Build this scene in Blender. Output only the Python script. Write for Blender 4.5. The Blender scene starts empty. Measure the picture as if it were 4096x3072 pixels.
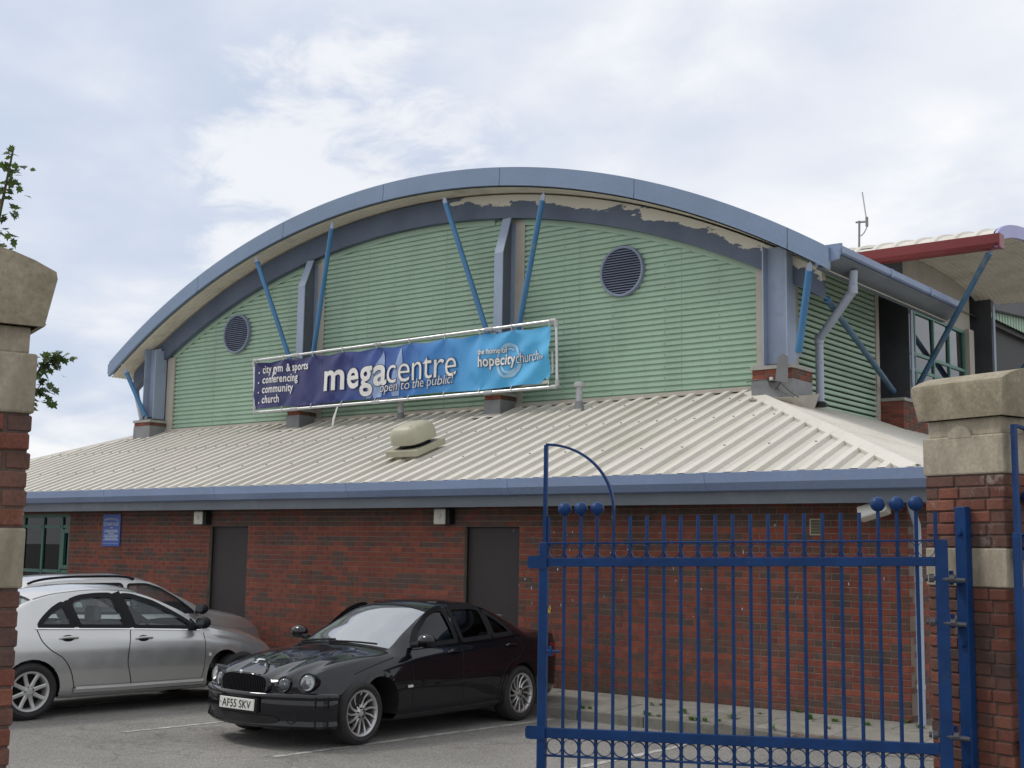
import bpy, bmesh, math, random
import numpy as np
from mathutils import Vector, Matrix, noise as mnoise

random.seed(7)
scene = bpy.context.scene
COL = scene.collection
rad = math.radians

# ------------------------------------------------------------------ camera
CAM_POS = Vector((5.2168, -13.718, 1.7837))
YAW, PITCH, ROLL = 0.6660, 0.1302, 0.0158
cam_data = bpy.data.cameras.new('camera')
cam_data.sensor_width = 36.0
cam_data.lens = 1267.04 / 1024 * 36.0
cam_data.clip_start = 0.05
cam_data.clip_end = 3000
cam = bpy.data.objects.new('camera', cam_data)
COL.objects.link(cam)
_f = Vector((-math.sin(YAW) * math.cos(PITCH), math.cos(YAW) * math.cos(PITCH), math.sin(PITCH)))
_r = Vector((math.cos(YAW), math.sin(YAW), 0))
_u = _r.cross(_f)
_r2 = _r * math.cos(ROLL) + _u * math.sin(ROLL)
_u2 = -_r * math.sin(ROLL) + _u * math.cos(ROLL)
_m = Matrix((_r2, _u2, -_f)).transposed().to_4x4()
_m.translation = CAM_POS
cam.matrix_world = _m
scene.camera = cam

# ------------------------------------------------------------------ world
SUN_AZ = rad(-112)      # from +Y towards +X
SUN_EL = rad(52)
world = bpy.data.worlds.new('World')
scene.world = world
world.use_nodes = True
wt = world.node_tree
wt.nodes.clear()
def wn(t, **kw):
    n = wt.nodes.new(t)
    for k, v in kw.items():
        setattr(n, k, v)
    return n
wl = wt.links.new
out = wn('ShaderNodeOutputWorld')
sky = wn('ShaderNodeTexSky', sky_type='NISHITA', sun_disc=False)
sky.sun_elevation = SUN_EL
sky.sun_rotation = SUN_AZ
sky.dust_density = 2.0
bg_sky = wn('ShaderNodeBackground')
bg_sky.inputs['Strength'].default_value = 0.13
wl(sky.outputs[0], bg_sky.inputs['Color'])
tc = wn('ShaderNodeTexCoord')
sep = wn('ShaderNodeSeparateXYZ')
wl(tc.outputs['Generated'], sep.inputs[0])
def wm(op, a, b=None, c=None, clamp=False):
    n = wn('ShaderNodeMath', operation=op, use_clamp=clamp)
    for i, v in enumerate((a, b, c)):
        if v is None:
            continue
        if isinstance(v, (int, float)):
            n.inputs[i].default_value = v
        else:
            wl(v, n.inputs[i])
    return n.outputs[0]
zc = wm('ADD', wm('MAXIMUM', sep.outputs['Z'], 0.0), 0.22)
px = wm('DIVIDE', sep.outputs['X'], zc)
py = wm('DIVIDE', sep.outputs['Y'], zc)
comb = wn('ShaderNodeCombineXYZ')
wl(px, comb.inputs[0]); wl(py, comb.inputs[1])
def wnoise(scale, detail, rough, off, dist=0.0):
    mp = wn('ShaderNodeMapping')
    mp.inputs['Location'].default_value = off
    wl(comb.outputs[0], mp.inputs[0])
    n = wn('ShaderNodeTexNoise')
    n.inputs['Scale'].default_value = scale
    n.inputs['Detail'].default_value = detail
    n.inputs['Roughness'].default_value = rough
    n.inputs['Distortion'].default_value = dist
    wl(mp.outputs[0], n.inputs['Vector'])
    return n.outputs['Fac']
def wramp(fac, stops):
    n = wn('ShaderNodeValToRGB')
    el = n.color_ramp.elements
    while len(el) < len(stops):
        el.new(0.5)
    for e, (p, c) in zip(el, stops):
        e.position = p
        e.color = c if len(c) == 4 else (*c, 1)
    n.color_ramp.interpolation = 'EASE'
    wl(fac, n.inputs[0])
    return n.outputs[0]
big = wnoise(0.95, 4, 0.5, (3.3, 1.2, 0))          # broad cover
puffs = wnoise(2.6, 9, 0.56, (8.1, 4.4, 0), 0.25)   # billows
thin = wnoise(6.0, 7, 0.6, (1.7, 9.2, 0), 0.4)
# the cloud deck is thinner (bluer) towards the low western side and brightest near the hidden sun
dx, dy, dz = -0.81, 0.52, 0.24
west = wm('ADD', wm('ADD', wm('MULTIPLY', sep.outputs['X'], dx), wm('MULTIPLY', sep.outputs['Y'], dy)), wm('MULTIPLY', sep.outputs['Z'], dz))
westm = wm('MULTIPLY', wm('SUBTRACT', west, 0.90), 10.0, clamp=True)
cover = wm('SUBTRACT', wm('ADD', wm('MULTIPLY', big, 0.9), wm('MULTIPLY', puffs, 0.35)), wm('MULTIPLY', westm, 0.30))
veil = wramp(cover, [(0.30, (0, 0, 0)), (0.62, (1, 1, 1))])
bill = wramp(wm('ADD', wm('MULTIPLY', puffs, 0.75), wm('MULTIPLY', thin, 0.25)), [(0.40, (0, 0, 0)), (0.66, (1, 1, 1))])
mixc = wn('ShaderNodeMix', data_type='RGBA')
wl(bill, mixc.inputs[0])
mixc.inputs[6].default_value = (0.86, 0.88, 0.935, 1)      # shaded cloud
mixc.inputs[7].default_value = (1.0, 0.995, 0.995, 1)      # bright cloud
# a bank of cumulus low in the west, with ragged edges
cd = wm('ADD', wm('ADD', wm('MULTIPLY', sep.outputs['X'], -0.696), wm('MULTIPLY', sep.outputs['Y'], 0.658)), wm('MULTIPLY', sep.outputs['Z'], 0.286))
cm = wm('MULTIPLY', wm('SUBTRACT', cd, 0.986), 72.0, clamp=True)
cum = wramp(wm('ADD', wm('MULTIPLY', cm, 0.30), wm('MULTIPLY', thin, 0.70)), [(0.47, (0, 0, 0)), (0.64, (1, 1, 1))])
low = wm('MULTIPLY', wm('SUBTRACT', 0.16, sep.outputs['Z']), 9.0, clamp=True)
lowb = wramp(wm('ADD', wm('MULTIPLY', low, 0.22), wm('MULTIPLY', puffs, 0.62)), [(0.36, (0, 0, 0)), (0.56, (1, 1, 1))])
mixv = wn('ShaderNodeMix', data_type='RGBA')
wl(veil, mixv.inputs[0])
mixv.inputs[6].default_value = (0.575, 0.65, 0.795, 1)      # thin haze over blue
wl(mixc.outputs[2], mixv.inputs[7])
mixw = wn('ShaderNodeMix', data_type='RGBA')
wl(wm('MULTIPLY', wm('MAXIMUM', wm('MULTIPLY', cum, wm('MULTIPLY', cm, 2.0, clamp=True)), wm('MULTIPLY', lowb, low)), 0.7), mixw.inputs[0])
wl(mixv.outputs[2], mixw.inputs[6])
mixw.inputs[7].default_value = (0.99, 0.985, 0.98, 1)
bg_cloud = wn('ShaderNodeBackground')
bg_cloud.inputs['Strength'].default_value = 1.05
wl(mixw.outputs[2], bg_cloud.inputs['Color'])
mixs = wn('ShaderNodeMixShader')
mixs.inputs[0].default_value = 0.93
wl(bg_sky.outputs[0], mixs.inputs[1])
wl(bg_cloud.outputs[0], mixs.inputs[2])
wl(mixs.outputs[0], out.inputs['Surface'])

# ------------------------------------------------------------------ sun
sun_data = bpy.data.lights.new('sun', 'SUN')
sun_data.energy = 1.5
sun_data.angle = rad(12)
sun_data.color = (1.0, 0.96, 0.9)
sun = bpy.data.objects.new('sun', sun_data)
COL.objects.link(sun)
sdir = Vector((math.sin(SUN_AZ) * math.cos(SUN_EL), math.cos(SUN_AZ) * math.cos(SUN_EL), math.sin(SUN_EL)))
sun.rotation_euler = sdir.to_track_quat('Z', 'Y').to_euler()
sun.location = (-40, -20, 60)

# ------------------------------------------------------------------ exposure
scene.view_settings.view_transform = 'Standard'
scene.view_settings.look = 'None'
scene.view_settings.exposure = 0.0
scene.view_settings.gamma = 1.0
scene.view_settings.use_curve_mapping = False
scene.render.engine = 'CYCLES'
scene.cycles.use_denoising = True
scene.cycles.max_bounces = 6
scene.cycles.diffuse_bounces = 3
scene.cycles.glossy_bounces = 4
scene.cycles.use_adaptive_sampling = True
scene.cycles.adaptive_threshold = 0.015
scene.cycles.transparent_max_bounces = 12

# ------------------------------------------------------------------ materials
def new_mat(name):
    m = bpy.data.materials.new(name)
    m.use_nodes = True
    nt = m.node_tree
    b = nt.nodes['Principled BSDF']
    return m, nt, b
def nd(nt, t, **kw):
    n = nt.nodes.new(t)
    for k, v in kw.items():
        setattr(n, k, v)
    return n
def pos_noise(nt, scale, detail=4, rough=0.55, stretch=(1, 1, 1), obj=False):
    if obj:
        g = nd(nt, 'ShaderNodeTexCoord').outputs['Object']
    else:
        g = nd(nt, 'ShaderNodeNewGeometry').outputs['Position']
    mp = nd(nt, 'ShaderNodeMapping')
    mp.inputs['Scale'].default_value = stretch
    nt.links.new(g, mp.inputs[0])
    n = nd(nt, 'ShaderNodeTexNoise')
    n.inputs['Scale'].default_value = scale
    n.inputs['Detail'].default_value = detail
    n.inputs['Roughness'].default_value = rough
    nt.links.new(mp.outputs[0], n.inputs['Vector'])
    return n.outputs['Fac']
def ramp(nt, fac, stops):
    n = nd(nt, 'ShaderNodeValToRGB')
    el = n.color_ramp.elements
    while len(el) < len(stops):
        el.new(0.5)
    for e, (p, c) in zip(el, stops):
        e.position = p
        e.color = c if len(c) == 4 else (*c, 1)
    nt.links.new(fac, n.inputs[0])
    return n.outputs[0]
def mixrgb(nt, fac, a, b, mode='MIX'):
    n = nd(nt, 'ShaderNodeMix', data_type='RGBA', blend_type=mode)
    for idx, v in ((0, fac), (6, a), (7, b)):
        if isinstance(v, (int, float)):
            n.inputs[idx].default_value = v
        elif isinstance(v, tuple):
            n.inputs[idx].default_value = (*v, 1) if len(v) == 3 else v
        else:
            nt.links.new(v, n.inputs[idx])
    return n.outputs[2]
def mat(name, col, rough=0.6, metal=0.0, var=0.12, vscale=3.0, stretch=(1, 1, 1), fine=None, bump=None, coat=0.0,
        coat_rough=0.05, dirt=None, spec=0.5, objrand=0.0, aniso=None):
    """plain surface with mottling; dirt=(colour, scale, threshold, amount, stretch)"""
    m, nt, b = new_mat(name)
    c = col
    f = pos_noise(nt, vscale, 5, 0.6, stretch)
    lo = tuple(max(0, x * (1 - var)) for x in col)
    hi = tuple(min(1, x * (1 + var)) for x in col)
    c = ramp(nt, f, [(0.3, lo), (0.7, hi)])
    if fine:
        ff = pos_noise(nt, fine[0], 3, 0.6)
        r = ramp(nt, ff, [(0.3, (1 - fine[1],) * 3), (0.7, (1 + fine[1],) * 3)])
        c = mixrgb(nt, 1.0, c, r, 'MULTIPLY')
    if dirt:
        dc, ds, dt, da, dstr = dirt
        df = pos_noise(nt, ds, 6, 0.65, dstr)
        dm = ramp(nt, df, [(dt - 0.06, (0, 0, 0)), (dt + 0.12, (da, da, da))])
        c = mixrgb(nt, dm, c, dc)
    if objrand:
        oi = nd(nt, 'ShaderNodeObjectInfo')
        r = ramp(nt, oi.outputs['Random'], [(0, (1 - objrand,) * 3), (1, (1 + objrand,) * 3)])
        c = mixrgb(nt, 1.0, c, r, 'MULTIPLY')
    nt.links.new(c, b.inputs['Base Color'])
    b.inputs['Roughness'].default_value = rough
    b.inputs['Metallic'].default_value = metal
    b.inputs['Specular IOR Level'].default_value = spec
    if coat:
        b.inputs['Coat Weight'].default_value = coat
        b.inputs['Coat Roughness'].default_value = coat_rough
    if bump:
        bf = pos_noise(nt, bump[0], 4, 0.6)
        bn = nd(nt, 'ShaderNodeBump')
        bn.inputs['Strength'].default_value = bump[1]
        bn.inputs['Distance'].default_value = bump[2] if len(bump) > 2 else 0.01
        nt.links.new(bf, bn.inputs['Height'])
        nt.links.new(bn.outputs[0], b.inputs['Normal'])
    return m
M = {}
def asphalt_mat():
    m, nt, b = new_mat('asphalt')
    c = ramp(nt, pos_noise(nt, 0.55, 6, 0.6), [(0.3, (0.155, 0.150, 0.140)), (0.7, (0.225, 0.217, 0.203))])
    agg = pos_noise(nt, 58, 2, 0.75)
    c = mixrgb(nt, 1.0, c, ramp(nt, agg, [(0.30, (0.50, 0.50, 0.50)), (0.5, (0.98, 0.98, 0.98)), (0.70, (1.65, 1.62, 1.56))]), 'MULTIPLY')
    c = mixrgb(nt, ramp(nt, pos_noise(nt, 1.7, 5, 0.7), [(0.60, (0, 0, 0)), (0.72, (0.55, 0.55, 0.55))]), c, (0.095, 0.092, 0.088))
    vo = nd(nt, 'ShaderNodeTexVoronoi', feature='DISTANCE_TO_EDGE'); vo.inputs['Scale'].default_value = 0.33
    g = nd(nt, 'ShaderNodeNewGeometry'); ad = nd(nt, 'ShaderNodeVectorMath', operation='ADD'); nz = nd(nt, 'ShaderNodeTexNoise'); nz.inputs['Scale'].default_value = 1.6; nz.inputs['Detail'].default_value = 4
    nt.links.new(g.outputs['Position'], ad.inputs[0]); nt.links.new(nz.outputs['Color'], ad.inputs[1]); nt.links.new(g.outputs['Position'], nz.inputs['Vector']); nt.links.new(ad.outputs[0], vo.inputs['Vector'])
    ck = ramp(nt, vo.outputs['Distance'], [(0.0, (0.5, 0.5, 0.5)), (0.006, (0, 0, 0))])
    c = mixrgb(nt, ck, c, (0.06, 0.058, 0.055))
    nt.links.new(c, b.inputs['Base Color']); b.inputs['Roughness'].default_value = 0.93
    bn = nd(nt, 'ShaderNodeBump'); bn.inputs['Strength'].default_value = 0.6; bn.inputs['Distance'].default_value = 0.008
    nt.links.new(agg, bn.inputs['Height']); nt.links.new(bn.outputs[0], b.inputs['Normal'])
    return m
M['asphalt'] = asphalt_mat()
M['paving'] = mat('paving', (0.215, 0.205, 0.18), 0.9, var=0.15, vscale=2.2, fine=(70, 0.22), bump=(90, 0.4, 0.004), objrand=0.10,
                  dirt=((0.13, 0.125, 0.10), 3.0, 0.58, 0.7, (1, 1, 1)))
M['kerb'] = mat('kerb', (0.20, 0.19, 0.165), 0.9, var=0.18, vscale=4, fine=(80, 0.2), bump=(80, 0.4, 0.004), objrand=0.10,
                dirt=((0.09, 0.085, 0.07), 4.0, 0.55, 0.7, (1, 1, 1)))
M['line_paint'] = mat('line_paint', (0.42, 0.41, 0.38), 0.8, var=0.15, vscale=6, fine=(60, 0.2),
                      dirt=((0.17, 0.165, 0.155), 9.0, 0.52, 0.9, (1, 1, 1)))
M['mortar'] = mat('mortar', (0.19, 0.15, 0.122), 0.95, var=0.2, vscale=5, fine=(60, 0.2))
M['pier_mortar'] = mat('pier_mortar', (0.10, 0.07, 0.058), 0.95, var=0.25, vscale=6, fine=(60, 0.2))
def brick_mat(name, col, white=0.0, objr=0.10):
    m, nt, b = new_mat(name)
    f = pos_noise(nt, 9, 5, 0.6)
    c = ramp(nt, f, [(0.3, tuple(x * 0.78 for x in col)), (0.7, tuple(x * 1.2 for x in col))])
    ff = pos_noise(nt, 70, 3, 0.6)
    c = mixrgb(nt, 1.0, c, ramp(nt, ff, [(0.3, (0.82,) * 3), (0.7, (1.18,) * 3)]), 'MULTIPLY')
    st = pos_noise(nt, 0.9, 6, 0.62, (1.5, 1.5, 0.45))
    c = mixrgb(nt, 1.0, c, ramp(nt, st, [(0.32, (0.70, 0.69, 0.68)), (0.5, (1.0, 1.0, 1.0)), (0.7, (1.14, 1.12, 1.10))]), 'MULTIPLY')
    oi = nd(nt, 'ShaderNodeObjectInfo')
    c = mixrgb(nt, 1.0, c, ramp(nt, oi.outputs['Random'], [(0, (1 - objr, 1 - objr, 1 - objr)), (1, (1 + objr, 1 + objr * 0.8, 1 + objr * 0.7))]), 'MULTIPLY')
    if white:
        wf = pos_noise(nt, 3.1, 7, 0.72, (1, 1, 1))
        mk = ramp(nt, wf, [(0.60, (0, 0, 0)), (0.72, (white, white, white))])
        c = mixrgb(nt, mk, c, (0.42, 0.38, 0.34))
    nt.links.new(c, b.inputs['Base Color'])
    b.inputs['Roughness'].default_value = 0.9
    bn = nd(nt, 'ShaderNodeBump')
    bn.inputs['Strength'].default_value = 0.5
    bn.inputs['Distance'].default_value = 0.006
    nt.links.new(pos_noise(nt, 50, 4, 0.6), bn.inputs['Height'])
    nt.links.new(bn.outputs[0], b.inputs['Normal'])
    return m
WB = [brick_mat('wall_brick_red', (0.20, 0.058, 0.038), 0.12), brick_mat('wall_brick_orange', (0.235, 0.068, 0.041), 0.10),
      brick_mat('wall_brick_brown', (0.130, 0.062, 0.045), 0.12), brick_mat('wall_brick_grey', (0.098, 0.062, 0.050), 0.12),
      brick_mat('wall_brick_plum', (0.16, 0.053, 0.040), 0.12)]
PB = [brick_mat('pier_brick_red', (0.165, 0.058, 0.039), 0.7), brick_mat('pier_brick_brown', (0.128, 0.063, 0.047), 0.75),
      brick_mat('pier_brick_dark', (0.09, 0.051, 0.042), 0.5), brick_mat('pier_brick_orange', (0.18, 0.070, 0.045), 0.7)]
M['stone'] = mat('stone', (0.37, 0.325, 0.25), 0.9, var=0.16, vscale=3, fine=(45, 0.14), bump=(40, 0.35, 0.006),
                 dirt=((0.185, 0.155, 0.11), 3.0, 0.50, 0.8, (1.2, 1.2, 0.4)))
M['cap_stone'] = mat('cap_stone', (0.30, 0.262, 0.19), 0.92, var=0.2, vscale=4, fine=(40, 0.18), bump=(35, 0.5, 0.008),
                     dirt=((0.19, 0.165, 0.11), 3.6, 0.52, 0.8, (1, 1, 0.7)))
M['cladding'] = mat('cladding', (0.345, 0.485, 0.365), 0.55, var=0.06, vscale=0.8, dirt=((0.25, 0.34, 0.26), 1.2, 0.54, 0.35, (1.6, 1.6, 0.4)), fine=(30, 0.05))
M['clad_trim'] = mat('clad_trim', (0.33, 0.47, 0.35), 0.5, var=0.06, vscale=1.2)
M['fascia_blue'] = mat('fascia_blue', (0.182, 0.252, 0.372), 0.42, var=0.08, vscale=0.9, fine=(20, 0.04), dirt=((0.20, 0.22, 0.27), 2.2, 0.62, 0.35, (1, 1, 1.6)))
M['column_blue'] = mat('column_blue', (0.275, 0.335, 0.44), 0.5, var=0.08, vscale=1.5, dirt=((0.16, 0.18, 0.2), 3.2, 0.62, 0.4, (1, 1, 0.7)))
M['strut_blue'] = mat('strut_blue', (0.05, 0.175, 0.345), 0.4, var=0.12, vscale=3, dirt=((0.32, 0.31, 0.27), 4.5, 0.70, 0.6, (1, 1, 0.5)))
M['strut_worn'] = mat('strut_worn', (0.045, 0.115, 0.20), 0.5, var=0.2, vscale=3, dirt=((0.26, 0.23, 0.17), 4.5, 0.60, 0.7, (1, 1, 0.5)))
M['dark_column'] = mat('dark_column', (0.06, 0.065, 0.075), 0.6, var=0.2, vscale=2.5, dirt=((0.26, 0.22, 0.16), 3.5, 0.70, 0.7, (1, 1, 0.6)))
M['flashing'] = mat('flashing', (0.44, 0.405, 0.35), 0.6, var=0.07, vscale=1.6, dirt=((0.26, 0.24, 0.20), 2.0, 0.58, 0.4, (1, 1, 0.5)))
M['soffit'] = mat('soffit', (0.62, 0.58, 0.48), 0.7, var=0.08, vscale=1.5, dirt=((0.30, 0.28, 0.22), 2.0, 0.58, 0.45, (1, 1, 1)))
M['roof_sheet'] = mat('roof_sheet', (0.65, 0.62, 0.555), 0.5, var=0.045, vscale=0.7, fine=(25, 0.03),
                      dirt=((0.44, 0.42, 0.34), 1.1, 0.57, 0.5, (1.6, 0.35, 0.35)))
M['roof_pan'] = mat('roof_pan', (0.55, 0.525, 0.465), 0.5, var=0.06, vscale=0.7, fine=(25, 0.04), dirt=((0.40, 0.38, 0.30), 1.1, 0.57, 0.5, (1.6, 0.35, 0.35)))  # darker sheet for pans and rib sides: dirt plus rib shading in the colour
M['gutter_blue'] = mat('gutter_blue', (0.205, 0.272, 0.42), 0.4, var=0.07, vscale=1.4, fine=(20, 0.05), dirt=((0.30, 0.25, 0.2), 1.8, 0.66, 0.35, (0.8, 1, 2)))
M['fascia_grey'] = mat('fascia_grey', (0.115, 0.135, 0.16), 0.5, var=0.12, vscale=1.2, dirt=((0.26, 0.27, 0.27), 2.6, 0.62, 0.35, (1, 1, 1)))
M['dark_soffit'] = mat('dark_soffit', (0.16, 0.17, 0.18), 0.8, var=0.1)
M['door_brown'] = mat('door_brown', (0.040, 0.033, 0.034), 0.55, var=0.10, vscale=1.5, fine=(25, 0.05), spec=0.3)
M['reveal'] = mat('reveal', (0.15, 0.07, 0.05), 0.9, var=0.2, vscale=8)
M['green_frame'] = mat('green_frame', (0.03, 0.11, 0.085), 0.45, var=0.08)
M['green_frame_light'] = mat('green_frame_light', (0.10, 0.24, 0.19), 0.45, var=0.08)
M['louvre'] = mat('louvre', (0.20, 0.235, 0.32), 0.5, var=0.1)
M['black'] = mat('black', (0.012, 0.012, 0.013), 0.6, var=0.1)
M['galv'] = mat('galv', (0.56, 0.57, 0.58), 0.34, metal=0.75, var=0.12, vscale=8)
M['pvc_grey'] = mat('pvc_grey', (0.42, 0.43, 0.44), 0.5, var=0.08, vscale=3, dirt=((0.2, 0.2, 0.19), 4, 0.62, 0.4, (1, 1, 0.5)))
M['pvc_blue'] = mat('pvc_blue', (0.35, 0.40, 0.48), 0.45, var=0.07, vscale=3, dirt=((0.22, 0.22, 0.22), 4, 0.64, 0.4, (1, 1, 0.5)))
M['vent_cream'] = mat('vent_cream', (0.40, 0.385, 0.285), 0.5, var=0.07, vscale=3, dirt=((0.25, 0.24, 0.16), 3, 0.60, 0.4, (1, 1, 1)))
M['lead'] = mat('lead', (0.20, 0.205, 0.21), 0.6, var=0.15, vscale=5)
M['pale_cap'] = mat('pale_cap', (0.33, 0.32, 0.29), 0.85, var=0.14, vscale=5)
M['white_metal'] = mat('white_metal', (0.62, 0.61, 0.57), 0.5, var=0.08, vscale=5)
M['lamp_lens'] = mat('lamp_lens', (0.55, 0.54, 0.46), 0.25, var=0.1, vscale=9)
M['grille_yellow'] = mat('grille_yellow', (0.36, 0.33, 0.22), 0.6, var=0.1, vscale=9)
M['maroon'] = mat('maroon', (0.20, 0.028, 0.032), 0.4, var=0.1, vscale=2)
M['lilac'] = mat('lilac', (0.36, 0.36, 0.62), 0.45, var=0.06, vscale=2)
M['gate_blue'] = mat('gate_blue', (0.007, 0.039, 0.138), 0.42, var=0.2, vscale=6, spec=0.22,
                     dirt=((0.025, 0.055, 0.13), 9, 0.62, 0.5, (1, 1, 1)))
M['plaque_blue'] = mat('plaque_blue', (0.02, 0.075, 0.34), 0.4, var=0.05)
M['plaque_white'] = mat('plaque_white', (0.5, 0.55, 0.62), 0.5, var=0.05)
M['cable'] = mat('cable', (0.02, 0.02, 0.022), 0.5, var=0.05)
M['plate_white'] = mat('plate_white', (0.62, 0.62, 0.58), 0.4, var=0.03)
M['ink'] = mat('ink', (0.012, 0.012, 0.014), 0.5, var=0.02)
M['brass'] = mat('brass', (0.60, 0.42, 0.08), 0.35, metal=0.8, var=0.1)

def peel_mat():
    m, nt, b = new_mat('peeling_paint')
    g = nd(nt, 'ShaderNodeNewGeometry')
    sp = nd(nt, 'ShaderNodeSeparateXYZ')
    nt.links.new(g.outputs['Position'], sp.inputs[0])
    f1 = pos_noise(nt, 1.0, 8, 0.66, (1.6, 1, 5.0))
    # old paint has come away in sheets on the eastern half of the beam
    n1 = nd(nt, 'ShaderNodeMapRange'); n1.inputs[1].default_value = -10.4; n1.inputs[2].default_value = -9.0
    n1.inputs[3].default_value = -0.30; n1.inputs[4].default_value = 0.045
    nt.links.new(sp.outputs['X'], n1.inputs[0])
    a = nd(nt, 'ShaderNodeMath', operation='ADD')
    nt.links.new(f1, a.inputs[0]); nt.links.new(n1.outputs[0], a.inputs[1])
    at = nd(nt, 'ShaderNodeAttribute', attribute_name='across')
    w = nd(nt, 'ShaderNodeMapRange'); w.inputs[1].default_value = 0.22; w.inputs[2].default_value = 0.80
    w.inputs[3].default_value = -0.30; w.inputs[4].default_value = 0.13
    nt.links.new(at.outputs['Fac'], w.inputs[0])
    a2 = nd(nt, 'ShaderNodeMath', operation='ADD')
    nt.links.new(a.outputs[0], a2.inputs[0]); nt.links.new(w.outputs[0], a2.inputs[1])
    mk = ramp(nt, a2.outputs[0], [(0.555, (0, 0, 0)), (0.565, (1, 1, 1))])
    bn2 = ramp(nt, pos_noise(nt, 1.5, 4), [(0.3, (0.075, 0.10, 0.15)), (0.7, (0.105, 0.135, 0.19))])
    c = mixrgb(nt, mk, bn2, (0.60, 0.57, 0.48))
    nt.links.new(c, b.inputs['Base Color'])
    b.inputs['Roughness'].default_value = 0.6
    return m
M['peel'] = peel_mat()

def glass_mat(name, tint, ior, rough=0.0, film=0.0, film_col=(0.5, 0.55, 0.6)):
    m = bpy.data.materials.new(name)
    m.use_nodes = True
    nt = m.node_tree
    nt.nodes.clear()
    o = nd(nt, 'ShaderNodeOutputMaterial')
    tr = nd(nt, 'ShaderNodeBsdfTransparent'); tr.inputs[0].default_value = (*tint, 1)
    gl = nd(nt, 'ShaderNodeBsdfGlossy'); gl.inputs['Roughness'].default_value = rough
    gl.inputs['Color'].default_value = (0.95, 0.97, 1, 1)
    lw = nd(nt, 'ShaderNodeLayerWeight'); lw.inputs[0].default_value = 0.5
    f0 = ((ior - 1) / (ior + 1)) ** 2
    pw = nd(nt, 'ShaderNodeMath', operation='POWER'); nt.links.new(lw.outputs['Facing'], pw.inputs[0]); pw.inputs[1].default_value = 5.0
    fr = nd(nt, 'ShaderNodeMath', operation='MULTIPLY_ADD'); nt.links.new(pw.outputs[0], fr.inputs[0]); fr.inputs[1].default_value = 1 - f0; fr.inputs[2].default_value = f0
    mx = nd(nt, 'ShaderNodeMixShader')
    nt.links.new(fr.outputs[0], mx.inputs[0]); nt.links.new(tr.outputs[0], mx.inputs[1]); nt.links.new(gl.outputs[0], mx.inputs[2])
    last = mx.outputs[0]
    if film:
        df = nd(nt, 'ShaderNodeBsdfDiffuse'); df.inputs[0].default_value = (*film_col, 1)
        m2 = nd(nt, 'ShaderNodeMixShader'); m2.inputs[0].default_value = film
        nt.links.new(last, m2.inputs[1]); nt.links.new(df.outputs[0], m2.inputs[2])
        last = m2.outputs[0]
    nt.links.new(last, o.inputs['Surface'])
    return m
M['glass_dark'] = glass_mat('glass_dark', (0.10, 0.115, 0.12), 1.5)
M['glass_hall'] = glass_mat('glass_hall', (0.05, 0.06, 0.065), 2.0)
M['glass_car'] = glass_mat('glass_car', (0.80, 0.86, 0.85), 1.52, 0.0, 0.04)
M['glass_screen'] = glass_mat('glass_screen', (0.30, 0.36, 0.38), 4.6, 0.0, 0.08, (0.75, 0.8, 0.85))  # raised reflectance and pale diffuse film stand in for a bright sky reflection
M['glass_tint'] = glass_mat('glass_tint', (0.25, 0.30, 0.30), 1.55)
M['glass_lamp'] = glass_mat('glass_lamp', (0.85, 0.87, 0.88), 1.5, 0.0, 0.10)

def paint_mat(name, col, metal, rough, coat_rough=0.03):
    m, nt, b = new_mat(name)
    f = pos_noise(nt, 3, 3, 0.5)
    c = ramp(nt, f, [(0.3, tuple(x * 0.97 for x in col)), (0.7, tuple(x * 1.03 for x in col))])
    nt.links.new(c, b.inputs['Base Color'])
    b.inputs['Metallic'].default_value = metal
    rr = ramp(nt, pos_noise(nt, 6, 4, 0.6), [(0.3, (rough * 0.9,) * 3), (0.7, (rough * 1.15,) * 3)])
    nt.links.new(rr, b.inputs['Roughness'])
    b.inputs['Coat Weight'].default_value = 1.0
    b.inputs['Coat Roughness'].default_value = coat_rough
    return m
M['paint_black'] = paint_mat('paint_black', (0.0035, 0.004, 0.007), 0.0, 0.4)
M['paint_black'].node_tree.nodes['Principled BSDF'].inputs['Specular IOR Level'].default_value = 0.05
M['paint_silver'] = paint_mat('paint_silver', (0.53, 0.535, 0.53), 0.74, 0.32)
M['paint_pale'] = paint_mat('paint_pale', (0.54, 0.54, 0.53), 0.68, 0.34)
M['chrome'] = mat('chrome', (0.75, 0.76, 0.78), 0.12, metal=1.0, var=0.02)
M['alloy'] = mat('alloy', (0.50, 0.50, 0.50), 0.33, metal=0.85, var=0.08, vscale=9)
M['alloy_pale'] = mat('alloy_pale', (0.52, 0.52, 0.51), 0.42, metal=0.6, var=0.08, vscale=9)
M['tyre'] = mat('tyre', (0.022, 0.022, 0.023), 0.85, var=0.2, vscale=8, fine=(60, 0.2))
M['trim_black'] = mat('trim_black', (0.014, 0.014, 0.016), 0.6, var=0.1, spec=0.15)
M['under'] = mat('under', (0.012, 0.012, 0.012), 0.9, var=0.1)
M['seat'] = mat('seat', (0.12, 0.118, 0.12), 0.9, var=0.15, vscale=7)
M['seat_dark'] = mat('seat_dark', (0.03, 0.03, 0.032), 0.8, var=0.15, vscale=7)
M['amber'] = mat('amber', (0.55, 0.2, 0.03), 0.3, var=0.05)
M['lens_white'] = mat('lens_white', (0.6, 0.6, 0.58), 0.3, var=0.1)
M['leaf'] = mat('leaf', (0.042, 0.072, 0.025), 0.5, var=0.3, vscale=14, objrand=0.35)
M['bark'] = mat('bark', (0.09, 0.065, 0.045), 0.9, var=0.2, vscale=20)
M['weed'] = mat('weed', (0.09, 0.16, 0.03), 0.7, var=0.3, vscale=20)
_nt = M['leaf'].node_tree
_tl = nd(_nt, 'ShaderNodeBsdfTranslucent'); _tl.inputs[0].default_value = (0.10, 0.17, 0.03, 1)
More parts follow.
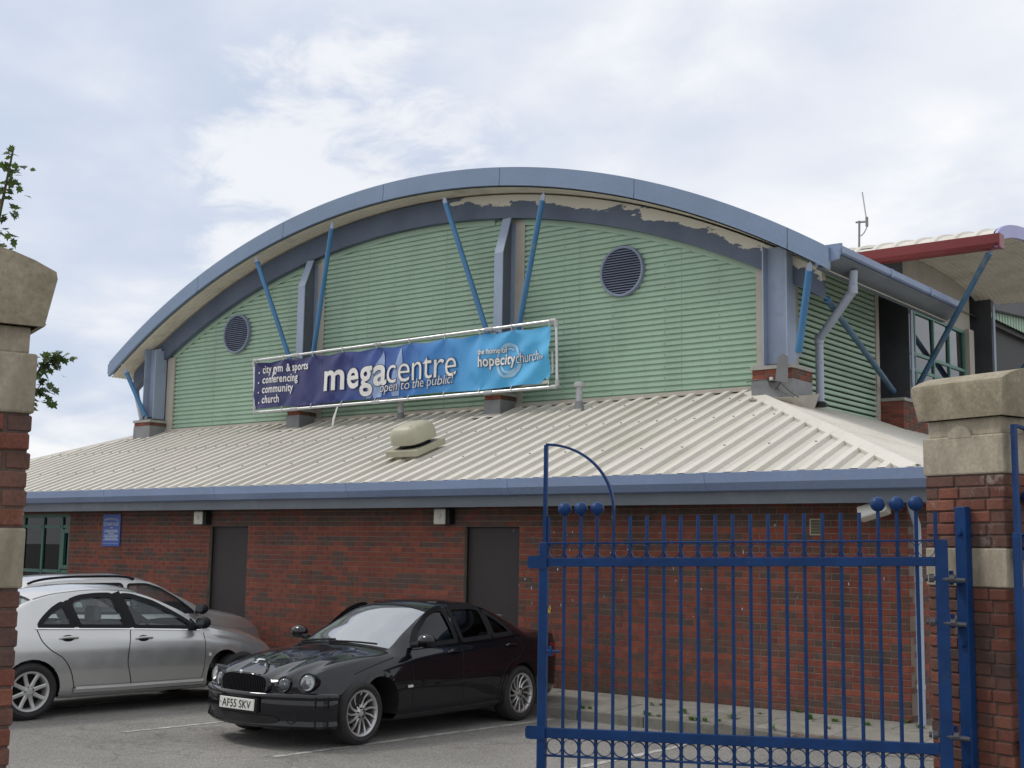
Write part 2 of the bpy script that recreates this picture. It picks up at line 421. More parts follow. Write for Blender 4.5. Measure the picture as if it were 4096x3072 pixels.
_mx = nd(_nt, 'ShaderNodeMixShader'); _mx.inputs[0].default_value = 0.35
_nt.links.new(_nt.nodes['Principled BSDF'].outputs[0], _mx.inputs[1]); _nt.links.new(_tl.outputs[0], _mx.inputs[2])
_nt.links.new(_mx.outputs[0], [n for n in _nt.nodes if n.type == 'OUTPUT_MATERIAL'][0].inputs[0])
_nt = M['gate_blue'].node_tree
_b = _nt.nodes['Principled BSDF']; _src = _b.inputs['Base Color'].links[0].from_socket
_rm = ramp(_nt, pos_noise(_nt, 16, 5, 0.7), [(0.665, (0, 0, 0)), (0.70, (0.8, 0.8, 0.8))])
_nt.links.new(mixrgb(_nt, _rm, _src, (0.085, 0.05, 0.035)), _b.inputs['Base Color'])

# ------------------------------------------------------------------ helpers
def link(o):
    COL.objects.link(o)
    return o
def tag(o, label=None, cat=None, group=None, kind=None):
    if label: o['label'] = label
    if cat: o['category'] = cat
    if group: o['group'] = group
    if kind: o['kind'] = kind
    return o
def set_parent(o, parent, keep_world=True):
    o.parent = parent
    if keep_world and parent is not None:
        o.matrix_parent_inverse = world_matrix(parent).inverted()
    return o
def world_matrix(o):
    m = o.matrix_basis.copy()
    if o.parent:
        m = world_matrix(o.parent) @ o.matrix_parent_inverse @ m
    return m
def empty(name, loc=(0, 0, 0), rz=0.0):
    o = bpy.data.objects.new(name, None)
    o.empty_display_size = 0.2
    o.location = loc
    o.rotation_euler = (0, 0, rz)
    return link(o)
class MB:
    def __init__(s):
        s.v = []; s.f = []; s.m = []; s.mi = 0; s.sm = []; s.smooth = False
    def quad(s, *pts):
        n = len(s.v)
        s.v += [tuple(p) for p in pts]
        s.f.append(tuple(range(n, n + len(pts)))); s.m.append(s.mi); s.sm.append(s.smooth)
    def faces(s, verts, faces):
        n = len(s.v)
        s.v += [tuple(p) for p in verts]
        for f in faces:
            s.f.append(tuple(i + n for i in f)); s.m.append(s.mi); s.sm.append(s.smooth)
        return s
    def hexa(s, p):
        """8 corners: bottom loop 0-3, top loop 4-7 (ccw from above)"""
        return s.faces(p, [(3, 2, 1, 0), (4, 5, 6, 7), (0, 1, 5, 4), (1, 2, 6, 5), (2, 3, 7, 6), (3, 0, 4, 7)])
    def box(s, a, b):
        x0, y0, z0 = a; x1, y1, z1 = b
        return s.hexa([(x0, y0, z0), (x1, y0, z0), (x1, y1, z0), (x0, y1, z0), (x0, y0, z1), (x1, y0, z1), (x1, y1, z1), (x0, y1, z1)])
    def bar(s, p, q, w, h, up=(0, 0, 1)):
        p = Vector(p); q = Vector(q); d = (q - p).normalized(); up = Vector(up)
        if abs(d.dot(up)) > 0.98: up = Vector((0, 1, 0))
        a = d.cross(up).normalized() * (w / 2); b = a.cross(d).normalized() * (h / 2)
        c = []
        for e in (p, q):
            c += [e - a - b, e + a - b, e + a + b, e - a + b]
        return s.faces(c, [(0, 1, 2, 3), (7, 6, 5, 4), (0, 4, 5, 1), (1, 5, 6, 2), (2, 6, 7, 3), (3, 7, 4, 0)])
    def tube(s, pts, r, n=10, caps=True, closed=False, radii=None):
        pts = [Vector(p) for p in pts]
        k = len(pts)
        base = len(s.v)
        prev = None
        for i, p in enumerate(pts):
            if closed:
                d = (pts[(i + 1) % k] - pts[i - 1]).normalized()
            else:
                d = (pts[min(i + 1, k - 1)] - pts[max(i - 1, 0)]).normalized()
            if prev is None:
                up = Vector((0, 0, 1)) if abs(d.z) < 0.9 else Vector((1, 0, 0))
                a = d.cross(up).normalized()
            else:
                a = (prev - d * prev.dot(d)).normalized()
            prev = a
            b = d.cross(a)
            rr = radii[i] if radii else r
            for j in range(n):
                t = 2 * math.pi * j / n
                s.v.append(tuple(p + a * (rr * math.cos(t)) + b * (rr * math.sin(t))))
        segs = k if closed else k - 1
        for i in range(segs):
            i2 = (i + 1) % k
            for j in range(n):
                j2 = (j + 1) % n
                s.f.append((base + i * n + j, base + i * n + j2, base + i2 * n + j2, base + i2 * n + j)); s.m.append(s.mi); s.sm.append(True)
        if caps and not closed:
            s.f.append(tuple(base + j for j in reversed(range(n)))); s.m.append(s.mi); s.sm.append(False)
            s.f.append(tuple(base + (k - 1) * n + j for j in range(n))); s.m.append(s.mi); s.sm.append(False)
        return s
    def lathe(s, prof, origin=(0, 0, 0), axis='z', n=24, closed_prof=False):
        """prof: list of (r, h)"""
        o = Vector(origin); base = len(s.v); k = len(prof)
        for (r, h) in prof:
            for j in range(n):
                t = 2 * math.pi * j / n
                c, d = r * math.cos(t), r * math.sin(t)
                if axis == 'z': p = Vector((c, d, h))
                elif axis == 'y': p = Vector((c, h, d))
                else: p = Vector((h, c, d))
                s.v.append(tuple(o + p))
        for i in range(k if closed_prof else k - 1):
            i2 = (i + 1) % k
            for j in range(n):
                j2 = (j + 1) % n
                s.f.append((base + i * n + j, base + i * n + j2, base + i2 * n + j2, base + i2 * n + j)); s.m.append(s.mi); s.sm.append(True)
        return s
    def ball(s, c, r, n=14, sc=(1, 1, 1)):
        prof = []
        base = len(s.v)
        m = n // 2 + 1
        for i in range(m + 1):
            t = math.pi * i / m
            for j in range(n):
                p = 2 * math.pi * j / n
                s.v.append((c[0] + r * sc[0] * math.sin(t) * math.cos(p), c[1] + r * sc[1] * math.sin(t) * math.sin(p), c[2] + r * sc[2] * math.cos(t)))
        for i in range(m):
            for j in range(n):
                j2 = (j + 1) % n
                s.f.append((base + i * n + j, base + (i + 1) * n + j, base + (i + 1) * n + j2, base + i * n + j2)); s.m.append(s.mi); s.sm.append(True)
        return s
    def prism(s, poly, h0, h1, axis='y'):
        """poly 2D list extruded along axis; axis y: poly=(x,z); x: poly=(y,z); z: poly=(x,y)"""
        def P(a, h):
            if axis == 'y': return (a[0], h, a[1])
            if axis == 'x': return (h, a[0], a[1])
            return (a[0], a[1], h)
        n = len(poly)
        return s.faces([P(a, h0) for a in poly] + [P(a, h1) for a in poly],
                       [tuple(range(n)), tuple(reversed(range(n, 2 * n)))] + [(i, n + i, n + (i + 1) % n, (i + 1) % n) for i in range(n)])
    def grid(s, rows):
        """rows: list of equal-length point lists"""
        base = len(s.v); n = len(rows[0])
        for r in rows: s.v += [tuple(p) for p in r]
        for i in range(len(rows) - 1):
            for j in range(n - 1):
                s.f.append((base + i * n + j, base + i * n + j + 1, base + (i + 1) * n + j + 1, base + (i + 1) * n + j)); s.m.append(s.mi); s.sm.append(s.smooth)
        return s
    def xform(s, mtx):
        s.v = [tuple(mtx @ Vector(p)) for p in s.v]
        return s
    def mesh(s, name, mats):
        me = bpy.data.meshes.new(name)
        me.from_pydata(s.v, [], s.f)
        if not isinstance(mats, (list, tuple)): mats = [mats]
        for m_ in mats: me.materials.append(m_)
        if len(mats) > 1: me.polygons.foreach_set('material_index', s.m)
        if any(s.sm): me.polygons.foreach_set('use_smooth', s.sm)
        me.update()
        return me
    def build(s, name, mats, parent=None, keep_world=True, normals=True):
        me = s.mesh(name, mats)
        if normals:
            bm = bmesh.new(); bm.from_mesh(me)
            bmesh.ops.recalc_face_normals(bm, faces=bm.faces)
            bm.to_mesh(me); bm.free()
        if any(s.sm):
            me.set_sharp_from_angle(angle=rad(40))
        o = link(bpy.data.objects.new(name, me))
        if parent is not None:
            set_parent(o, parent, keep_world)
        return o
def inst(name, me, parent=None, loc=(0, 0, 0), rot=(0, 0, 0), scale=(1, 1, 1), keep_world=True):
    o = bpy.data.objects.new(name, me)
    o.location = loc; o.rotation_euler = rot; o.scale = scale
    link(o)
    if parent is not None:
        set_parent(o, parent, keep_world)
    return o
def bevel_mesh(me, w, seg=2):
    bm = bmesh.new(); bm.from_mesh(me)
    bmesh.ops.remove_doubles(bm, verts=bm.verts, dist=1e-5)
    bmesh.ops.bevel(bm, geom=list(bm.edges), offset=w, segments=seg, profile=0.5, affect='EDGES')
    bm.to_mesh(me); bm.free()
def lerp(a, b, t): return a + (b - a) * t
def spline(pts):
    """monotone cubic through points (x ascending)"""
    xs = [p[0] for p in pts]; ys = [p[1] for p in pts]; n = len(xs)
    d = [(ys[i + 1] - ys[i]) / (xs[i + 1] - xs[i]) for i in range(n - 1)]
    m = [d[0]] + [0 if d[i - 1] * d[i] <= 0 else 2 * d[i - 1] * d[i] / (d[i - 1] + d[i]) for i in range(1, n - 1)] + [d[-1]]
    def f(x):
        if x <= xs[0]: return ys[0]
        if x >= xs[-1]: return ys[-1]
        i = 0
        while x > xs[i + 1]: i += 1
        h = xs[i + 1] - xs[i]; t = (x - xs[i]) / h
        return ((2 * t ** 3 - 3 * t ** 2 + 1) * ys[i] + (t ** 3 - 2 * t ** 2 + t) * h * m[i] + (-2 * t ** 3 + 3 * t ** 2) * ys[i + 1] + (t ** 3 - t ** 2) * h * m[i + 1])
    return f
def sstep(a, b, x):
    t = min(1, max(0, (x - a) / (b - a)))
    return t * t * (3 - 2 * t)
def text_geo(txt, offset=0.0, spacing=1.0, shear=0.0, cell=0.0):
    cu = bpy.data.curves.new('txt', 'FONT')
    cu.body = txt; cu.size = 1.0; cu.offset = offset; cu.space_character = spacing; cu.shear = shear
    cu.resolution_u = 4; cu.fill_mode = 'FRONT' if hasattr(cu, 'fill_mode') else cu.fill_mode
    ob = bpy.data.objects.new('txt', cu); COL.objects.link(ob)
    dg = bpy.context.evaluated_depsgraph_get(); dg.update()
    me = bpy.data.meshes.new_from_object(ob.evaluated_get(dg))
    vs = [tuple(v.co) for v in me.vertices]; fs = [tuple(p.vertices) for p in me.polygons]
    bpy.data.objects.remove(ob); bpy.data.meshes.remove(me); bpy.data.curves.remove(cu)
    # cut into small cells so that the print can follow the folds
    bm = bmesh.new()
    bv = [bm.verts.new(v) for v in vs]
    for f in fs:
        try: bm.faces.new([bv[i] for i in f])
        except ValueError: pass
    if cell:
        for ax in (0, 1):
            lo = min(v[ax] for v in vs); hi = max(v[ax] for v in vs); p = lo + cell * 0.5
            while p < hi:
                co = (p, 0, 0) if ax == 0 else (0, p, 0); no = (1, 0, 0) if ax == 0 else (0, 1, 0)
                bmesh.ops.bisect_plane(bm, geom=bm.verts[:] + bm.edges[:] + bm.faces[:], plane_co=co, plane_no=no, dist=1e-6)
                p += cell
    bm.verts.index_update()
    vs = [tuple(v.co) for v in bm.verts]; fs = [tuple(v.index for v in f.verts) for f in bm.faces]
    bm.free()
    return vs, fs
# ================================================================== THE SETTING: ground
ROAD = -0.185
def rot_pt(p, a): return (p[0] * math.cos(a) - p[1] * math.sin(a), p[0] * math.sin(a) + p[1] * math.cos(a))
g = MB()
g.quad((-1500, -1500, ROAD), (1500, -1500, ROAD), (1500, 1500, ROAD), (-1500, 1500, ROAD))
car_park = tag(g.build('car_park_ground', M['asphalt']), 'grey tarmac of the car park', None, None, 'structure')
car_park['kind'] = 'structure'

# parking bay lines, slightly worn strips 4 mm above the tarmac
def line_strip(p, q, w, name, label):
    m = MB(); n = 60
    P = Vector((p[0], p[1], 0)); Q = Vector((q[0], q[1], 0)); d = (Q - P).normalized(); a = Vector((-d.y, d.x, 0))
    r1, r2 = [], []
    for i in range(n + 1):
        c = P.lerp(Q, i / n)
        j1 = w / 2 + random.uniform(-0.006, 0.006); j2 = w / 2 + random.uniform(-0.006, 0.006)
        r1.append((c.x + a.x * j1, c.y + a.y * j1, ROAD + 0.004)); r2.append((c.x - a.x * j2, c.y - a.y * j2, ROAD + 0.004))
    m.grid([r1, r2])
    return tag(m.build(name, M['line_paint']), label, 'road marking', 'painted parking bay lines', 'structure')
line_strip((-4.10, -5.40), (-3.80, -1.36), 0.085, 'parking_line', 'white parking bay line beside the black saloon nearest the gate')
line_strip((-6.43, -5.44), (-6.1, -1.36), 0.085, 'parking_line', 'short visible end of white bay line left of the black saloon')
line_strip((-1.66, -4.5), (-1.62, -1.38), 0.085, 'parking_line', 'worn white bay line seen behind the bars of the blue gate')
line_strip((-8.8, -5.4), (-8.5, -1.36), 0.085, 'parking_line', 'white bay line under the silver saloon')
mk = MB()
for i in range(26):
    x = random.uniform(-5.4, -2.6); y = random.uniform(-6.15, -5.55); l = random.uniform(0.01, 0.05); w = random.uniform(0.004, 0.012); a = random.uniform(-0.4, 0.4) + 1.0
    c, s = math.cos(a), math.sin(a)
    mk.quad(*[(x + u * c - v * s, y + u * s + v * c, ROAD + 0.005) for u, v in ((-l, -w), (l, -w * .6), (l * .9, w), (-l * .8, w * .7))])
tag(mk.build('worn_paint_flakes', M['line_paint']), 'scattered worn flecks of white paint in front of the black saloon', 'paint flecks', None, 'stuff')

# footpath of slabs with kerb stones along the wall
fp = MB()
fp.hexa([(-24, -1.14, ROAD - 0.1), (4, -1.14, ROAD - 0.1), (4, 0.05, ROAD - 0.1), (-24, 0.05, ROAD - 0.1), (-24, -1.14, -0.072), (4, -1.14, -0.072), (4, 0.05, -0.012), (-24, 0.05, -0.012)])
footpath = tag(fp.build('footpath', M['mortar']), None, None, None, 'structure')
def slab_mesh(w, d, h, b=0.006):
    m = MB(); m.box((-w / 2, -d / 2, -h), (w / 2, d / 2, 0))
    me = m.mesh('paving_slab', M['paving']); bevel_mesh(me, b, 1); return me
s_row1 = slab_mesh(0.892, 0.44, 0.05); s_row2 = slab_mesh(0.892, 0.645, 0.05)
for i in range(24):
    x = 2.2 - i * 0.9
    if x < -13: break
    inst('paving_slab', s_row1, footpath, (x, -0.225, -0.0112 + random.uniform(-0.004, 0.003)), (0.05 + random.uniform(-.004, .004), random.uniform(-.003, .003), 0))
    inst('paving_slab', s_row2, footpath, (x - 0.38, -0.777, -0.039 + random.uniform(-0.004, 0.003)), (0.05 + random.uniform(-.004, .004), random.uniform(-.003, .003), 0))
km = MB(); km.box((-0.452, -0.0625, -0.25), (0.452, 0.0625, 0.0)); kme = km.mesh('kerb_stone', M['kerb']); bevel_mesh(kme, 0.014, 2)
for i in range(26):
    x = 3.3 - i * 0.914
    z = -0.058
    drop = 0.0
    if x > -1.35: z = -0.058 - 0.105 * sstep(-1.35, 0.1, x); drop = 0.06 if x < 0 else 0
    inst('kerb_stone', kme, footpath, (x, -1.165, z), (0, drop, 0))

# ================================================================== THE BUILDING
bld = empty('sports_hall', (-10.6, 0, 0))
tag(bld, 'low brick building with sheet roof below a green arched hall', 'building')
def part(mb, name, mats, parent=None, label=None):
    o = mb.build(name, mats, parent or bld)
    if label: o['label'] = label
    return o
WX0, WX1, WH = -22.3, 0.0, 2.37
D1 = (-11.957, -10.985); D2 = (-6.368, -5.396); WIN = (-19.3, -16.06)
openings = [(WIN[0], WIN[1], 0.95, 2.325), (D1[0], D1[1], -1, 2.1), (D2[0], D2[1], -1, 2.1)]
w = MB()
xs = [WX0]
for (a, b, z0, z1) in openings: xs += [a, b]
xs.append(WX1)
MY = 0.0055
for i in range(0, len(xs), 2):
    w.box((xs[i], MY, -0.2), (xs[i + 1], 0.30, WH))
for (a, b, z0, z1) in openings:
    w.box((a, MY, z1), (b, 0.30, WH))
    if z0 > 0: w.box((a, MY, -0.2), (b, 0.30, z0))
w.box((-0.309, 0.301, -0.2), (-0.0055, 22, WH))
w.box((-22.291, 0.301, -0.2), (-22.0, 22, WH))
brick_wall = part(w, 'brick_wall', M['mortar'])
# bricks
COURSE, BL, BH = 0.075, 0.225, 0.0645
def brick_kind(k, rng):
    if k <= 2: return rng.choice([2, 2, 3, 4])
    if k >= 28: return rng.choice([3, 3, 2, 4])
    r = rng.random(); q = k % 4
    if q == 3: return 1 if r < 0.35 else (0 if r < 0.92 else 4)
    dark = {2: 0.32, 1: 0.60, 0: 0.42}[q]
    if r < dark: return 3 if rng.random() < 0.55 else 2
    return 0 if rng.random() < 0.6 else 4
rng = random.Random(21)
brs = []     # (x0,x1,z0,kind)
for k in range(32):
    z0 = k * COURSE
    off = 0 if k % 2 == 0 else BL / 2
    segs = [(WX0, WX1)]
    for (a, b, q0, q1) in openings:
        if z0 + 0.03 > q0 and z0 + 0.03 < q1:
            ns = []
            for (s0, s1) in segs:
                if b <= s0 or a >= s1: ns.append((s0, s1))
                else: ns += [(s0, a), (b, s1)]
            segs = ns
    for (s0, s1) in segs:
        n0 = math.floor((s0 + off) / BL)
        x = n0 * BL - off
        while x < s1:
            a = max(x, s0) + 0.005; b = min(x + BL, s1) - 0.005
            if b - a > 0.03: brs.append((a, b, z0 + 0.005, brick_kind(k, rng)))
            x += BL
brs = [b for b in brs if b[0] > -18.2]
brs.sort(key=lambda b: -b[1])
near = brs[:300]; far = brs[300:]
mesh_cache = {}
def brick_mesh(l, kind, mats, key, d=0.05, h=BH, chip=0.004):
    kk = (key, round(l, 3), kind)
    if kk not in mesh_cache:
        m = MB(); m.box((0, 0, 0), (l, d, h))
        me = m.mesh('brick', mats[kind]); bevel_mesh(me, chip, 1)
        mesh_cache[kk] = me
    return mesh_cache[kk]
for (a, b, z, kd) in near:
    inst('brick', brick_mesh(b - a, kd, WB, 'wall'), brick_wall, (a, random.uniform(-0.0015, 0.0015), z))
fm = MB()
for (a, b, z, kd) in far:
    fm.mi = kd; y = random.uniform(-0.0015, 0.0015)
    x0, x1, z0, z1 = a, b, z, z + BH
    fm.faces([(x0, y, z0), (x1, y, z0), (x1, y, z1), (x0, y, z1), (x0, y + .04, z0), (x1, y + .04, z0), (x1, y + .04, z1), (x0, y + .04, z1)],
             [(0, 1, 2, 3), (0, 4, 5, 1), (3, 2, 6, 7), (1, 5, 6, 2), (0, 3, 7, 4)])
o = fm.build('brickwork', WB, brick_wall); o['kind'] = 'stuff'; o['label'] = 'banded red and brown brickwork further along the wall'
em = MB()
for k in range(32):
    y = 0.0 if k % 2 == 0 else -BL / 2
    while y < 12:
        a, b = max(y, 0.0) + 0.005, y + BL - 0.005
        if b - a > 0.03:
            em.mi = brick_kind(k, rng); x = random.uniform(-0.0015, 0.0015); z0, z1 = k * COURSE + 0.005, k * COURSE + 0.005 + BH
            em.faces([(x, a, z0), (x, b, z0), (x, b, z1), (x, a, z1), (x - .04, a, z0), (x - .04, b, z0), (x - .04, b, z1), (x - .04, a, z1)], [(0, 1, 2, 3), (0, 4, 5, 1), (3, 2, 6, 7), (1, 5, 6, 2), (0, 3, 7, 4)])
        y += BL
o = em.build('brickwork', WB, brick_wall); o['kind'] = 'stuff'; o['label'] = 'brickwork of the end wall round the corner'
# white salt marks on the mortar joints near the gate
sm = MB()
for i in range(40):
    x = random.choice([random.gauss(-4.6, 0.5), random.uniform(-4.9, -0.2)]); kz = random.randint(12, 29)
    z = kz * COURSE + random.uniform(-0.005, 0.05)
    hh = random.uniform(0.006, 0.03); ww = random.uniform(0.004, 0.011)
    pts = []
    for j in range(7):
        t = 2 * math.pi * j / 7
        pts.append((x + ww * math.cos(t) * random.uniform(.4, 1.2), -0.0042, z + hh * math.sin(t) * random.uniform(.4, 1.2)))
    sm.quad(*pts)
o = sm.build('salt_marks', M['plaque_white'], brick_wall); o['kind'] = 'stuff'; o['label'] = 'white salt marks on the bricks behind the gate'

# doors
for (a, b) in (D1, D2):
    d = MB(); d.box((a + 0.012, 0.085, -0.01), (b - 0.012, 0.13, 2.085))
    dr = part(d, 'door', M['door_brown'], None, 'blank dark brown security door')
    f = MB(); f.box((a, 0.06, 0), (a + 0.0115, 0.31, 2.0995)); f.box((b - 0.0115, 0.06, 0), (b, 0.31, 2.0995)); f.box((a + 0.0116, 0.06, 2.0855), (b - 0.0116, 0.31, 2.0995))
    f.build('door_frame', M['black'], dr)
    t = MB(); t.box((a - 0.02, -0.02, -0.02), (b + 0.02, 0.084, 0.012)); t.build('threshold', M['paving'], dr)

# window at the left with green frame
wz0, wz1 = 0.95, 2.325
f = MB()
def fr(x0, x1, z0, z1, y0=0.05, y1=0.12): f.box((x0, y0, z0), (x1, y1, z1))
mull = [-19.3, -18.35, -17.70, -17.03, -16.40, -16.06]
fr(WIN[0], WIN[1], wz0, wz0 + 0.06); fr(WIN[0], WIN[1], wz1 - 0.06, wz1)
for mx in mull[1:-1]: fr(mx - 0.03, mx + 0.03, wz0 + 0.061, wz1 - 0.061)
fr(WIN[0], WIN[0] + 0.05, wz0 + 0.061, wz1 - 0.061); fr(WIN[1] - 0.05, WIN[1], wz0 + 0.061, wz1 - 0.061)
for zt in (2.09, 1.25):
    for i in range(len(mull) - 1): fr(mull[i] + 0.051, mull[i + 1] - 0.051, zt - 0.03, zt + 0.03, 0.052, 0.118)
wf = part(f, 'window', M['green_frame'], None, 'green framed office window')
f2 = MB()
f2.box((-16.34, 0.03, 1.30), (-16.27, 0.11, 2.04)); f2.box((-16.14, 0.031, 1.30), (-16.07, 0.111, 2.04))
f2.box((-16.269, 0.032, 1.97), (-16.141, 0.11, 2.04)); f2.box((-16.269, 0.032, 1.30), (-16.141, 0.11, 1.37))
f2.build('opening_light', M['green_frame'], wf)
for i in range(len(mull) - 1):
    for (za, zb) in ((wz0 + 0.06, 1.22), (1.28, 2.06), (2.12, wz1 - 0.06)):
        p = MB(); p.box((mull[i] + 0.03, 0.08, za), (mull[i + 1] - 0.03, 0.086, zb)); p.build('pane', M['glass_dark'], wf)
p = MB(); p.box((WIN[0], 0.7, 0.5), (WIN[1], 0.72, 2.4)); p.build('window_backing', M['black'], wf)  # black sheet standing behind the panes
p = MB(); p.box((WIN[0] - 0.03, -0.03, wz0 - 0.05), (WIN[1] + 0.03, 0.049, wz0)); p.build('sill', M['stone'], wf)

# ---- eaves: gutter in lengths, fascia board, soffit
FY = -0.45
GX0, GX1 = -22.75, 0.45
f = MB(); f.box((GX0, FY, 2.354), (GX1, FY + 0.03, 2.575)); f.box((GX1 - 0.03, FY + 0.031, 2.354), (GX1, 22, 2.575)); f.box((GX0, FY + .031, 2.354), (GX0 + 0.03, 22, 2.575))
part(f, 'fascia_board', M['fascia_grey'])
f = MB(); f.box((GX0 + 0.031, FY + 0.031, 2.372), (GX1 - 0.031, 0.02, 2.39)); f.box((-0.02, 0.021, 2.372), (GX1 - .031, 22, 2.39)); part(f, 'eaves_soffit', M['dark_soffit'])
gp = [(-0.451, 2.495), (-0.535, 2.51), (-0.597, 2.598), (-0.605, 2.712), (-0.585, 2.717), (-0.58, 2.675), (-0.47, 2.63), (-0.451, 2.63)]   # (y,z)
xj = GX0 - 0.1
jn = [-20.2, -17.2, -14.2, -11.2, -8.2, -5.2, -2.25, 0.60]
prev = GX0 - 0.15
for x in jn:
    m = MB(); m.prism(gp, prev + 0.0015, x - 0.0015, 'x'); gu = part(m, 'gutter', M['gutter_blue'])
    if x < 0:
        u = MB(); u.prism([(a - 0.004 if a < -0.5 else a, b + (0.003 if b > 2.6 else -0.003)) for a, b in gp], x - 0.05, x + 0.05, 'x'); u.build('joint_bracket', M['gutter_blue'], gu)
    prev = x
m = MB()
gp2 = [(0.451 + (-0.451 - a), b) for a, b in gp]
m.faces([(a, -0.44, b) for a, b in gp2] + [(a, 22, b) for a, b in gp2], [tuple(range(8)), tuple(range(15, 7, -1))] + [(i, (i + 1) % 8, 8 + (i + 1) % 8, 8 + i) for i in range(8)])
part(m, 'gutter', M['gutter_blue'])

# ---- lower sheet roof
TANP = math.tan(rad(20.7)); EY, EZ = -0.52, 2.685; RTOP = 3.57
def rz_front(y): return EZ + (y - EY) * TANP
HIPR = 0.36; HIPL = -22.6
RP = 0.31
def prof(u):
    """height of the sheet profile at distance u (m), 0.2 m pitch"""
    t = (u % RP)
    if t < 0.165: return 0.0
    if t < 0.190: return 0.046 * (t - 0.165) / 0.025
    if t < 0.285: return 0.046
    return 0.046 * (RP - t) / 0.025
def prof_breaks(a, b):
    out_ = [a]
    k = math.floor(a / RP)
    while k * RP < b:
        for t in (0.0, 0.165, 0.190, 0.285):
            v = k * RP + t
            if a + 1e-4 < v < b - 1e-4: out_.append(v)
        k += 1
    out_.append(b)
    return sorted(out_)
NRM = Vector((0, -math.sin(rad(20.7)), math.cos(rad(20.7))))
edges = [HIPL] + [-72 * RP + i * 3 * RP + 0.02 for i in range(0, 25)] + [HIPR]
edges = [e for e in edges]
for a, b in zip(edges[:-1], edges[1:]):
    m = MB(); r0, r1 = [], []
    for x in prof_breaks(a, b):
        ym = min(RTOP, EY + (HIPR - x), EY + (x - HIPL)); h = prof(x)
        for lst, y in ((r0, EY), (r1, max(ym, EY + 0.001))):
            lst.append((x, y - math.sin(rad(20.7)) * h, rz_front(y) + math.cos(rad(20.7)) * h))
    for i in range(len(r0) - 1):
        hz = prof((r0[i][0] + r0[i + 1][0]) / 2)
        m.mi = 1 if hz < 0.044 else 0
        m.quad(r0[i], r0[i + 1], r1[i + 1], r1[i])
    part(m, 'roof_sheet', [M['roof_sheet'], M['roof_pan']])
# side slope (east)
for a in range(-1, 22):
    m = MB(); r0, r1 = [], []
    a0 = max(a, EY)
    for y in prof_breaks(a0, a + 1):
        xm = max(-3.47, HIPR - (y - EY)); h = prof(y)
        for lst, x in ((r0, HIPR), (r1, xm)):
            lst.append((x + math.sin(rad(20.7)) * h, y, EZ + (HIPR - x) * TANP + math.cos(rad(20.7)) * h))
    m.grid([r0, r1]); part(m, 'roof_sheet', M['roof_sheet'])
m = MB()
m.quad((HIPL, EY, EZ), (HIPL, 22, EZ), (HIPL + 4.05, 22, EZ + 4.05 * TANP), (HIPL + 4.05, EY + 4.05, EZ + 4.05 * TANP)); part(m, 'roof_sheet', M['roof_sheet'])
# hip cappings
def hip(p0, p1, nA, nB, wdt=0.17):
    p0 = Vector(p0); p1 = Vector(p1); d = (p1 - p0).normalized(); m = MB()
    for nrm in (nA, nB):
        s = d.cross(Vector(nrm)); s.normalize()
        mid = Vector((1, 0, 0)) if nrm is nB else Vector((0, -1, 0))
        if s.dot(mid) < 0: s = -s
        up = Vector(nrm) * 0.042
        m.quad(p0 + Vector((0, 0, 0.052)), p1 + Vector((0, 0, 0.052)), p1 + s * wdt + up, p0 + s * wdt + up)
        m.quad(p1 + s * wdt + up, p0 + s * wdt + up, p0 + s * wdt + up * .1, p1 + s * wdt + up * .1)
    return part(m, 'hip_capping', M['roof_sheet'])
hip((HIPR - 0.06, EY + 0.06, EZ + 0.06 * TANP), (-3.62, EY + 3.98, rz_front(EY + 3.98)), (0, -math.sin(rad(20.7)), math.cos(rad(20.7))), (math.sin(rad(20.7)), 0, math.cos(rad(20.7))))
m = MB(); 
pA = Vector((HIPL, EY, EZ)); pB = Vector((HIPL + 4.05, EY + 4.05, EZ + 4.05 * TANP))
m.tube([pA + Vector((0, 0, .02)), pB + Vector((0, 0, .02))], 0.06, 6); part(m, 'hip_capping', M['roof_sheet'])
# flashing at the top of the slope and lap seal
m = MB(); m.box((-18.4, 3.50, 4.235), (-3.7, 3.56, 4.30)); part(m, 'apron_flashing', M['flashing'])
m = MB()
for (ya, yb) in ((-0.52, 0.55), (1.35, 3.3)):
    m.quad((-3.462, ya, rz_front(ya) + 0.006), (-3.446, ya, rz_front(ya) + 0.006), (-3.446, yb, rz_front(yb) + 0.006), (-3.462, yb, rz_front(yb) + 0.006))
part(m, 'lap_seal', M['black'])
m = MB()
for ri, yy in enumerate((0.55, 1.95, 3.0)):
    for i in range(71):
        if i % 2 and ri != 1: continue
        x = (i - 71) * RP + 0.2375
        if yy > min(EY + (HIPR - x), EY + (x - HIPL)) - 0.2: continue
        z = rz_front(yy) + 0.048
        m.box((x - 0.011, yy - 0.013, z), (x + 0.011, yy + 0.013, z + 0.012))
o = part(m, 'roof_screws', M['lead']); o['kind'] = 'stuff'
m = MB()
for i in range(73):
    x = (i - 72) * RP + 0.2375
    ww_ = 0.038 if i % 3 else 0.02
    m.box((x - ww_, EY + 0.03, EZ + 0.012), (x + ww_, EY + 0.06, EZ + 0.034))
o = part(m, 'eaves_fillers', M['black']); o['kind'] = 'stuff'
# inner box so no light leaks
m = MB(); m.box((-18.2, 3.75, 0), (-3.45, 30, 4.2)); part(m, 'core_wall', M['mortar'])

# ---- arched hall
XC, R = -10.6, 15.81
ZT = -7.235                                   # fascia top circle centre height
def z_ftop(x): return ZT + math.sqrt(R * R - (x - XC) ** 2)
RB = 15.7
ZBT = 8.20 - RB; ZBB = 7.775 - RB
def z_bt(x): return ZBT + math.sqrt(RB * RB - (x - XC) ** 2)
def z_bb(x): return ZBB + math.sqrt(RB * RB - (x - XC) ** 2)
WY = 3.60
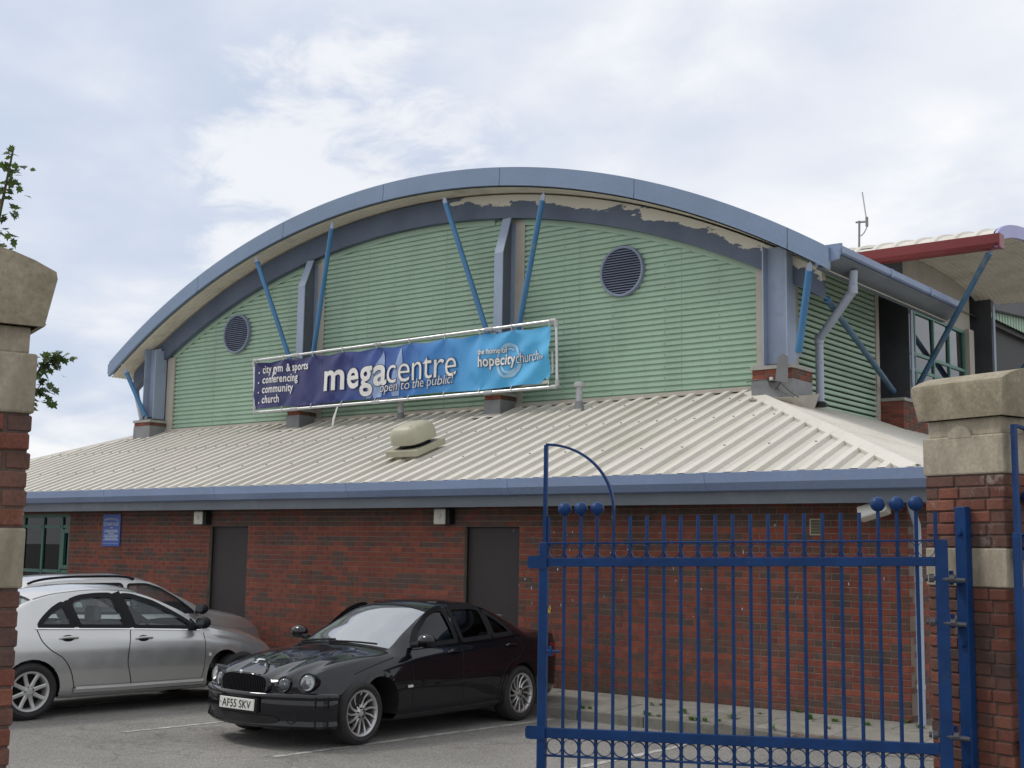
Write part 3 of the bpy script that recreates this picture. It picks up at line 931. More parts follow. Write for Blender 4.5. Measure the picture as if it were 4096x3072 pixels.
# cladding, horizontal ribs, one panel for each bay
PITCHZ = 0.0925
cprof = [(0.0, 0.0), (0.052, 0.0), (0.057, 0.030), (0.082, 0.030), (0.0925, 0.0)]
def cladding(x0, x1, z0, zmaxf, name='cladding_panel'):
    rows = []
    z = z0
    zs = []
    while z < 8.2:
        for a, d in cprof[:-1]: zs.append((z + a, d))
        z += PITCHZ
    m = MB()
    r = RB; zc_ = ZBB + 0.0
    def lim(zz):
        s = r * r - (zz - zc_) ** 2
        if s <= 0: return None
        h = math.sqrt(s)
        a, b = max(x0, XC - h), min(x1, XC + h)
        return (a, b) if b - a > 0.01 else None
    for (za, da), (zb, db) in zip(zs[:-1], zs[1:]):
        la, lb = lim(za), lim(zb)
        if la is None: break
        if lb is None: lb = ((la[0] + la[1]) / 2,) * 2
        m.quad((la[0], WY - 0.032 + da, za), (la[1], WY - 0.032 + da, za), (lb[1], WY - 0.032 + db, zb), (lb[0], WY - 0.032 + db, zb))
    return part(m, name, M['cladding'])
bays = [(-18.0, -13.62), (-13.62, -8.60), (-8.60, -3.62)]
for a, b in bays: cladding(a, b, 4.15, None)
# fixing screws and sheet laps on the cladding
sc = MB(); lp = MB()
for a, b in bays:
    n = 5
    for i in range(n):
        x = a + (b - a) * (i + 0.35) / n
        z = 4.15 + 0.026
        k = 0
        while z < z_bb(x) - 0.12:
            if k % 2 == 0: sc.box((x - 0.008, WY - 0.038, z - 0.008), (x + 0.008, WY - 0.031, z + 0.008))
            z += PITCHZ; k += 1
        if i in (1, 3):
            xl = x + 0.31; z = 4.15
            while z < z_bb(xl) - 0.12:
                lp.box((xl, WY - 0.0345, z + 0.001), (xl + 0.006, WY - 0.0325, z + 0.051)); z += PITCHZ
o = part(sc, 'cladding_screws', M['lead']); o['kind'] = 'stuff'
o = part(lp, 'sheet_laps', M['lead']); o['kind'] = 'stuff'
# wall body behind the cladding
m = MB(); poly = [(-18.3, 4.0)] + [(-18.3 + i * 0.3, z_bb(-18.3 + i * 0.3) + 0.1) for i in range(0, 50)] + [(-3.4, z_bb(-3.4) + 0.1), (-3.4, 4.0)]
m.prism(poly, 3.605, 3.75, 'y'); part(m, 'gable_wall', M['mortar'])
# arc trims
def arc_strip(x0, x1, fz0, fz1, y0, y1, n=60, name='arch_trim', mats=None, attr=False, parent=None):
    m = MB(); xs_ = [lerp(x0, x1, i / n) for i in range(n + 1)]
    a = [(x, y0, fz0(x)) for x in xs_]; b = [(x, y0, fz1(x)) for x in xs_]; c = [(x, y1, fz1(x)) for x in xs_]; d = [(x, y1, fz0(x)) for x in xs_]
    m.grid([a, b]); m.grid([b, c]); m.grid([c, d]); m.grid([d, a])
    m.quad(a[0], b[0], c[0], d[0]); m.quad(a[-1], b[-1], c[-1], d[-1])
    ob = part(m, name, mats, parent)
    if attr:
        at = ob.data.attributes.new('across', 'FLOAT', 'POINT')
        for i, v in enumerate(ob.data.vertices):
            zl, zh = fz0(v.co.x), fz1(v.co.x)
            at.data[i].value = min(1, max(0, (v.co.z - zl) / max(1e-4, zh - zl)))
    return ob
arc_strip(-17.95, -13.8, lambda x: z_bb(x) - 0.10, lambda x: z_bb(x) - 0.001, WY - 0.045, WY - 0.034, name='arch_trim', mats=M['clad_trim'])
arc_strip(-13.3, -8.8, lambda x: z_bb(x) - 0.10, lambda x: z_bb(x) - 0.001, WY - 0.045, WY - 0.034, name='arch_trim', mats=M['clad_trim'])
arc_strip(-8.2, -3.6, lambda x: z_bb(x) - 0.10, lambda x: z_bb(x) - 0.001, WY - 0.045, WY - 0.034, name='arch_trim', mats=M['clad_trim'])
arc_strip(-19.2, -2.5, z_bb, z_bt, 3.43, 3.56, 96, 'arch_beam', M['peel'], True)['label'] = 'dark blue arched beam with cream patches of peeled paint'
# fascia panels
FX0, FX1, FYY = -19.48, -2.17, 2.95
joints = [FX0, -16.43, -13.79, -11.03, -8.23, -5.46, -2.81, FX1]
zfb = lambda x: z_ftop(x) - 0.315
for a, b in zip(joints[:-1], joints[1:]):
    fp_ = arc_strip(a + 0.006, b - 0.006, lambda x: zfb(x) + 0.0, z_ftop, FYY, FYY + 0.06, 16, 'fascia_panel', M['fascia_blue'])
    arc_strip(a + 0.008, b - 0.008, lambda x: zfb(x) - 0.012, lambda x: zfb(x) + 0.055, FYY - 0.012, FYY + 0.058, 16, 'drip_edge', M['fascia_blue'], False, fp_)
    if b < FX1: 
        arc_strip(b - 0.0055, b + 0.0055, zfb, lambda x: z_ftop(x) - 0.002, FYY + 0.012, FYY + 0.05, 2, 'joint', M['lead'], False, fp_)
# roof skin and soffit
def shell(x0, x1, y0, y1, fz, nx, name, mats, ribs=None):
    m = MB(); rows = []
    ys = [y0, y1] if not ribs else []
    dz = [0, 0]
    if ribs:
        y = y0; ys = []; dz = []
        while y < y1 - 1e-4:
            for t, d in ((0, 0), (0.055, 0), (0.062, 0.012), (0.085, 0.012), (0.092, 0.0)):
                if y + t <= y1: ys.append(y + t); dz.append(d)
            y += 0.092
    for i in range(nx + 1):
        x = lerp(x0, x1, i / nx)
        rows.append([(x, yy, fz(x) + d) for yy, d in zip(ys, dz)])
    m.grid(rows); m.smooth = True
    return part(m, name, mats)
shell(FX0, FX1, FYY + 0.061, 8.2, lambda x: z_ftop(x) - 0.01, 60, 'barrel_roof', M['roof_sheet'])
shell(FX0, -3.2, 8.2, 30, lambda x: z_ftop(x) - 0.01, 60, 'barrel_roof', M['roof_sheet'])
zso = lambda x: lerp(zfb(x) + 0.02, z_bt(x), 0.6)
shell(FX0 + 0.03, FX1 - 0.03, FYY + 0.061, 3.62, zso, 70, 'gable_soffit', M['soffit'], True)
m = MB()
for i in range(12):
    pass
def zs_e(x): return zso(x)
for (xa, xb, nm) in ((-3.4, FX1 - 0.03, 'side_soffit'), (FX0 + 0.03, -18.2, 'side_soffit')):
    shell(xa, xb, 3.63, 8.2, zs_e, 8, nm, M['soffit'], True)
# east and west hall walls
def side_clad(xp, y0, y1, z0, z1, sgn=1):
    m = MB(); z = z0
    pts = []
    while z < z1:
        for a, d in cprof[:-1]: pts.append((z + a, d))
        z += PITCHZ
    r0 = [(xp - sgn * d, y0, zz) for zz, d in pts]; r1 = [(xp - sgn * d, y1, zz) for zz, d in pts]
    m.grid([r0, r1]); return part(m, 'cladding_panel', M['cladding'])
side_clad(-3.28, 4.24, 7.32, 4.0, 6.55)
m = MB(); m.box((-3.55, 3.76, 3.0), (-3.31, 7.4, 6.6)); part(m, 'hall_side_wall', M['mortar'])
m = MB(); m.box((-18.3, 3.76, 3.0), (-18.1, 30, 6.6)); part(m, 'hall_side_wall', M['mortar'])
m = MB(); m.box((-3.309, 7.32, 4.0), (-3.26, 7.46, 6.6)); m.box((-3.309, 4.12, 4.0), (-3.262, 4.24, 6.6)); part(m, 'corner_flashing', M['flashing'])
# eaves gutter of the hall (east), with stop end
m = MB()
gpx = [(-2.16, 6.03), (-2.06, 6.05), (-2.02, 6.075), (-2.015, 6.165), (-2.045, 6.17), (-2.06, 6.10), (-2.12, 6.09), (-2.16, 6.10)]
m.faces([(a, 3.06, b) for a, b in gpx] + [(a, 8.2, b) for a, b in gpx], [tuple(range(8)), tuple(range(15, 7, -1))] + [(i, (i + 1) % 8, 8 + (i + 1) % 8, 8 + i) for i in range(8)])
eg = part(m, 'eaves_gutter', M['gutter_blue'])
m = MB(); m.hexa([(-2.40, 3.00, 5.90), (-2.06, 3.00, 5.97), (-2.06, 3.058, 5.97), (-2.40, 3.058, 5.90), (-2.40, 3.00, 6.19), (-2.005, 3.00, 6.19), (-2.005, 3.058, 6.19), (-2.40, 3.058, 6.19)]); m.build('stop_end', M['gutter_blue'], eg)
m = MB(); m.hexa([(-2.42, 3.06, 5.87), (-2.36, 3.06, 5.87), (-2.36, 8.2, 5.87), (-2.42, 8.2, 5.87), (-2.30, 3.06, 6.09), (-2.045, 3.06, 6.029), (-2.045, 8.2, 6.029), (-2.30, 8.2, 6.09)]); part(m, 'eaves_board', M['fascia_grey'])  # grey puts the shadow on the lower eave into the colour
for yy in (4.9, 6.6):
    m = MB(); m.box((-2.05, yy, 6.045), (-2.009, yy + 0.06, 6.172)); m.build('joint_bracket', M['gutter_blue'], eg)
m = MB(); m.box((-19.62, 3.02, 5.60), (-19.45, 8.2, 5.82)); part(m, 'eaves_gutter', M['gutter_blue'])
m = MB(); m.box((-19.45, 3.1, 5.58), (-19.40, 8.2, 5.70)); part(m, 'eaves_board', M['black'])

# columns along the gable
def gable_column(xc):
    m = MB(); hw = 0.095
    zt = z_bb(xc) + 0.0
    yk = 3.20
    # front flange bends back to the wall at the top
    pts = [(yk, 4.35), (yk, 6.95), (3.415, zt - 0.01)]
    for (ya, za), (yb, zb) in zip(pts[:-1], pts[1:]):
        m.hexa([(xc - hw, ya, za), (xc + hw, ya, za), (xc + hw, ya + 0.02, za), (xc - hw, ya + 0.02, za), (xc - hw, yb, zb), (xc + hw, yb, zb), (xc + hw, yb + 0.02, zb), (xc - hw, yb + 0.02, zb)])
    c = part(m, 'column', M['column_blue'])
    wv = MB(); wv.prism([(yk + 0.021, 4.35), (yk + 0.021, 6.95), (3.436, zt - 0.012), (3.5375, zt - 0.012), (3.5375, 4.35)], xc - 0.012, xc + 0.012, 'x'); wv.build('web', M['fascia_grey'], c)
    b = MB(); b.box((xc - 0.1, 3.538, 4.35), (xc + 0.1, 3.5525, zt - 0.1)); b.build('back_flange', M['column_blue'], c)
    fl = MB(); fl.box((xc - 0.22, 3.553, 4.2), (xc + 0.30, 3.5665, z_bb(xc) - 0.05)); part(fl, 'cover_flashing', M['flashing'])
    return c
for xc in (-13.46, -8.42): gable_column(xc)
# corner columns (open side towards the front)
def corner_column(x0, x1, ztop_, wide):
    m = MB(); m.box((x0 + 0.021, 3.36, 4.52), (x1 - 0.021, 3.375, ztop_)); c = part(m, 'column', M['column_blue'])
    m = MB(); m.box((x0, 3.22, 4.52), (x0 + 0.02, 3.52, ztop_)); m.box((x1 - 0.02, 3.22, 4.52), (x1, 3.52, ztop_ - 0.05)); m.build('flange', M['column_blue'], c)
    m = MB(); m.box((x0 - 0.03, 3.18, 4.505), (x1 + 0.03, 3.56, 4.52)); m.box((x0 + .03, 3.30, 4.521), (x1 - .03, 3.358, 4.58)); m.build('base_plate', M['dark_column'], c)
    return c
corner_column(-3.36, -2.96, 6.36, 1)
corner_column(-18.52, -18.12, 6.10, 1)
m = MB(); m.box((-3.62, 3.53, 4.2), (-3.37, 3.566, z_bb(-3.62) - 0.02)); part(m, 'corner_flashing', M['flashing'])
m = MB(); m.box((-18.10, 3.53, 4.2), (-17.86, 3.566, z_bb(-18.0) - 0.02)); part(m, 'corner_flashing', M['flashing'])
# beam stub and bracket at the east corner, with flaking paint
m = MB(); m.tube([(-19.1, 3.66, 5.46), (-18.9, 3.66, 5.40), (-18.75, 3.66, 5.37), (-18.55, 3.66, 5.38)], 0.06, 8, radii=[0.03, 0.055, 0.07, 0.05]); part(m, 'rain_pipe_bend', M['dark_column'])

# struts
def strut(top, bot, r=0.048, label=None, dark=False):
    T = Vector(top); B = Vector(bot); d = (T - B).normalized()
    m = MB(); m.tube([B + d * 0.12, T - d * 0.16], r, 12); s = part(m, 'strut', M['strut_worn'] if dark else M['strut_blue'])
    a = d.cross(Vector((0, 1, 0))).normalized()
    for P, sg in ((T, -1), (B, 1)):
        e = MB()
        q = [P, P + d * sg * 0.06 + a * 0.045, P + d * sg * 0.15 + a * 0.04, P + d * sg * 0.19, P + d * sg * 0.15 - a * 0.04, P + d * sg * 0.06 - a * 0.045]
        y = Vector((0, 0.008, 0))
        e.faces([p - y for p in q] + [p + y for p in q], [tuple(range(6)), tuple(range(11, 5, -1))] + [(i, 6 + i, 6 + (i + 1) % 6, (i + 1) % 6) for i in range(6)])
        e.build('end_plate', M['column_blue'], s)
    for pa, pb in ((B + d * 0.10, B + d * 0.125), (T - d * 0.165, T - d * 0.14)):
        k = MB(); k.tube([pa, pb], r * 1.12, 12); k.build('collar', M['strut_blue'], s)
    return s
strut((-14.65, 2.99, 7.66), (-13.40, 3.26, 4.75))
strut((-12.41, 2.99, 8.06), (-13.24, 3.26, 4.75))
strut((-9.55, 2.99, 8.08), (-8.36, 3.26, 4.75))
strut((-7.29, 2.99, 7.80), (-8.18, 3.26, 4.75))
strut((-2.47, 2.99, 5.98), (-2.80, 3.22, 4.62), 0.053)
strut((-18.94, 2.99, 5.68), (-18.30, 3.2, 4.50))
strut((-2.52, 3.55, 5.58), (-3.12, 7.75, 4.62), 0.048, None, True)
# brick stub piers under the columns
def stub_pier(x0, x1, y0, y1, z0, z1, apron=True, lead=1):
    c = MB(); c.box((x0 + .008, y0 + .008, z0), (x1 - .008, y1, z1 - 0.055)); pr = part(c, 'stub_pier', M['mortar'])
    cp = MB(); cp.box((x0 - 0.02, y0 - 0.02, z1 - 0.0545), (x1 + 0.02, y1, z1)); cp.build('coping', M['pale_cap'], pr)
    lz = z1 - 0.055 - 0.079 * lead
    ld = MB(); ld.box((x0 - 0.006, y0 - 0.006, z0), (x1 + 0.006, y1, lz)); ld.build('lead_flashing', M['lead'], pr)
    ap = MB()
    if apron: ap.hexa([(x0 - 0.12, y0 - 0.2, rz_front(y0 - .2) + .04), (x1 + 0.12, y0 - 0.2, rz_front(y0 - .2) + .04), (x1 + 0.12, y1, rz_front(y0) + .10), (x0 - 0.12, y1, rz_front(y0) + .10),
                       (x0 - 0.01, y0 - 0.012, z0 + 0.12), (x1 + 0.01, y0 - 0.012, z0 + 0.12), (x1 + 0.01, y1, z0 + 0.12), (x0 - 0.01, y1, z0 + 0.12)]); ap.build('apron', M['flashing'], pr)
    z = z1 - 0.055 - 0.07; k = 0
    while z > lz - 0.03:
        L = x1 - x0; n = max(1, round(L / 0.225)); bl = L / n
        for i in range(n):
            xa = x0 + i * bl
            inst('brick', brick_mesh(bl - 0.01, (k + i) % 3 if (k + i) % 3 != 2 else 4, WB, 'stub', 0.03), pr, (xa + 0.005, y0, z))
        Ly = y1 - y0; ny = max(1, round(Ly / 0.225)); by = Ly / ny
        for i in range(ny):
            inst('brick', brick_mesh(by - 0.01, (2, 3, 0)[(k + i) % 3], WB, 'stub', 0.03), pr, (x1, y0 + 0.032 + i * by, z), (0, 0, math.pi / 2))
        z -= 0.075; k += 1
    return pr
stub_pier(-13.63, -13.28, 3.10, 3.545, 3.98, 4.47)
stub_pier(-8.60, -8.25, 3.10, 3.545, 3.98, 4.47)
stub_pier(-3.48, -2.83, 3.10, 3.76, 3.75, 4.53, True, 2)
stub_pier(-18.62, -18.05, 3.10, 3.60, 3.9, 4.49)
# louvred vents
def louvre(x, z, r):
    m = MB(); m.lathe([(r - 0.035, 3.566), (r - 0.035, 3.50), (r, 3.495), (r + 0.008, 3.51), (r + 0.008, 3.585)], (x, 0, z), 'y', 40); v = part(m, 'louvre_vent', M['louvre'])
    b = MB(); n = 40; b.quad(*[(x + (r - 0.02) * math.cos(2 * math.pi * i / n), 3.555, z + (r - 0.02) * math.sin(2 * math.pi * i / n)) for i in range(n)]); b.build('backing', M['black'], v)
    k = 17
    for i in range(k):
        zz = -r + 0.075 + (2 * r - 0.15) * i / (k - 1)
        s = r - 0.032
        if s * s - zz * zz <= 0: continue
        h = math.sqrt(s * s - zz * zz)
        q = MB(); q.bar((x - h, 3.525, z + zz), (x + h, 3.525, z + zz), 0.05, 0.006, up=(0, -0.75, 1)); q.build('slat', M['louvre'], v)
louvre(-15.78, 6.24, 0.41)
louvre(-6.06, 6.38, 0.42)
# downpipes
m = MB(); m.tube([(-2.17, 3.8, 5.95), (-2.18, 3.8, 5.66), (-2.95, 4.3, 5.07), (-2.95, 4.3, 4.08)], 0.065, 12); dp = part(m, 'downpipe', M['pvc_blue'])
m = MB()
for a, b in (((-2.18, 3.8, 5.73), (-2.18, 3.8, 5.61)), ((-2.95, 4.3, 5.13), (-2.95, 4.3, 5.0)), ((-2.95, 4.3, 4.74), (-2.95, 4.3, 4.70))): m.tube([a, b], 0.07, 12)
m.build('pipe_socket', M['pvc_blue'], dp)
m = MB(); m.lathe([(0.0, 4.02), (0.10, 4.02), (0.11, 4.07), (0.07, 4.10)], (-2.95, 4.3, 0), 'z', 12); m.build('pipe_shoe', M['black'], dp)
m = MB(); m.tube([(-19.33, 3.6, 5.80), (-19.36, 3.6, 5.45), (-19.27, 3.6, 5.11), (-19.10, 3.6, 4.73), (-18.98, 3.6, 4.40)], 0.06, 10); part(m, 'downpipe', M['pvc_grey'])
m = MB(); m.tube([(0.12, -0.30, 2.50), (0.13, -0.24, 2.33), (0.135, -0.08, 2.12), (0.135, -0.07, 1.95), (0.135, -0.07, -0.02)], 0.04, 10); dp = part(m, 'downpipe', M['pvc_blue'])
m = MB(); m.tube([(0.135, -0.07, 1.56), (0.135, -0.07, 1.51)], 0.046, 10); m.tube([(0.135, -0.07, 0.42), (0.135, -0.07, 0.37)], 0.046, 10); m.build('pipe_socket', M['pvc_blue'], dp)


# ---- the entrance wing behind, with its own small barrel roof running the other way
YC_W = 10.2
def zw(y, off=0): return 6.97 - off * 0.55 + (0.56 - off * 0.45) * math.sqrt(max(0.0, 1 - ((y - YC_W) / 2.96) ** 2))
def wing_shell(x0, x1, ya, yb, off, name, mats, up=True, pitch=0.2, hgt=0.032):
    m = MB(); rows = []; n = 26
    xs_ = []
    x = x0
    while x < x1 - 1e-4:
        for t, h in ((0, 0), (0.125, 0), (0.145, 1), (0.18, 1)):
            if x + t * pitch / 0.2 <= x1: xs_.append((x + t * pitch / 0.2, h * hgt))
        x += pitch
    for i in range(n + 1):
        y = lerp(ya, yb, (1 - math.cos(math.pi * i / n)) / 2)
        rows.append([(xx, y, zw(y, off) + h) for xx, h in xs_])
    m.grid(rows); return part(m, name, mats)
wing_shell(-6.0, -1.17, 7.26, 13.14, 0, 'wing_roof', M['roof_sheet'], pitch=0.35, hgt=0.04)
wing_shell(-3.30, -1.17, 7.40, 13.0, 0.17, 'wing_soffit', M['soffit'], pitch=0.1, hgt=0.015)
m = MB(); ys = [lerp(7.24, 13.16, (1 - math.cos(math.pi * i / 40)) / 2) for i in range(41)]
a = [(-1.12, y, zw(min(max(y, 7.26), 13.14), 0) + 0.05) for y in ys]; b = [(-1.12, y, zw(min(max(y, 7.26), 13.14), 0) - 0.17) for y in ys]
c = [(-1.17, y, z) for _, y, z in b]; d = [(-1.17, y, z) for _, y, z in a]
m.grid([a, b]); m.grid([b, c]); m.grid([c, d]); m.grid([d, a]); part(m, 'wing_fascia', M['lilac'])
m = MB(); m.prism([(7.42, 6.86), (7.30, 6.88), (7.24, 6.94), (7.22, 7.09), (7.25, 7.09), (7.27, 6.98), (7.42, 6.96)], -4.35, -1.09, 'x'); mg = part(m, 'wing_gutter', M['maroon'], None, 'dark red gutter on the entrance wing')
m = MB(); m.box((-1.092, 7.20, 6.85), (-1.07, 7.44, 7.09)); m.build('stop_end', M['maroon'], mg)
m = MB()
for i in range(9):
    x = -4.25 + i * 0.35 + 0.25
    m.box((x, 7.262, 7.045), (x + 0.07, 7.30, 7.10))
o = part(m, 'eaves_fillers', M['black']); o['kind'] = 'stuff'
# gable infill panel under the wing roof
m = MB(); pl = [(8.62, 6.36), (12.35, 6.36), (12.35, zw(12.35, 0.18))] + [(lerp(12.2, 8.62, i / 14), zw(lerp(12.2, 8.62, i / 14), 0.18)) for i in range(15)]
m.prism(pl, -3.36, -3.28, 'x'); part(m, 'infill_panel', M['flashing'])
m = MB(); m.box((-3.9, 7.46, 6.4), (-3.25, 8.62, 7.2)); part(m, 'wing_wall', M['dark_column'])
# its window
f = MB(); FXw = -3.30
for y in (8.66, 9.25, 10.24, 11.11, 12.0): f.box((FXw - 0.04, y - 0.025, 4.0), (FXw + 0.02, y + 0.025, 6.36))
for z in (5.53, 5.22, 4.55, 6.33): f.box((FXw - 0.038, 8.60, z - 0.028), (FXw + 0.018, 12.3, z + 0.028))
f.box((FXw - 0.03, 9.28, 4.62), (FXw + 0.028, 9.33, 5.19)); f.box((FXw - 0.03, 10.27, 5.0), (FXw + 0.03, 11.08, 5.06)); f.box((FXw - .03, 10.27, 5.12), (FXw + .03, 11.08, 5.18))
ww = part(f, 'entrance_window', M['green_frame_light'])
ysw = (8.62, 9.25, 10.24, 11.11, 12.0); zsw = (4.1, 4.55, 5.22, 5.53, 6.33)
for i in range(4):
    for j in range(4):
        p = MB(); t = random.uniform(-0.012, 0.012); u = random.uniform(-0.01, 0.01)
        p.quad((FXw - 0.015 + t, ysw[i] + .025, zsw[j] + .028), (FXw - 0.015 - t, ysw[i + 1] - .025, zsw[j] + .028), (FXw - 0.015 - t + u, ysw[i + 1] - .025, zsw[j + 1] - .028), (FXw - 0.015 + t + u, ysw[i] + .025, zsw[j + 1] - .028))
        p.build('pane', M['glass_hall'], ww)
m = MB(); m.box((-3.9, 8.6, 3.0), (-3.7, 13, 6.5)); part(m, 'inner_wall', M['black'])
# side columns: a different, darker paint, deepened for shade under the eaves
def side_column(y0, y1, zt, zb=4.5):
    m = MB(); m.box((-3.52, y1 - 0.16, zb), (-2.981, y1 - 0.13, zt)); c = part(m, 'column', M['dark_column'])
    m = MB(); m.box((-3.54, y0, zb), (-3.521, y1, zt)); m.build('flange', M['dark_column'], c)
    m = MB(); m.box((-2.98, y1 - 0.10, zb), (-2.955, y1 + 0.02, zt)); m.build('flange', M['column_blue'], c)
side_column(7.62, 8.28, 6.45)
side_column(12.35, 12.95, 7.3, 4.2)
m = MB(); m.box((-3.3, 12.05, 4.2), (-3.2, 12.34, 6.4)); part(m, 'corner_flashing', M['flashing'])
stub_pier(-3.62, -2.86, 7.50, 8.62, 3.6, 4.50, False, 9)
strut((-1.25, 7.42, 6.92), (-2.98, 8.25, 4.62), 0.05, None, True)
strut((-1.6, 13.6, 6.9), (-2.98, 12.8, 4.9), 0.06, dark=True)
# third bay, half hidden under the wing eave
m = MB(); m.box((-3.5, 13.0, 4.0), (-3.34, 19, 7.6)); part(m, 'rear_wall', M['black'])  # black stands for the shaded recess below the cladding
m = MB(); r0, r1 = [], []
y = 13.05
while y < 18:
    for t, d in ((0, 0), (0.10, 0), (0.115, 0.03), (0.185, 0.03)):
        yy = y + t; r0.append((-3.24 - d, yy, 6.90)); r1.append((-3.24 - d, yy, 6.97 + (yy - 13.05) * 0.085))
    y += 0.2
m.grid([r0, r1]); part(m, 'rear_cladding', M['clad_trim'])
m = MB(); m.prism([(13.05, 6.98), (18, 7.40), (18, 8.1), (13.05, 7.5)], -3.3, -3.1, 'x'); part(m, 'rear_beam', M['dark_column'])  # beam coloured dark for the shade in this bay
# ================================================================== THINGS ON THE BUILDING
# ---- banner
ban = empty('banner', (-10.7, 2.9, 4.43))
tag(ban, 'long blue megacentre banner laced in a tube frame above the lower roof', 'banner')
BX0, BX1 = -14.40, -7.05
def b_top(x): return lerp(5.425, 5.475, (x - BX0) / (BX1 - BX0))
def b_bot(x): return lerp(4.485, 4.51, (x - BX0) / (BX1 - BX0))
ties = [-14.36, -13.55, -12.72, -11.90, -11.02, -10.2, -9.35, -8.55, -7.85, -7.06]
brng = random.Random(5)
tie_ph = [brng.uniform(0, 6) for _ in ties]
def b_edge(x):
    """sag of the top hem between ties"""
    d = min(abs(x - t) for t in ties)
    return 0.034 * min(1, d / 0.40) ** 1.3
def b_disp(x, z):
    d = 0.0
    zt, zb = b_top(x), b_bot(x)
    for t, ph in zip(ties, tie_ph):
        for zz, sg, am in ((zt, 1, 0.046), (zb, -1, 0.024)):
            dx, dz = x - t, (zz - z) * sg
            r = math.hypot(dx, dz)
            if r < 1.1:
                th = math.atan2(dx, dz + 0.02)
                d += am * math.exp(-r / 0.42) * math.cos(3.6 * th + ph) * min(1, r / 0.28)
    # long diagonal pulls at the loose eastern end
    s = sstep(-9.2, -7.2, x)
    d += s * 0.028 * math.sin((x - BX1) * 9 - (z - zt) * 10.5) * min(1, (zt - z) / 0.3)
    d += 0.018 * mnoise.noise(Vector((x * 1.7, z * 1.2, 3.1))) + 0.008 * mnoise.noise(Vector((x * 5, z * 3, 1.0)))
    return d
BY = 2.90
def b_pt(x, z, off=0.0): return (x, BY + b_disp(x, z) - off, z)
m = MB(); m.smooth = True; nx, nz = 420, 60; rows = []
for j in range(nz + 1):
    v = j / nz; row = []
    for i in range(nx + 1):
        x = lerp(BX0, BX1, i / nx)
        z0, z1 = b_bot(x) + 0.012 * math.sin(x * 3.1), b_top(x) - b_edge(x)
        # the lower east corner has come loose and is torn off
        if x > -7.35: z0 += 0.16 * sstep(-7.35, -7.05, x) * (0.7 + 0.3 * math.sin(x * 40))
        row.append(b_pt(x, lerp(z0, z1, v)))
    rows.append(row)
m.grid(rows)
def banner_mat():
    mm, nt, b = new_mat('banner_print')
    g = nd(nt, 'ShaderNodeNewGeometry'); sp = nd(nt, 'ShaderNodeSeparateXYZ'); nt.links.new(g.outputs['Position'], sp.inputs[0])
    a = nd(nt, 'ShaderNodeMath', operation='MULTIPLY_ADD'); nt.links.new(sp.outputs['Z'], a.inputs[0]); a.inputs[1].default_value = -0.35; a.inputs[2].default_value = 1.73
    s = nd(nt, 'ShaderNodeMath', operation='ADD'); nt.links.new(sp.outputs['X'], s.inputs[0]); nt.links.new(a.outputs[0], s.inputs[1])
    mr = nd(nt, 'ShaderNodeMapRange'); mr.inputs[1].default_value = -14.4; mr.inputs[2].default_value = -7.0; nt.links.new(s.outputs[0], mr.inputs[0])
    c = ramp(nt, mr.outputs[0], [(0.0, (0.020, 0.022, 0.105)), (0.30, (0.022, 0.028, 0.135)), (0.46, (0.03, 0.075, 0.30)), (0.62, (0.045, 0.20, 0.52)), (0.80, (0.075, 0.36, 0.68)), (1.0, (0.09, 0.43, 0.72))])
    nt.links.new(c, b.inputs['Base Color']); b.inputs['Roughness'].default_value = 0.30
    return mm
M['banner'] = banner_mat()
cloth = m.build('cloth', M['banner'], ban)
back = MB(); rows = []
for (xa, xb, za, zb) in ((-7.45, -7.06, 4.47, 4.62),):
    back.quad((-7.7, BY + 0.03, 4.49), (-7.12, BY + 0.05, 4.52), (-7.08, BY + 0.04, 4.58), (-7.6, BY + 0.03, 4.53)); back.build('folded_hem', M['white_metal'], ban); back = MB()
    back.quad((-7.055, BY + 0.045, 4.66), (-7.02, BY + 0.06, 4.70), (-7.03, BY + 0.05, 5.05), (-7.058, BY + 0.04, 5.05))
back.build('folded_hem', M['white_metal'], ban); back = MB()
back.quad((-11.05, BY + 0.01, 4.44), (-10.35, BY + 0.01, 4.475), (-10.35, BY + 0.025, 4.51), (-11.0, BY + 0.025, 4.51))
back.build('folded_hem', M['white_metal'], ban)
M['print_white'] = mat('print_white', (0.72, 0.71, 0.68), 0.45, var=0.05, vscale=4)
M['print_line'] = mat('print_line', (0.045, 0.055, 0.11), 0.45, var=0.05)
M['print_pale'] = mat('print_pale', (0.26, 0.36, 0.58), 0.42, var=0.16, vscale=3)
M['print_ring'] = mat('print_ring', (0.30, 0.50, 0.66), 0.42, var=0.12, vscale=6)
xh_geo = text_geo('x'); XH = max(v[1] for v in xh_geo[0])
def put_text(txt, x0, x1, zl, zr, xheight, off, matl, lift, name, spacing=1.0, shear=0.0, outline=0.0):
    for k, (of, mt, lf) in enumerate(((off + outline, M['print_line'], lift - 0.004), (off, matl, lift)) if outline else ((off, matl, lift),)):
        vs, fs = text_geo(txt, of, spacing, shear, 0.10 if xheight > 0.2 else 0.22)
        v0, _ = text_geo(txt, off, spacing, shear)
        a = min(v[0] for v in v0); b = max(v[0] for v in v0)
        sx = (x1 - x0) / (b - a); sz = xheight / XH
        out_ = []
        for (px_, py_, _) in vs:
            x = x0 + (px_ - a) * sx
            z = lerp(zl, zr, (x - x0) / (x1 - x0)) + py_ * sz
            out_.append(b_pt(x, z, lf))
        me = MB(); me.faces(out_, fs)
        me.build(name if k or not outline else name + '_outline', mt, ban)
L = 0.024
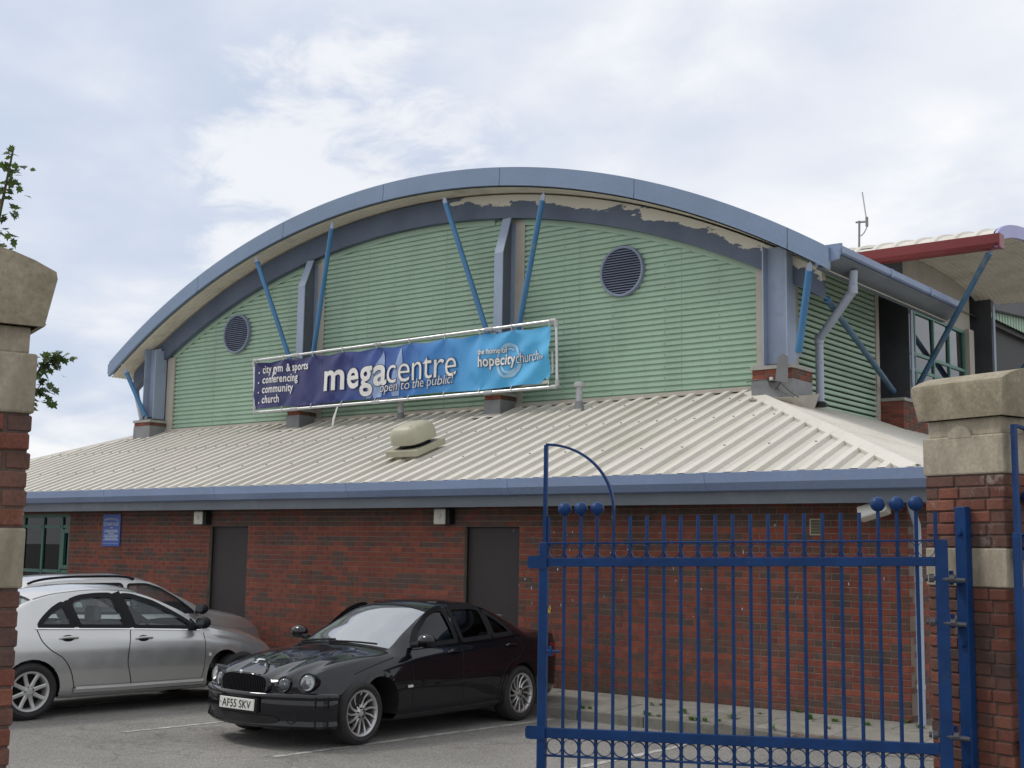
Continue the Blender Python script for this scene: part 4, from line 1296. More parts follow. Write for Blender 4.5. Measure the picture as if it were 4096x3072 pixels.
# pale flame shapes behind the lettering
def flame(pts, name='flame_print', lift=0.007, mt=None):
    me = MB(); n = 40; rws = []
    for i in range(n + 1):
        t = i / n
        z = lerp(4.515, pts[2], t)
        cx = lerp(pts[0][0], pts[0][1], t) + 0.03 * math.sin(t * 5 + pts[1][0]); wd = pts[1][1] * (math.sin(math.pi * min(1, 0.18 + t * 0.82)) ** 0.8) * (1 - 0.25 * t)
        rws.append([b_pt(cx + wd * (q_ / 10 - 0.5), z, lift + 0.004) for q_ in range(11)])
    me.grid(rws); me.build(name, mt or M['print_pale'], ban)
flame(((-11.22, -11.05), (0.4, 0.20), 5.10)); flame(((-11.0, -10.86), (2.0, 0.34), 5.36), lift=0.0075); flame(((-10.50, -10.42), (3.4, 0.26), 5.395), lift=0.008)
# ring print, made of a few brushed arcs
for (a0, a1, ra, rb, wd) in ((0.2, 2.6, 0.225, 0.275, 0.032), (2.5, 4.6, 0.235, 0.285, 0.03), (4.4, 6.1, 0.215, 0.26, 0.036), (3.6, 5.6, 0.165, 0.20, 0.028), (0.9, 1.9, 0.15, 0.21, 0.02), (5.5, 6.6, 0.25, 0.29, 0.02)):
    me = MB(); r0, r1 = [], []
    for i in range(25):
        t = lerp(a0, a1, i / 24); ww_ = wd * (0.5 + 0.5 * math.sin(math.pi * i / 24)) * random.uniform(0.8, 1.1)
        x, z = -7.925 + ra * math.cos(t), 4.955 + rb * math.sin(t)
        r0.append(b_pt(x + ww_ * math.cos(t), z + ww_ * math.sin(t), 0.012 + wd / 40)); r1.append(b_pt(x - ww_ * math.cos(t), z - ww_ * math.sin(t), 0.012 + wd / 40))
    me.grid([r0, r1]); me.build('ring_print', M['print_ring'], ban)
put_text('. city gym & sports', -14.28, -12.81, 5.20, 5.18, 0.098, 0.020, M['print_white'], L, 'lettering', 1.08)
put_text('. conferencing', -14.27, -13.12, 4.995, 4.98, 0.098, 0.020, M['print_white'], L, 'lettering', 1.08)
put_text('. community', -14.26, -13.25, 4.80, 4.79, 0.098, 0.020, M['print_white'], L, 'lettering', 1.08)
put_text('. church', -14.24, -13.62, 4.595, 4.59, 0.098, 0.020, M['print_white'], L, 'lettering', 1.08)
put_text('mega', -12.37, -10.74, 4.735, 4.75, 0.345, 0.020, M['print_white'], L, 'lettering', 1.08, 0, 0.016)
put_text('centre', -10.73, -9.07, 4.755, 4.785, 0.325, -0.006, M['print_white'], L + 0.003, 'lettering', 0.96, 0, 0.018)
put_text('open to the public!', -10.89, -9.12, 4.60, 4.655, 0.112, -0.012, M['print_white'], L + 0.012, 'lettering', 1.0, 0.12, 0.045)
put_text('the home of', -8.56, -7.96, 5.10, 5.10, 0.062, 0.018, M['print_white'], L, 'lettering', 1.0, 0, 0.02)
put_text('hopecity', -8.545, -7.77, 4.89, 4.895, 0.118, 0.024, M['print_white'], L, 'lettering', 1.06, 0, 0.022)
put_text('church', -7.76, -7.255, 4.895, 4.91, 0.118, -0.008, M['print_white'], L, 'lettering', 0.96, 0, 0.03)
put_text('.tv', -7.25, -7.135, 4.91, 4.917, 0.062, -0.004, M['print_white'], L, 'lettering', 1.0, 0, 0.03)
# tube frame
fy = BY + 0.0
TL, TR, BLc, BRc = (-14.44, fy, 5.475), (-6.93, fy, 5.55), (-14.36, fy, 4.425), (-6.90, fy, 4.445)
for p, q in ((TL, TR), (BLc, BRc), (TL, BLc), (TR, BRc)):
    mm = MB(); mm.tube([p, q], 0.027, 10); mm.build('frame_tube', M['galv'], ban)
for p, d in ((TL, (1, 0, 0)), (TL, (0.03, 0, -1)), (TR, (-1, 0, 0)), (TR, (0, 0, -1)), (BLc, (1, 0, 0)), (BLc, (0, 0, 1)), (BRc, (-1, 0, 0)), (BRc, (0, 0, 1))):
    P = Vector(p); fit = MB(); fit.tube([P, P + Vector(d) * 0.12], 0.036, 10); fit.build('frame_fitting', M['pvc_grey'], ban)
for xx in (-13.2, -11.0, -8.35):
    zt = lerp(5.475, 5.55, (xx + 14.44) / 7.51); zb = lerp(4.425, 4.445, (xx + 14.36) / 7.46)
    for zz in (zt, zb): fit = MB(); fit.tube([(xx - 0.09, fy, zz - 0.0005), (xx + 0.09, fy, zz + 0.0005)], 0.035, 10); fit.build('frame_fitting', M['pvc_grey'], ban)
for xx in (-13.46, -8.42):
    for zz in (lerp(5.475, 5.55, (xx + 14.44) / 7.51), 4.44):
        arm = MB(); arm.tube([(xx, fy + 0.02, zz), (xx, 3.198, zz)], 0.02, 8); arm.build('fixing_arm', M['galv'], ban)
for t in ties:
    zt = lerp(5.475, 5.55, (t + 14.44) / 7.51); zb = lerp(4.425, 4.445, (t + 14.36) / 7.46)
    for za, zbb in ((zt + 0.035, b_top(t) - 0.02), (zb - 0.035, b_bot(t) + 0.02)):
        tie = MB(); tie.tube([(t, fy - 0.034, za), (t, fy - 0.036, (za + zbb) / 2), (t, b_pt(t, zbb)[1] - 0.006, zbb)], 0.007, 6); tie.build('lacing_tie', M['white_metal'], ban)
tie = MB(); tie.tube([(-12.0, fy, 4.42), (-12.02, fy - 0.02, 4.36), (-12.05, fy - 0.02, 4.2), (-12.10, fy - 0.02, 4.06)], 0.012, 6)
tie.build('lacing_tie', M['white_metal'], ban)
rag = MB(); rag.faces([(-11.99, fy - .03, 4.40), (-11.96, fy - .03, 4.40), (-12.02, fy - .05, 4.2), (-12.10, fy - .03, 4.2), (-12.06, fy - .04, 4.06), (-12.12, fy - .03, 4.04)], [(0, 1, 2, 3), (3, 2, 4, 5)]); rag.build('torn_strip', M['white_metal'], ban)

# ---- roof ventilator and flue pipes
def roofmtx(x, y): return Matrix.Translation((x, y, rz_front(y))) @ Matrix.Rotation(rad(20.7), 4, 'X')
vt = empty('roof_ventilator', (-8.09, 0.87, rz_front(0.87)))
tag(vt, 'cream mushroom roof ventilator on the sheet roof below the banner', 'ventilator')
RM = roofmtx(-8.09, 0.87)
m = MB(); m.box((-0.24, -0.26, -0.02), (0.24, 0.26, 0.10)); m.xform(RM).build('upstand', M['vent_cream'], vt)
m = MB(); m.box((-0.325, -0.35, 0.085), (0.325, 0.35, 0.185)); me_ = m; me_.xform(RM); ob = me_.build('base', M['vent_cream'], vt); bevel_mesh(ob.data, 0.008, 2)
m = MB(); m.lathe([(0.25, 0.186), (0.22, 0.20), (0.20, 0.30)], (0, 0, 0), 'z', 20); m.lathe([(0.001, 0.186), (0.26, 0.187)], (0, 0, 0), 'z', 20); m.xform(RM).build('neck', M['black'], vt)
m = MB(); m.smooth = True; rows = []
for (s, h) in ((0.90, 0.255), (0.985, 0.25), (1.0, 0.27), (0.985, 0.36), (0.955, 0.42), (0.88, 0.475), (0.74, 0.51), (0.5, 0.53), (0.25, 0.538), (0.001, 0.54)):
    row = []
    for j in range(41):
        t = 2 * math.pi * j / 40; c, q = math.cos(t), math.sin(t); e = 4.2
        rr = (abs(c) ** e + abs(q) ** e) ** (-1 / e)
        row.append((0.29 * s * rr * c, 0.315 * s * rr * q, h))
    rows.append(row)
m.grid(rows); m.xform(RM).build('cowl', M['vent_cream'], vt)
m = MB()
for a, b in ((-0.15, -0.17), (0.15, -0.17), (0.15, 0.17), (-0.15, 0.17)): m.box((a - 0.012, b - 0.012, 0.49), (a + 0.012, b + 0.012, 0.525))
m.xform(RM).build('bolt', M['galv'], vt)
def flue(x, y, h, cap, label):
    e = empty('flue_pipe', (x, y, rz_front(y))); tag(e, label, 'flue pipe', 'flue pipes on the lower roof'); z = rz_front(y)
    m = MB(); m.tube([(x, y, z - 0.05), (x, y, z + h)], 0.055, 14); m.build('pipe', M['pvc_grey'], e)
    m = MB(); m.lathe([(0.13, z - 0.06), (0.085, z + 0.03), (0.066, z + 0.14), (0.057, z + 0.15)], (x, y, 0), 'z', 14); m.build('collar', M['lead'], e)
    if cap:
        m = MB(); m.lathe([(0.0, z + h - 0.01), (0.09, z + h - 0.012), (0.098, z + h + 0.02), (0.085, z + h + 0.06), (0.05, z + h + 0.075), (0.0, z + h + 0.08)], (x, y, 0), 'z', 16); m.build('cap', M['pvc_grey'], e)
flue(-10.68, 3.22, 0.50, False, 'grey flue pipe rising behind the bottom tube of the banner')
flue(-6.60, 3.10, 0.40, True, 'grey capped flue pipe right of the banner')

# ---- wall fittings
def bulkhead(x0, x1, z0, z1, label):
    e = empty('bulkhead_lamp', ((x0 + x1) / 2, 0, z0)); tag(e, label, 'wall lamp', 'bulkhead lamps above the doors')
    m = MB(); m.box((x0, -0.13, z0), (x1, -0.003, z1)); ob = m.build('housing', M['black'], e); bevel_mesh(ob.data, 0.01, 2)
    m = MB(); m.box((x0 - 0.004, -0.165, z0 - 0.004), (x1 - 0.05, -0.131, z1 - 0.002)); ob = m.build('lens', M['lamp_lens'], e); bevel_mesh(ob.data, 0.014, 2)
    m = MB(); m.lathe([(0.0, -0.175), (0.03, -0.172), (0.035, -0.164)], ((x0 + x1) / 2 - .025, 0, (z0 + z1) / 2), 'y', 12); m.build('boss', M['lamp_lens'], e)
bulkhead(-12.19, -11.92, 2.13, 2.345, 'boxy cream bulkhead lamp above the left brown door')
bulkhead(-6.81, -6.55, 2.13, 2.35, 'boxy cream bulkhead lamp above the right brown door')
e = empty('security_light', (-0.25, -0.3, 2.2)); tag(e, 'white tilted security light under the eaves by the downpipe', 'wall lamp')
m = MB(); m.box((-0.17, -0.06, -0.07), (0.17, 0.06, 0.07)); m.xform(Matrix.Translation((-0.25, -0.32, 2.275)) @ Matrix.Rotation(rad(-16), 4, 'Y') @ Matrix.Rotation(rad(-25), 4, 'X')); ob = m.build('housing', M['white_metal'], e); bevel_mesh(ob.data, 0.008, 2)
m = MB(); m.box((-0.15, -0.05, -0.078), (0.15, 0.05, -0.0705)); m.xform(Matrix.Translation((-0.25, -0.32, 2.275)) @ Matrix.Rotation(rad(-16), 4, 'Y') @ Matrix.Rotation(rad(-25), 4, 'X')); m.build('lens', M['lamp_lens'], e)
m = MB(); m.tube([(-0.25, -0.30, 2.31), (-0.25, -0.28, 2.372)], 0.018, 8); m.build('bracket', M['white_metal'], e)
e = empty('vent_grille', (-1.07, 0, 2.0)); tag(e, 'small yellowish slotted vent grille in the brick wall behind the gate', 'vent grille')
m = MB(); x0, x1, z0, z1 = -1.15, -0.995, 2.005, 2.195
m.box((x0, -0.016, z0), (x0 + 0.015, -0.004, z1)); m.box((x1 - 0.015, -0.016, z0), (x1, -0.004, z1)); m.box((x0 + 0.0151, -0.0155, z0), (x1 - 0.0151, -0.004, z0 + 0.015)); m.box((x0 + .0151, -0.0155, z1 - 0.015), (x1 - .0151, -0.004, z1)); m.build('surround', M['grille_yellow'], e)
m = MB(); m.box((x0 + 0.015, -0.006, z0 + 0.015), (x1 - 0.015, -0.004, z1 - 0.015)); m.build('backing', M['black'], e)
for i in range(9):
    zz = z0 + 0.026 + i * 0.0172
    m = MB(); m.bar((x0 + 0.0152, -0.011, zz), (x1 - 0.0152, -0.011, zz), 0.010, 0.004, up=(0, -0.6, 1)); m.build('slat', M['grille_yellow'], e)
# plaque
e = empty('plaque', (-14.7, 0, 1.74)); tag(e, 'blue Eldonian Village welcome plaque with white lettering on the brick wall', 'sign')
PX0, PX1, PZ0, PZ1 = -14.97, -14.44, 1.735, 2.315
m = MB(); m.box((PX0, -0.025, PZ0), (PX1, -0.004, PZ1)); ob = m.build('board', M['plaque_blue'], e); bevel_mesh(ob.data, 0.004, 1)
def plaque_text(txt, x0, x1, z0, h, arc=0.0, off=0.0):
    vs, fs = text_geo(txt, off); a = min(v[0] for v in vs); b = max(v[0] for v in vs); c = min(v[1] for v in vs); d = max(v[1] for v in vs)
    out_ = []
    for v in vs:
        t = (v[0] - a) / (b - a); x = lerp(x0, x1, t); out_.append((x, -0.0275, z0 + (v[1] - c) / (d - c) * h - arc * (2 * t - 1) ** 2))
    me = MB(); me.faces(out_, fs); me.build('lettering', M['plaque_white'], e)
plaque_text('Welcome to the', -14.93, -14.50, 2.215, 0.04, 0.035, 0.01)
plaque_text('ELDONIAN VILLAGE', -14.94, -14.48, 2.105, 0.062, 0, 0.005)
pm = MB()
for zz, x0, x1 in ((2.06, -14.73, -14.66), (2.015, -14.90, -14.51), (1.987, -14.92, -14.49), (1.96, -14.79, -14.62), (1.928, -14.92, -14.49), (1.90, -14.92, -14.49), (1.872, -14.89, -14.52), (1.844, -14.93, -14.48)):
    x = x0
    while x < x1:
        l = random.uniform(0.008, 0.03); pm.box((x, -0.0275, zz), (min(x + l, x1), -0.0254, zz + 0.016)); x += l + random.uniform(0.004, 0.009)
pm.box((PX0 + 0.02, -0.0275, 1.785), (PX1 - 0.02, -0.0254, 1.789))
pm.build('small_print', M['plaque_white'], e)['kind'] = 'stuff'
# grey panel antenna with cables at the east stub pier
e = empty('panel_aerial', (-3.0, 3.0, 4.2)); tag(e, 'grey flat panel aerial with loose black cables on the corner pier', 'aerial')
m = MB(); m.prism([(-0.09, -0.19), (0.09, -0.22), (0.10, 0.16), (0.03, 0.20), (-0.05, 0.15)], -0.02, 0.02, 'y'); m.xform(Matrix.Translation((-2.93, 2.95, 4.46)) @ Matrix.Rotation(rad(25), 4, 'Z') @ Matrix.Rotation(rad(6), 4, 'X')); m.build('panel', M['lead'], e)
m = MB(); m.tube([(-2.95, 2.97, 4.28), (-3.1, 3.02, 4.28), (-3.2, 3.09, 4.30)], 0.018, 8); m.build('bracket', M['black'], e)
m = MB()
def sag(p, q, s, n=10):
    P, Q = Vector(p), Vector(q); return [P.lerp(Q, i / n) + Vector((0, 0, -s * 4 * (i / n) * (1 - i / n))) for i in range(n + 1)]
m.tube(sag((-3.2, 3.06, 4.30), (-2.95, 2.95, 4.26), 0.12), 0.008, 6); m.tube(sag((-3.2, 3.06, 4.29), (-2.72, 2.90, 4.02), 0.03), 0.008, 6); m.tube(sag((-2.95, 2.95, 4.25), (-2.62, 2.86, 4.0), 0.02), 0.008, 6); m.tube(sag((-3.2, 3.06, 4.31), (-3.55, 3.07, 4.30), -0.02), 0.008, 6)
m.build('cable', M['cable'], e)
m = MB(); m.box((-3.17, 3.05, 4.29), (-3.12, 3.09, 4.35)); m.build('junction_box', M['white_metal'], e)
# whip aerial on the wing roof
e = empty('whip_aerial', (-4.2, 9.0, 7.5)); tag(e, 'thin whip aerial on a pole above the entrance wing roof', 'aerial')
m = MB(); m.tube([(-4.24, 9, 7.4), (-4.22, 9, 8.15)], 0.022, 8); m.build('pole', M['lead'], e)
m = MB(); m.tube([(-4.29, 9, 8.13), (-4.05, 9, 8.11)], 0.02, 8); m.tube([(-4.07, 9, 8.02), (-4.07, 9, 8.2)], 0.03, 8); m.tube(sag((-4.05, 9, 8.05), (-4.2, 9, 7.85), 0.04), 0.01, 6); m.build('bracket', M['lead'], e)
m = MB(); m.tube([(-4.07, 9, 8.1), (-4.17, 9.05, 8.72)], 0.014, 8); m.build('rod', M['pvc_grey'], e)

# ================================================================== GATE PIERS
VD = Vector((0.323, 0.947, 0)).normalized(); UD = Vector((-VD.y, VD.x, 0))
RZ = math.atan2(VD.y, VD.x)
P0 = Vector((2.84, -5.90, 0)); PLc = Vector((0.627, -10.955, 0))
S = 0.58
Z_B1, Z_B2, Z_S1, Z_S2, Z_N, Z_C = 1.605, 1.845, 2.29, 2.53, 2.64, 2.862
def gate_pier(corner, xs, label):
    """local x along the street front from the corner (xs = +1 or -1), local y into the car park"""
    e = empty('gate_pier', (corner.x, corner.y, ROAD), RZ); tag(e, label, 'gate pier', 'brick gate piers')
    def X(a): return a * xs
    def bx(mb, a, b): 
        mb.box((min(X(a[0]), X(b[0])), a[1], a[2] - ROAD), (max(X(a[0]), X(b[0])), b[1], b[2] - ROAD))
    def put(mb, name, mats, bev=None, parent=None):
        o = mb.build(name, mats, parent or e, keep_world=False)
        if bev: bevel_mesh(o.data, bev, 2)
        return o
    m = MB(); bx(m, (0.010, 0.010, ROAD - 0.1), (S - 0.010, S - 0.010, Z_S2 - 0.05)); core = put(m, 'core', M['pier_mortar'])
    prng = random.Random(3 if xs > 0 else 4)
    z = ROAD; k = 0
    while z < Z_S1 - 0.03:
        if z > Z_B1 - 0.04 and z < Z_B2 - 0.01:
            z = Z_B2; continue
        hh = min(0.0655, (Z_B1 if z < Z_B1 else Z_S1) - z - 0.006)
        D = 0.10
        lens = [[0.225, 0.225, 0.13], [0.13, 0.225, 0.225]][k % 2]
        for face in ('front', 'reveal', 'back', 'far'):
            long = (k % 2 == 0)
            if face in ('front', 'back'): a0 = 0.0 if long else D; a1 = S if long else S - D
            else: a0 = D if long else 0.0; a1 = S - D if long else S
            if face == 'back' and xs < 0: continue
            if face == 'far' and xs > 0: continue
            a = a0; i = 0
            while a < a1 - 0.02:
                l = min(lens[i % 3], a1 - a)
                if a1 - a - l < 0.05: l = a1 - a
                kd = prng.choice([0, 0, 1, 1, 2, 3]); j = prng.uniform(-0.004, 0.003)
                bl = l - 0.011
                me = brick_mesh(round(bl, 3), kd, PB, 'pier%.3f' % hh, D - 0.005, hh, 0.006)
                if face == 'front': loc = (X(a + 0.005) if xs > 0 else X(a + 0.005 + bl), j, z - ROAD); ro = (0, 0, 0)
                elif face == 'far': loc = (-S - j, a + 0.005 + bl, z - ROAD); ro = (0, 0, -math.pi / 2)
                elif face == 'back': loc = (X(a + 0.005 + bl), S + j, z - ROAD); ro = (0, 0, math.pi)
                else:
                    if xs > 0: loc = (j, a + 0.005 + bl, z - ROAD); ro = (0, 0, -math.pi / 2)
                    else: loc = (-j, a + 0.005, z - ROAD); ro = (0, 0, math.pi / 2)
                inst('brick', me, core, loc, (ro[0] + prng.uniform(-.006, .006), ro[1] + prng.uniform(-.01, .01), ro[2]), keep_world=False)
                a += l; i += 1
        z += 0.0745; k += 1
    m = MB(); bx(m, (-0.004, -0.004, Z_B1), (S + .004, S + .004, Z_B2 - 0.007)); put(m, 'stone_band', M['stone'], 0.008)
    m = MB(); bx(m, (-0.006, -0.006, Z_S1), (S + .006, S + .006, Z_S2)); put(m, 'stone_block', M['stone'], 0.010)
    m = MB(); bx(m, (0.022, 0.022, Z_S2 + 0.001), (S - .022, S - .022, Z_N - 0.001)); put(m, 'neck', M['stone'], 0.008)
    # round-topped tongue on the reveal and the front
    tn = []
    for i in range(17):
        t = math.pi * i / 16; tn.append((0.085 * math.cos(t), 0.075 * math.sin(t)))
    poly = [(c + S * 0.52, Z_S2 - 0.02 + s_ - ROAD + 0.01) for c, s_ in tn]
    m = MB(); m.prism(poly, X(-0.008), X(0.03), 'x'); put(m, 'tongue', M['stone'])
    m = MB(); m.prism([(X(a), b) for a, b in poly], -0.008, 0.03, 'y'); put(m, 'tongue', M['stone'])
    # cap: flared block with a low rounded top
    m = MB(); m.smooth = True
    lo, mid, hi = 0.02, 0.052, 0.047
    rings = [(-0.0, Z_N), (lo, Z_N), (mid, Z_C - 0.03), (hi, Z_C)]
    rows = []
    cx = S / 2
    for (g_, z_) in rings:
        h = S / 2 + g_; ring = []
        for (sx, sy) in ((-1, -1), (1, -1), (1, 1), (-1, 1), (-1, -1)): ring.append((X(cx) + sx * h, cx + sy * h, z_ - ROAD))
        rows.append(ring)
    m.smooth = False
    m.grid(rows)
    n = 8; h = S / 2 + hi; rows = []
    for i in range(n + 1):
        row = []
        for j in range(n + 1):
            u = -1 + 2 * i / n; v = -1 + 2 * j / n
            row.append((X(cx) + u * h, cx + v * h, Z_C - ROAD + 0.085 * (1 - u * u)))
        rows.append(row)
    m.smooth = True
    m.grid(rows)
    m.smooth = False
    for jj in (0, n): m.quad(*[rows[i][jj] for i in range(n + 1)])
    o = put(m, 'cap_stone', M['cap_stone'])
    bm = bmesh.new(); bm.from_mesh(o.data); bmesh.ops.remove_doubles(bm, verts=bm.verts, dist=1e-4); bmesh.ops.recalc_face_normals(bm, faces=bm.faces); bm.to_mesh(o.data); bm.free()
    o.data.set_sharp_from_angle(angle=rad(30))
    return e
gate_pier(P0, 1, 'weathered brick gate pier with stone cap at the right')
gate_pier(PLc, -1, 'dark brick gate pier with stone cap at the left edge')

# ================================================================== GATES
GB = M['gate_blue']
def gate(name, hinge, direction, width, zl_tilt, label, nb, hoop_at_far=True, z_main=1.755, z_low=0.655, z_bot=-0.09, group=None, near_balls=(1, 2, 3), far_balls=(1, 2, 3), stile=0.075, tabs=True, fstile=0.058):
    """local x from hinge stile to free end"""
    ang = math.atan2(direction[1], direction[0])
    e = empty(name, (hinge[0], hinge[1], ROAD), ang); tag(e, label, 'gate', group)
    Wd = width; pitch = (Wd - 0.06) / (nb - 1)
    tilt = zl_tilt / Wd
    def Z(x, z): return z + tilt * x - ROAD
    def put(mb, nm, mt=GB, par=None, bev=None):
        o = mb.build(nm, mt, par or e, keep_world=False)
        if bev: bevel_mesh(o.data, bev, 1)
        return o
    # stiles
    for i, x in enumerate((0.0, Wd)):
        m = MB(); wd = stile if i == 0 else fstile
        ztop = z_main + 0.132
        m.hexa([(x - wd / 2, -0.025, Z(x, z_bot)), (x + wd / 2, -0.025, Z(x, z_bot)), (x + wd / 2, 0.025, Z(x, z_bot)), (x - wd / 2, 0.025, Z(x, z_bot)),
                (x - wd / 2, -0.025, Z(x, ztop)), (x + wd / 2, -0.025, Z(x, ztop)), (x + wd / 2, 0.025, Z(x, ztop)), (x - wd / 2, 0.025, Z(x, ztop))])
        put(m, 'stile', bev=0.004)
    def rail(z, h, d, nm):
        m = MB(); a, b = stile / 2 + 0.0005, Wd - fstile / 2 - 0.0005
        m.hexa([(a, -d, Z(a, z - h)), (b, -d, Z(b, z - h)), (b, d, Z(b, z - h)), (a, d, Z(a, z - h)), (a, -d, Z(a, z + h)), (b, -d, Z(b, z + h)), (b, d, Z(b, z + h)), (a, d, Z(a, z + h))])
        put(m, nm, bev=0.003)
    rail(z_main, 0.028, 0.021, 'rail'); rail(z_low, 0.032, 0.021, 'rail')
    rail(z_main + 0.126, 0.006, 0.016, 'flat_bar'); rail(z_low - 0.145, 0.006, 0.016, 'flat_bar'); rail(z_bot + 0.05, 0.02, 0.019, 'rail')
    # rings between the bars
    ring = MB(); rr = min(0.051, pitch / 2 - 0.008)
    ring.lathe([(rr, -0.011), (rr + 0.004, -0.011), (rr + 0.004, 0.011), (rr, 0.011)], (0, 0, 0), 'y', 22, True)
    rme = ring.mesh('ring', GB); rme.polygons.foreach_set('use_smooth', [False] * len(rme.polygons))
    xs = [0.03 + i * pitch for i in range(nb)]
    for i in range(nb - 1):
        xm = (xs[i] + xs[i + 1]) / 2
        inst('ring', rme, e, (xm, 0, Z(xm, z_main + 0.0745)), keep_world=False)
        inst('ring', rme, e, (xm, 0, Z(xm, z_low - 0.0855)), keep_world=False)
    hoop_bar = nb - 5 if hoop_at_far else None
    for i, x in enumerate(xs):
        top = z_main + 0.30
        ball = False
        if i in near_balls or (nb - 1 - i) in far_balls: ball = True
        m = MB()
        stub = i in (0, nb - 1)
        if hoop_bar is not None and i == hoop_bar:
            zb0, zt0 = z_bot + 0.03, z_main + 0.34
        else:
            zb0, zt0 = (z_main + 0.10 if stub else z_bot + 0.03), top + (0.02 if ball else 0)
        m.tube([(x, 0, Z(x, zb0)), (x, 0, Z(x, zt0))], 0.0115, 8)
        b = put(m, 'bar')
        if ball:
            q = MB(); q.ball((x, 0, Z(x, z_main + 0.350)), 0.046, 20); put(q, 'ball_finial', GB, b)
    if hoop_at_far:
        x1 = Wd - 0.006; x0 = xs[hoop_bar]; zt = z_main + 0.775; zs_ = z_main + 0.34
        m = MB(); m.bar((x1, 0, Z(x1, z_main + 0.133)), (x1, 0, Z(x1, zt + 0.006)), 0.024, 0.03, up=(0, 1, 0)); put(m, 'hoop_post')
        pts = []
        for i in range(23):
            t = math.pi / 2 * i / 22
            pts.append((x1 - (x1 - x0) * math.sin(t), 0, Z(x0, zs_ + (zt - zs_) * math.cos(t))))
        m = MB(); 
        for a, b in zip(pts[:-1], pts[1:]): pass
        r0 = []; rowsA = [[], [], [], []]
        for i, p in enumerate(pts):
            a = Vector(pts[max(0, i - 1)]); b = Vector(pts[min(len(pts) - 1, i + 1)]); d = (b - a).normalized(); nn = Vector((d.z, 0, -d.x)) * 0.008
            P = Vector(p)
            for k, (o_, y_) in enumerate(((nn, -0.015), (nn, 0.015), (-nn, 0.015), (-nn, -0.015))): rowsA[k].append(P + o_ + Vector((0, y_, 0)))
        for k in range(4): m.grid([rowsA[k], rowsA[(k + 1) % 4]])
        put(m, 'hoop')
    if tabs:
        for z in (z_main + 0.0, z_low - 0.0):
            m = MB(); poly = []
            for i in range(9):
                t = -math.pi / 2 + math.pi * i / 8; cx_ = Wd + 0.075; c_, s_ = math.cos(t), math.sin(t); e_ = 0.55
                poly.append((cx_ + 0.03 * (abs(c_) ** e_), 0.042 * math.copysign(abs(s_) ** e_, s_)))
            poly += [(Wd - 0.029, 0.042), (Wd - 0.029, -0.042)]
            m.prism([(a, Z(Wd, z) + b) for a, b in poly], 0.0255, 0.034, 'y'); put(m, 'stop_plate')
    return e, Z, put
H0 = (2.505, -6.05); DG = Vector((0.142 - 2.505, -6.885 + 6.05, 0)); WG = DG.length
gt, GZ, gput = gate('gate', H0, DG, WG, -0.05, 'open blue railing gate with hoop, rings and ball finials', 23)
# lock box, bolt and padlock on the free stile
m = MB(); m.tube([(WG - 0.03, 0.03, GZ(WG, 1.18)), (WG - 0.12, 0.03, GZ(WG, 1.18))], 0.009, 8); m.tube([(WG - 0.06, 0.03, GZ(WG, 1.15)), (WG - 0.06, 0.03, GZ(WG, 1.21))], 0.012, 8); gput(m, 'slide_bolt')
m = MB(); m.box((WG - 0.047, -0.005, GZ(WG, 1.425)), (WG - 0.034, 0.012, GZ(WG, 1.45))); m.tube([(WG - 0.05, 0.005, GZ(WG, 1.45)), (WG - 0.043, 0.005, GZ(WG, 1.475)), (WG - 0.036, 0.005, GZ(WG, 1.45))], 0.004, 6); gput(m, 'padlock', M['brass'])
# hinge arms belong to the gate, the post to the pier
HP = P0 + UD * 0.272 - VD * 0.045
for z in (1.655, 1.395, 0.735):
    m = MB()
    a = Vector((0.10, 0, GZ(0, z))); 
    m.tube([(0.07, 0, GZ(0, z)), (-0.13, 0.035, GZ(0, z) - 0.01)], 0.013, 8)
    m.tube([(0.045, 0, GZ(0, z)), (0.075, 0, GZ(0, z))], 0.026, 8); m.tube([(0.08, 0, GZ(0, z)), (0.098, 0, GZ(0, z))], 0.018, 8); m.tube([(-0.045, 0.01, GZ(0, z)), (-0.075, 0.018, GZ(0, z))], 0.024, 8)
    gput(m, 'hinge_eye', M['dark_column'])
gpost = empty('gate_post', (HP.x, HP.y, ROAD), RZ); tag(gpost, 'flat blue steel hinge post bolted to the right gate pier', 'gate post')
m = MB(); m.box((-0.022, -0.04, 0), (0.038, 0.04, 2.09 - ROAD)); ob = m.build('post', GB, gpost, keep_world=False); bevel_mesh(ob.data, 0.005, 1)
for z in (1.93, 1.26, 0.55, 0.3):
    m = MB(); m.lathe([(0.0, -0.040), (0.016, -0.039), (0.020, -0.023)], (0, 0, z - ROAD), 'x', 8); m.build('bolt', GB, gpost, keep_world=False)
for z in (1.655, 1.395, 0.735):
    m = MB(); m.box((-0.105, -0.02, z - ROAD - 0.03), (-0.0225, 0.05, z - ROAD - 0.012)); m.tube([(-0.09, 0.02, z - ROAD - 0.04), (-0.09, 0.02, z - ROAD + 0.045)], 0.014, 8); m.build('hinge_pin', GB, gpost, keep_world=False)
# side gate along the street front, only its first stile in the picture
G2 = P0 - UD * 0.05 + VD * 1.04
g2, GZ2, _ = gate('side_gate', (G2.x, G2.y), -VD, 1.0, 0.0, 'blue side gate with hoop and balls at the right edge', 10, True, 1.80, 0.70, -0.09, None, (), (1, 2, 3), 0.05, False, 0.03)

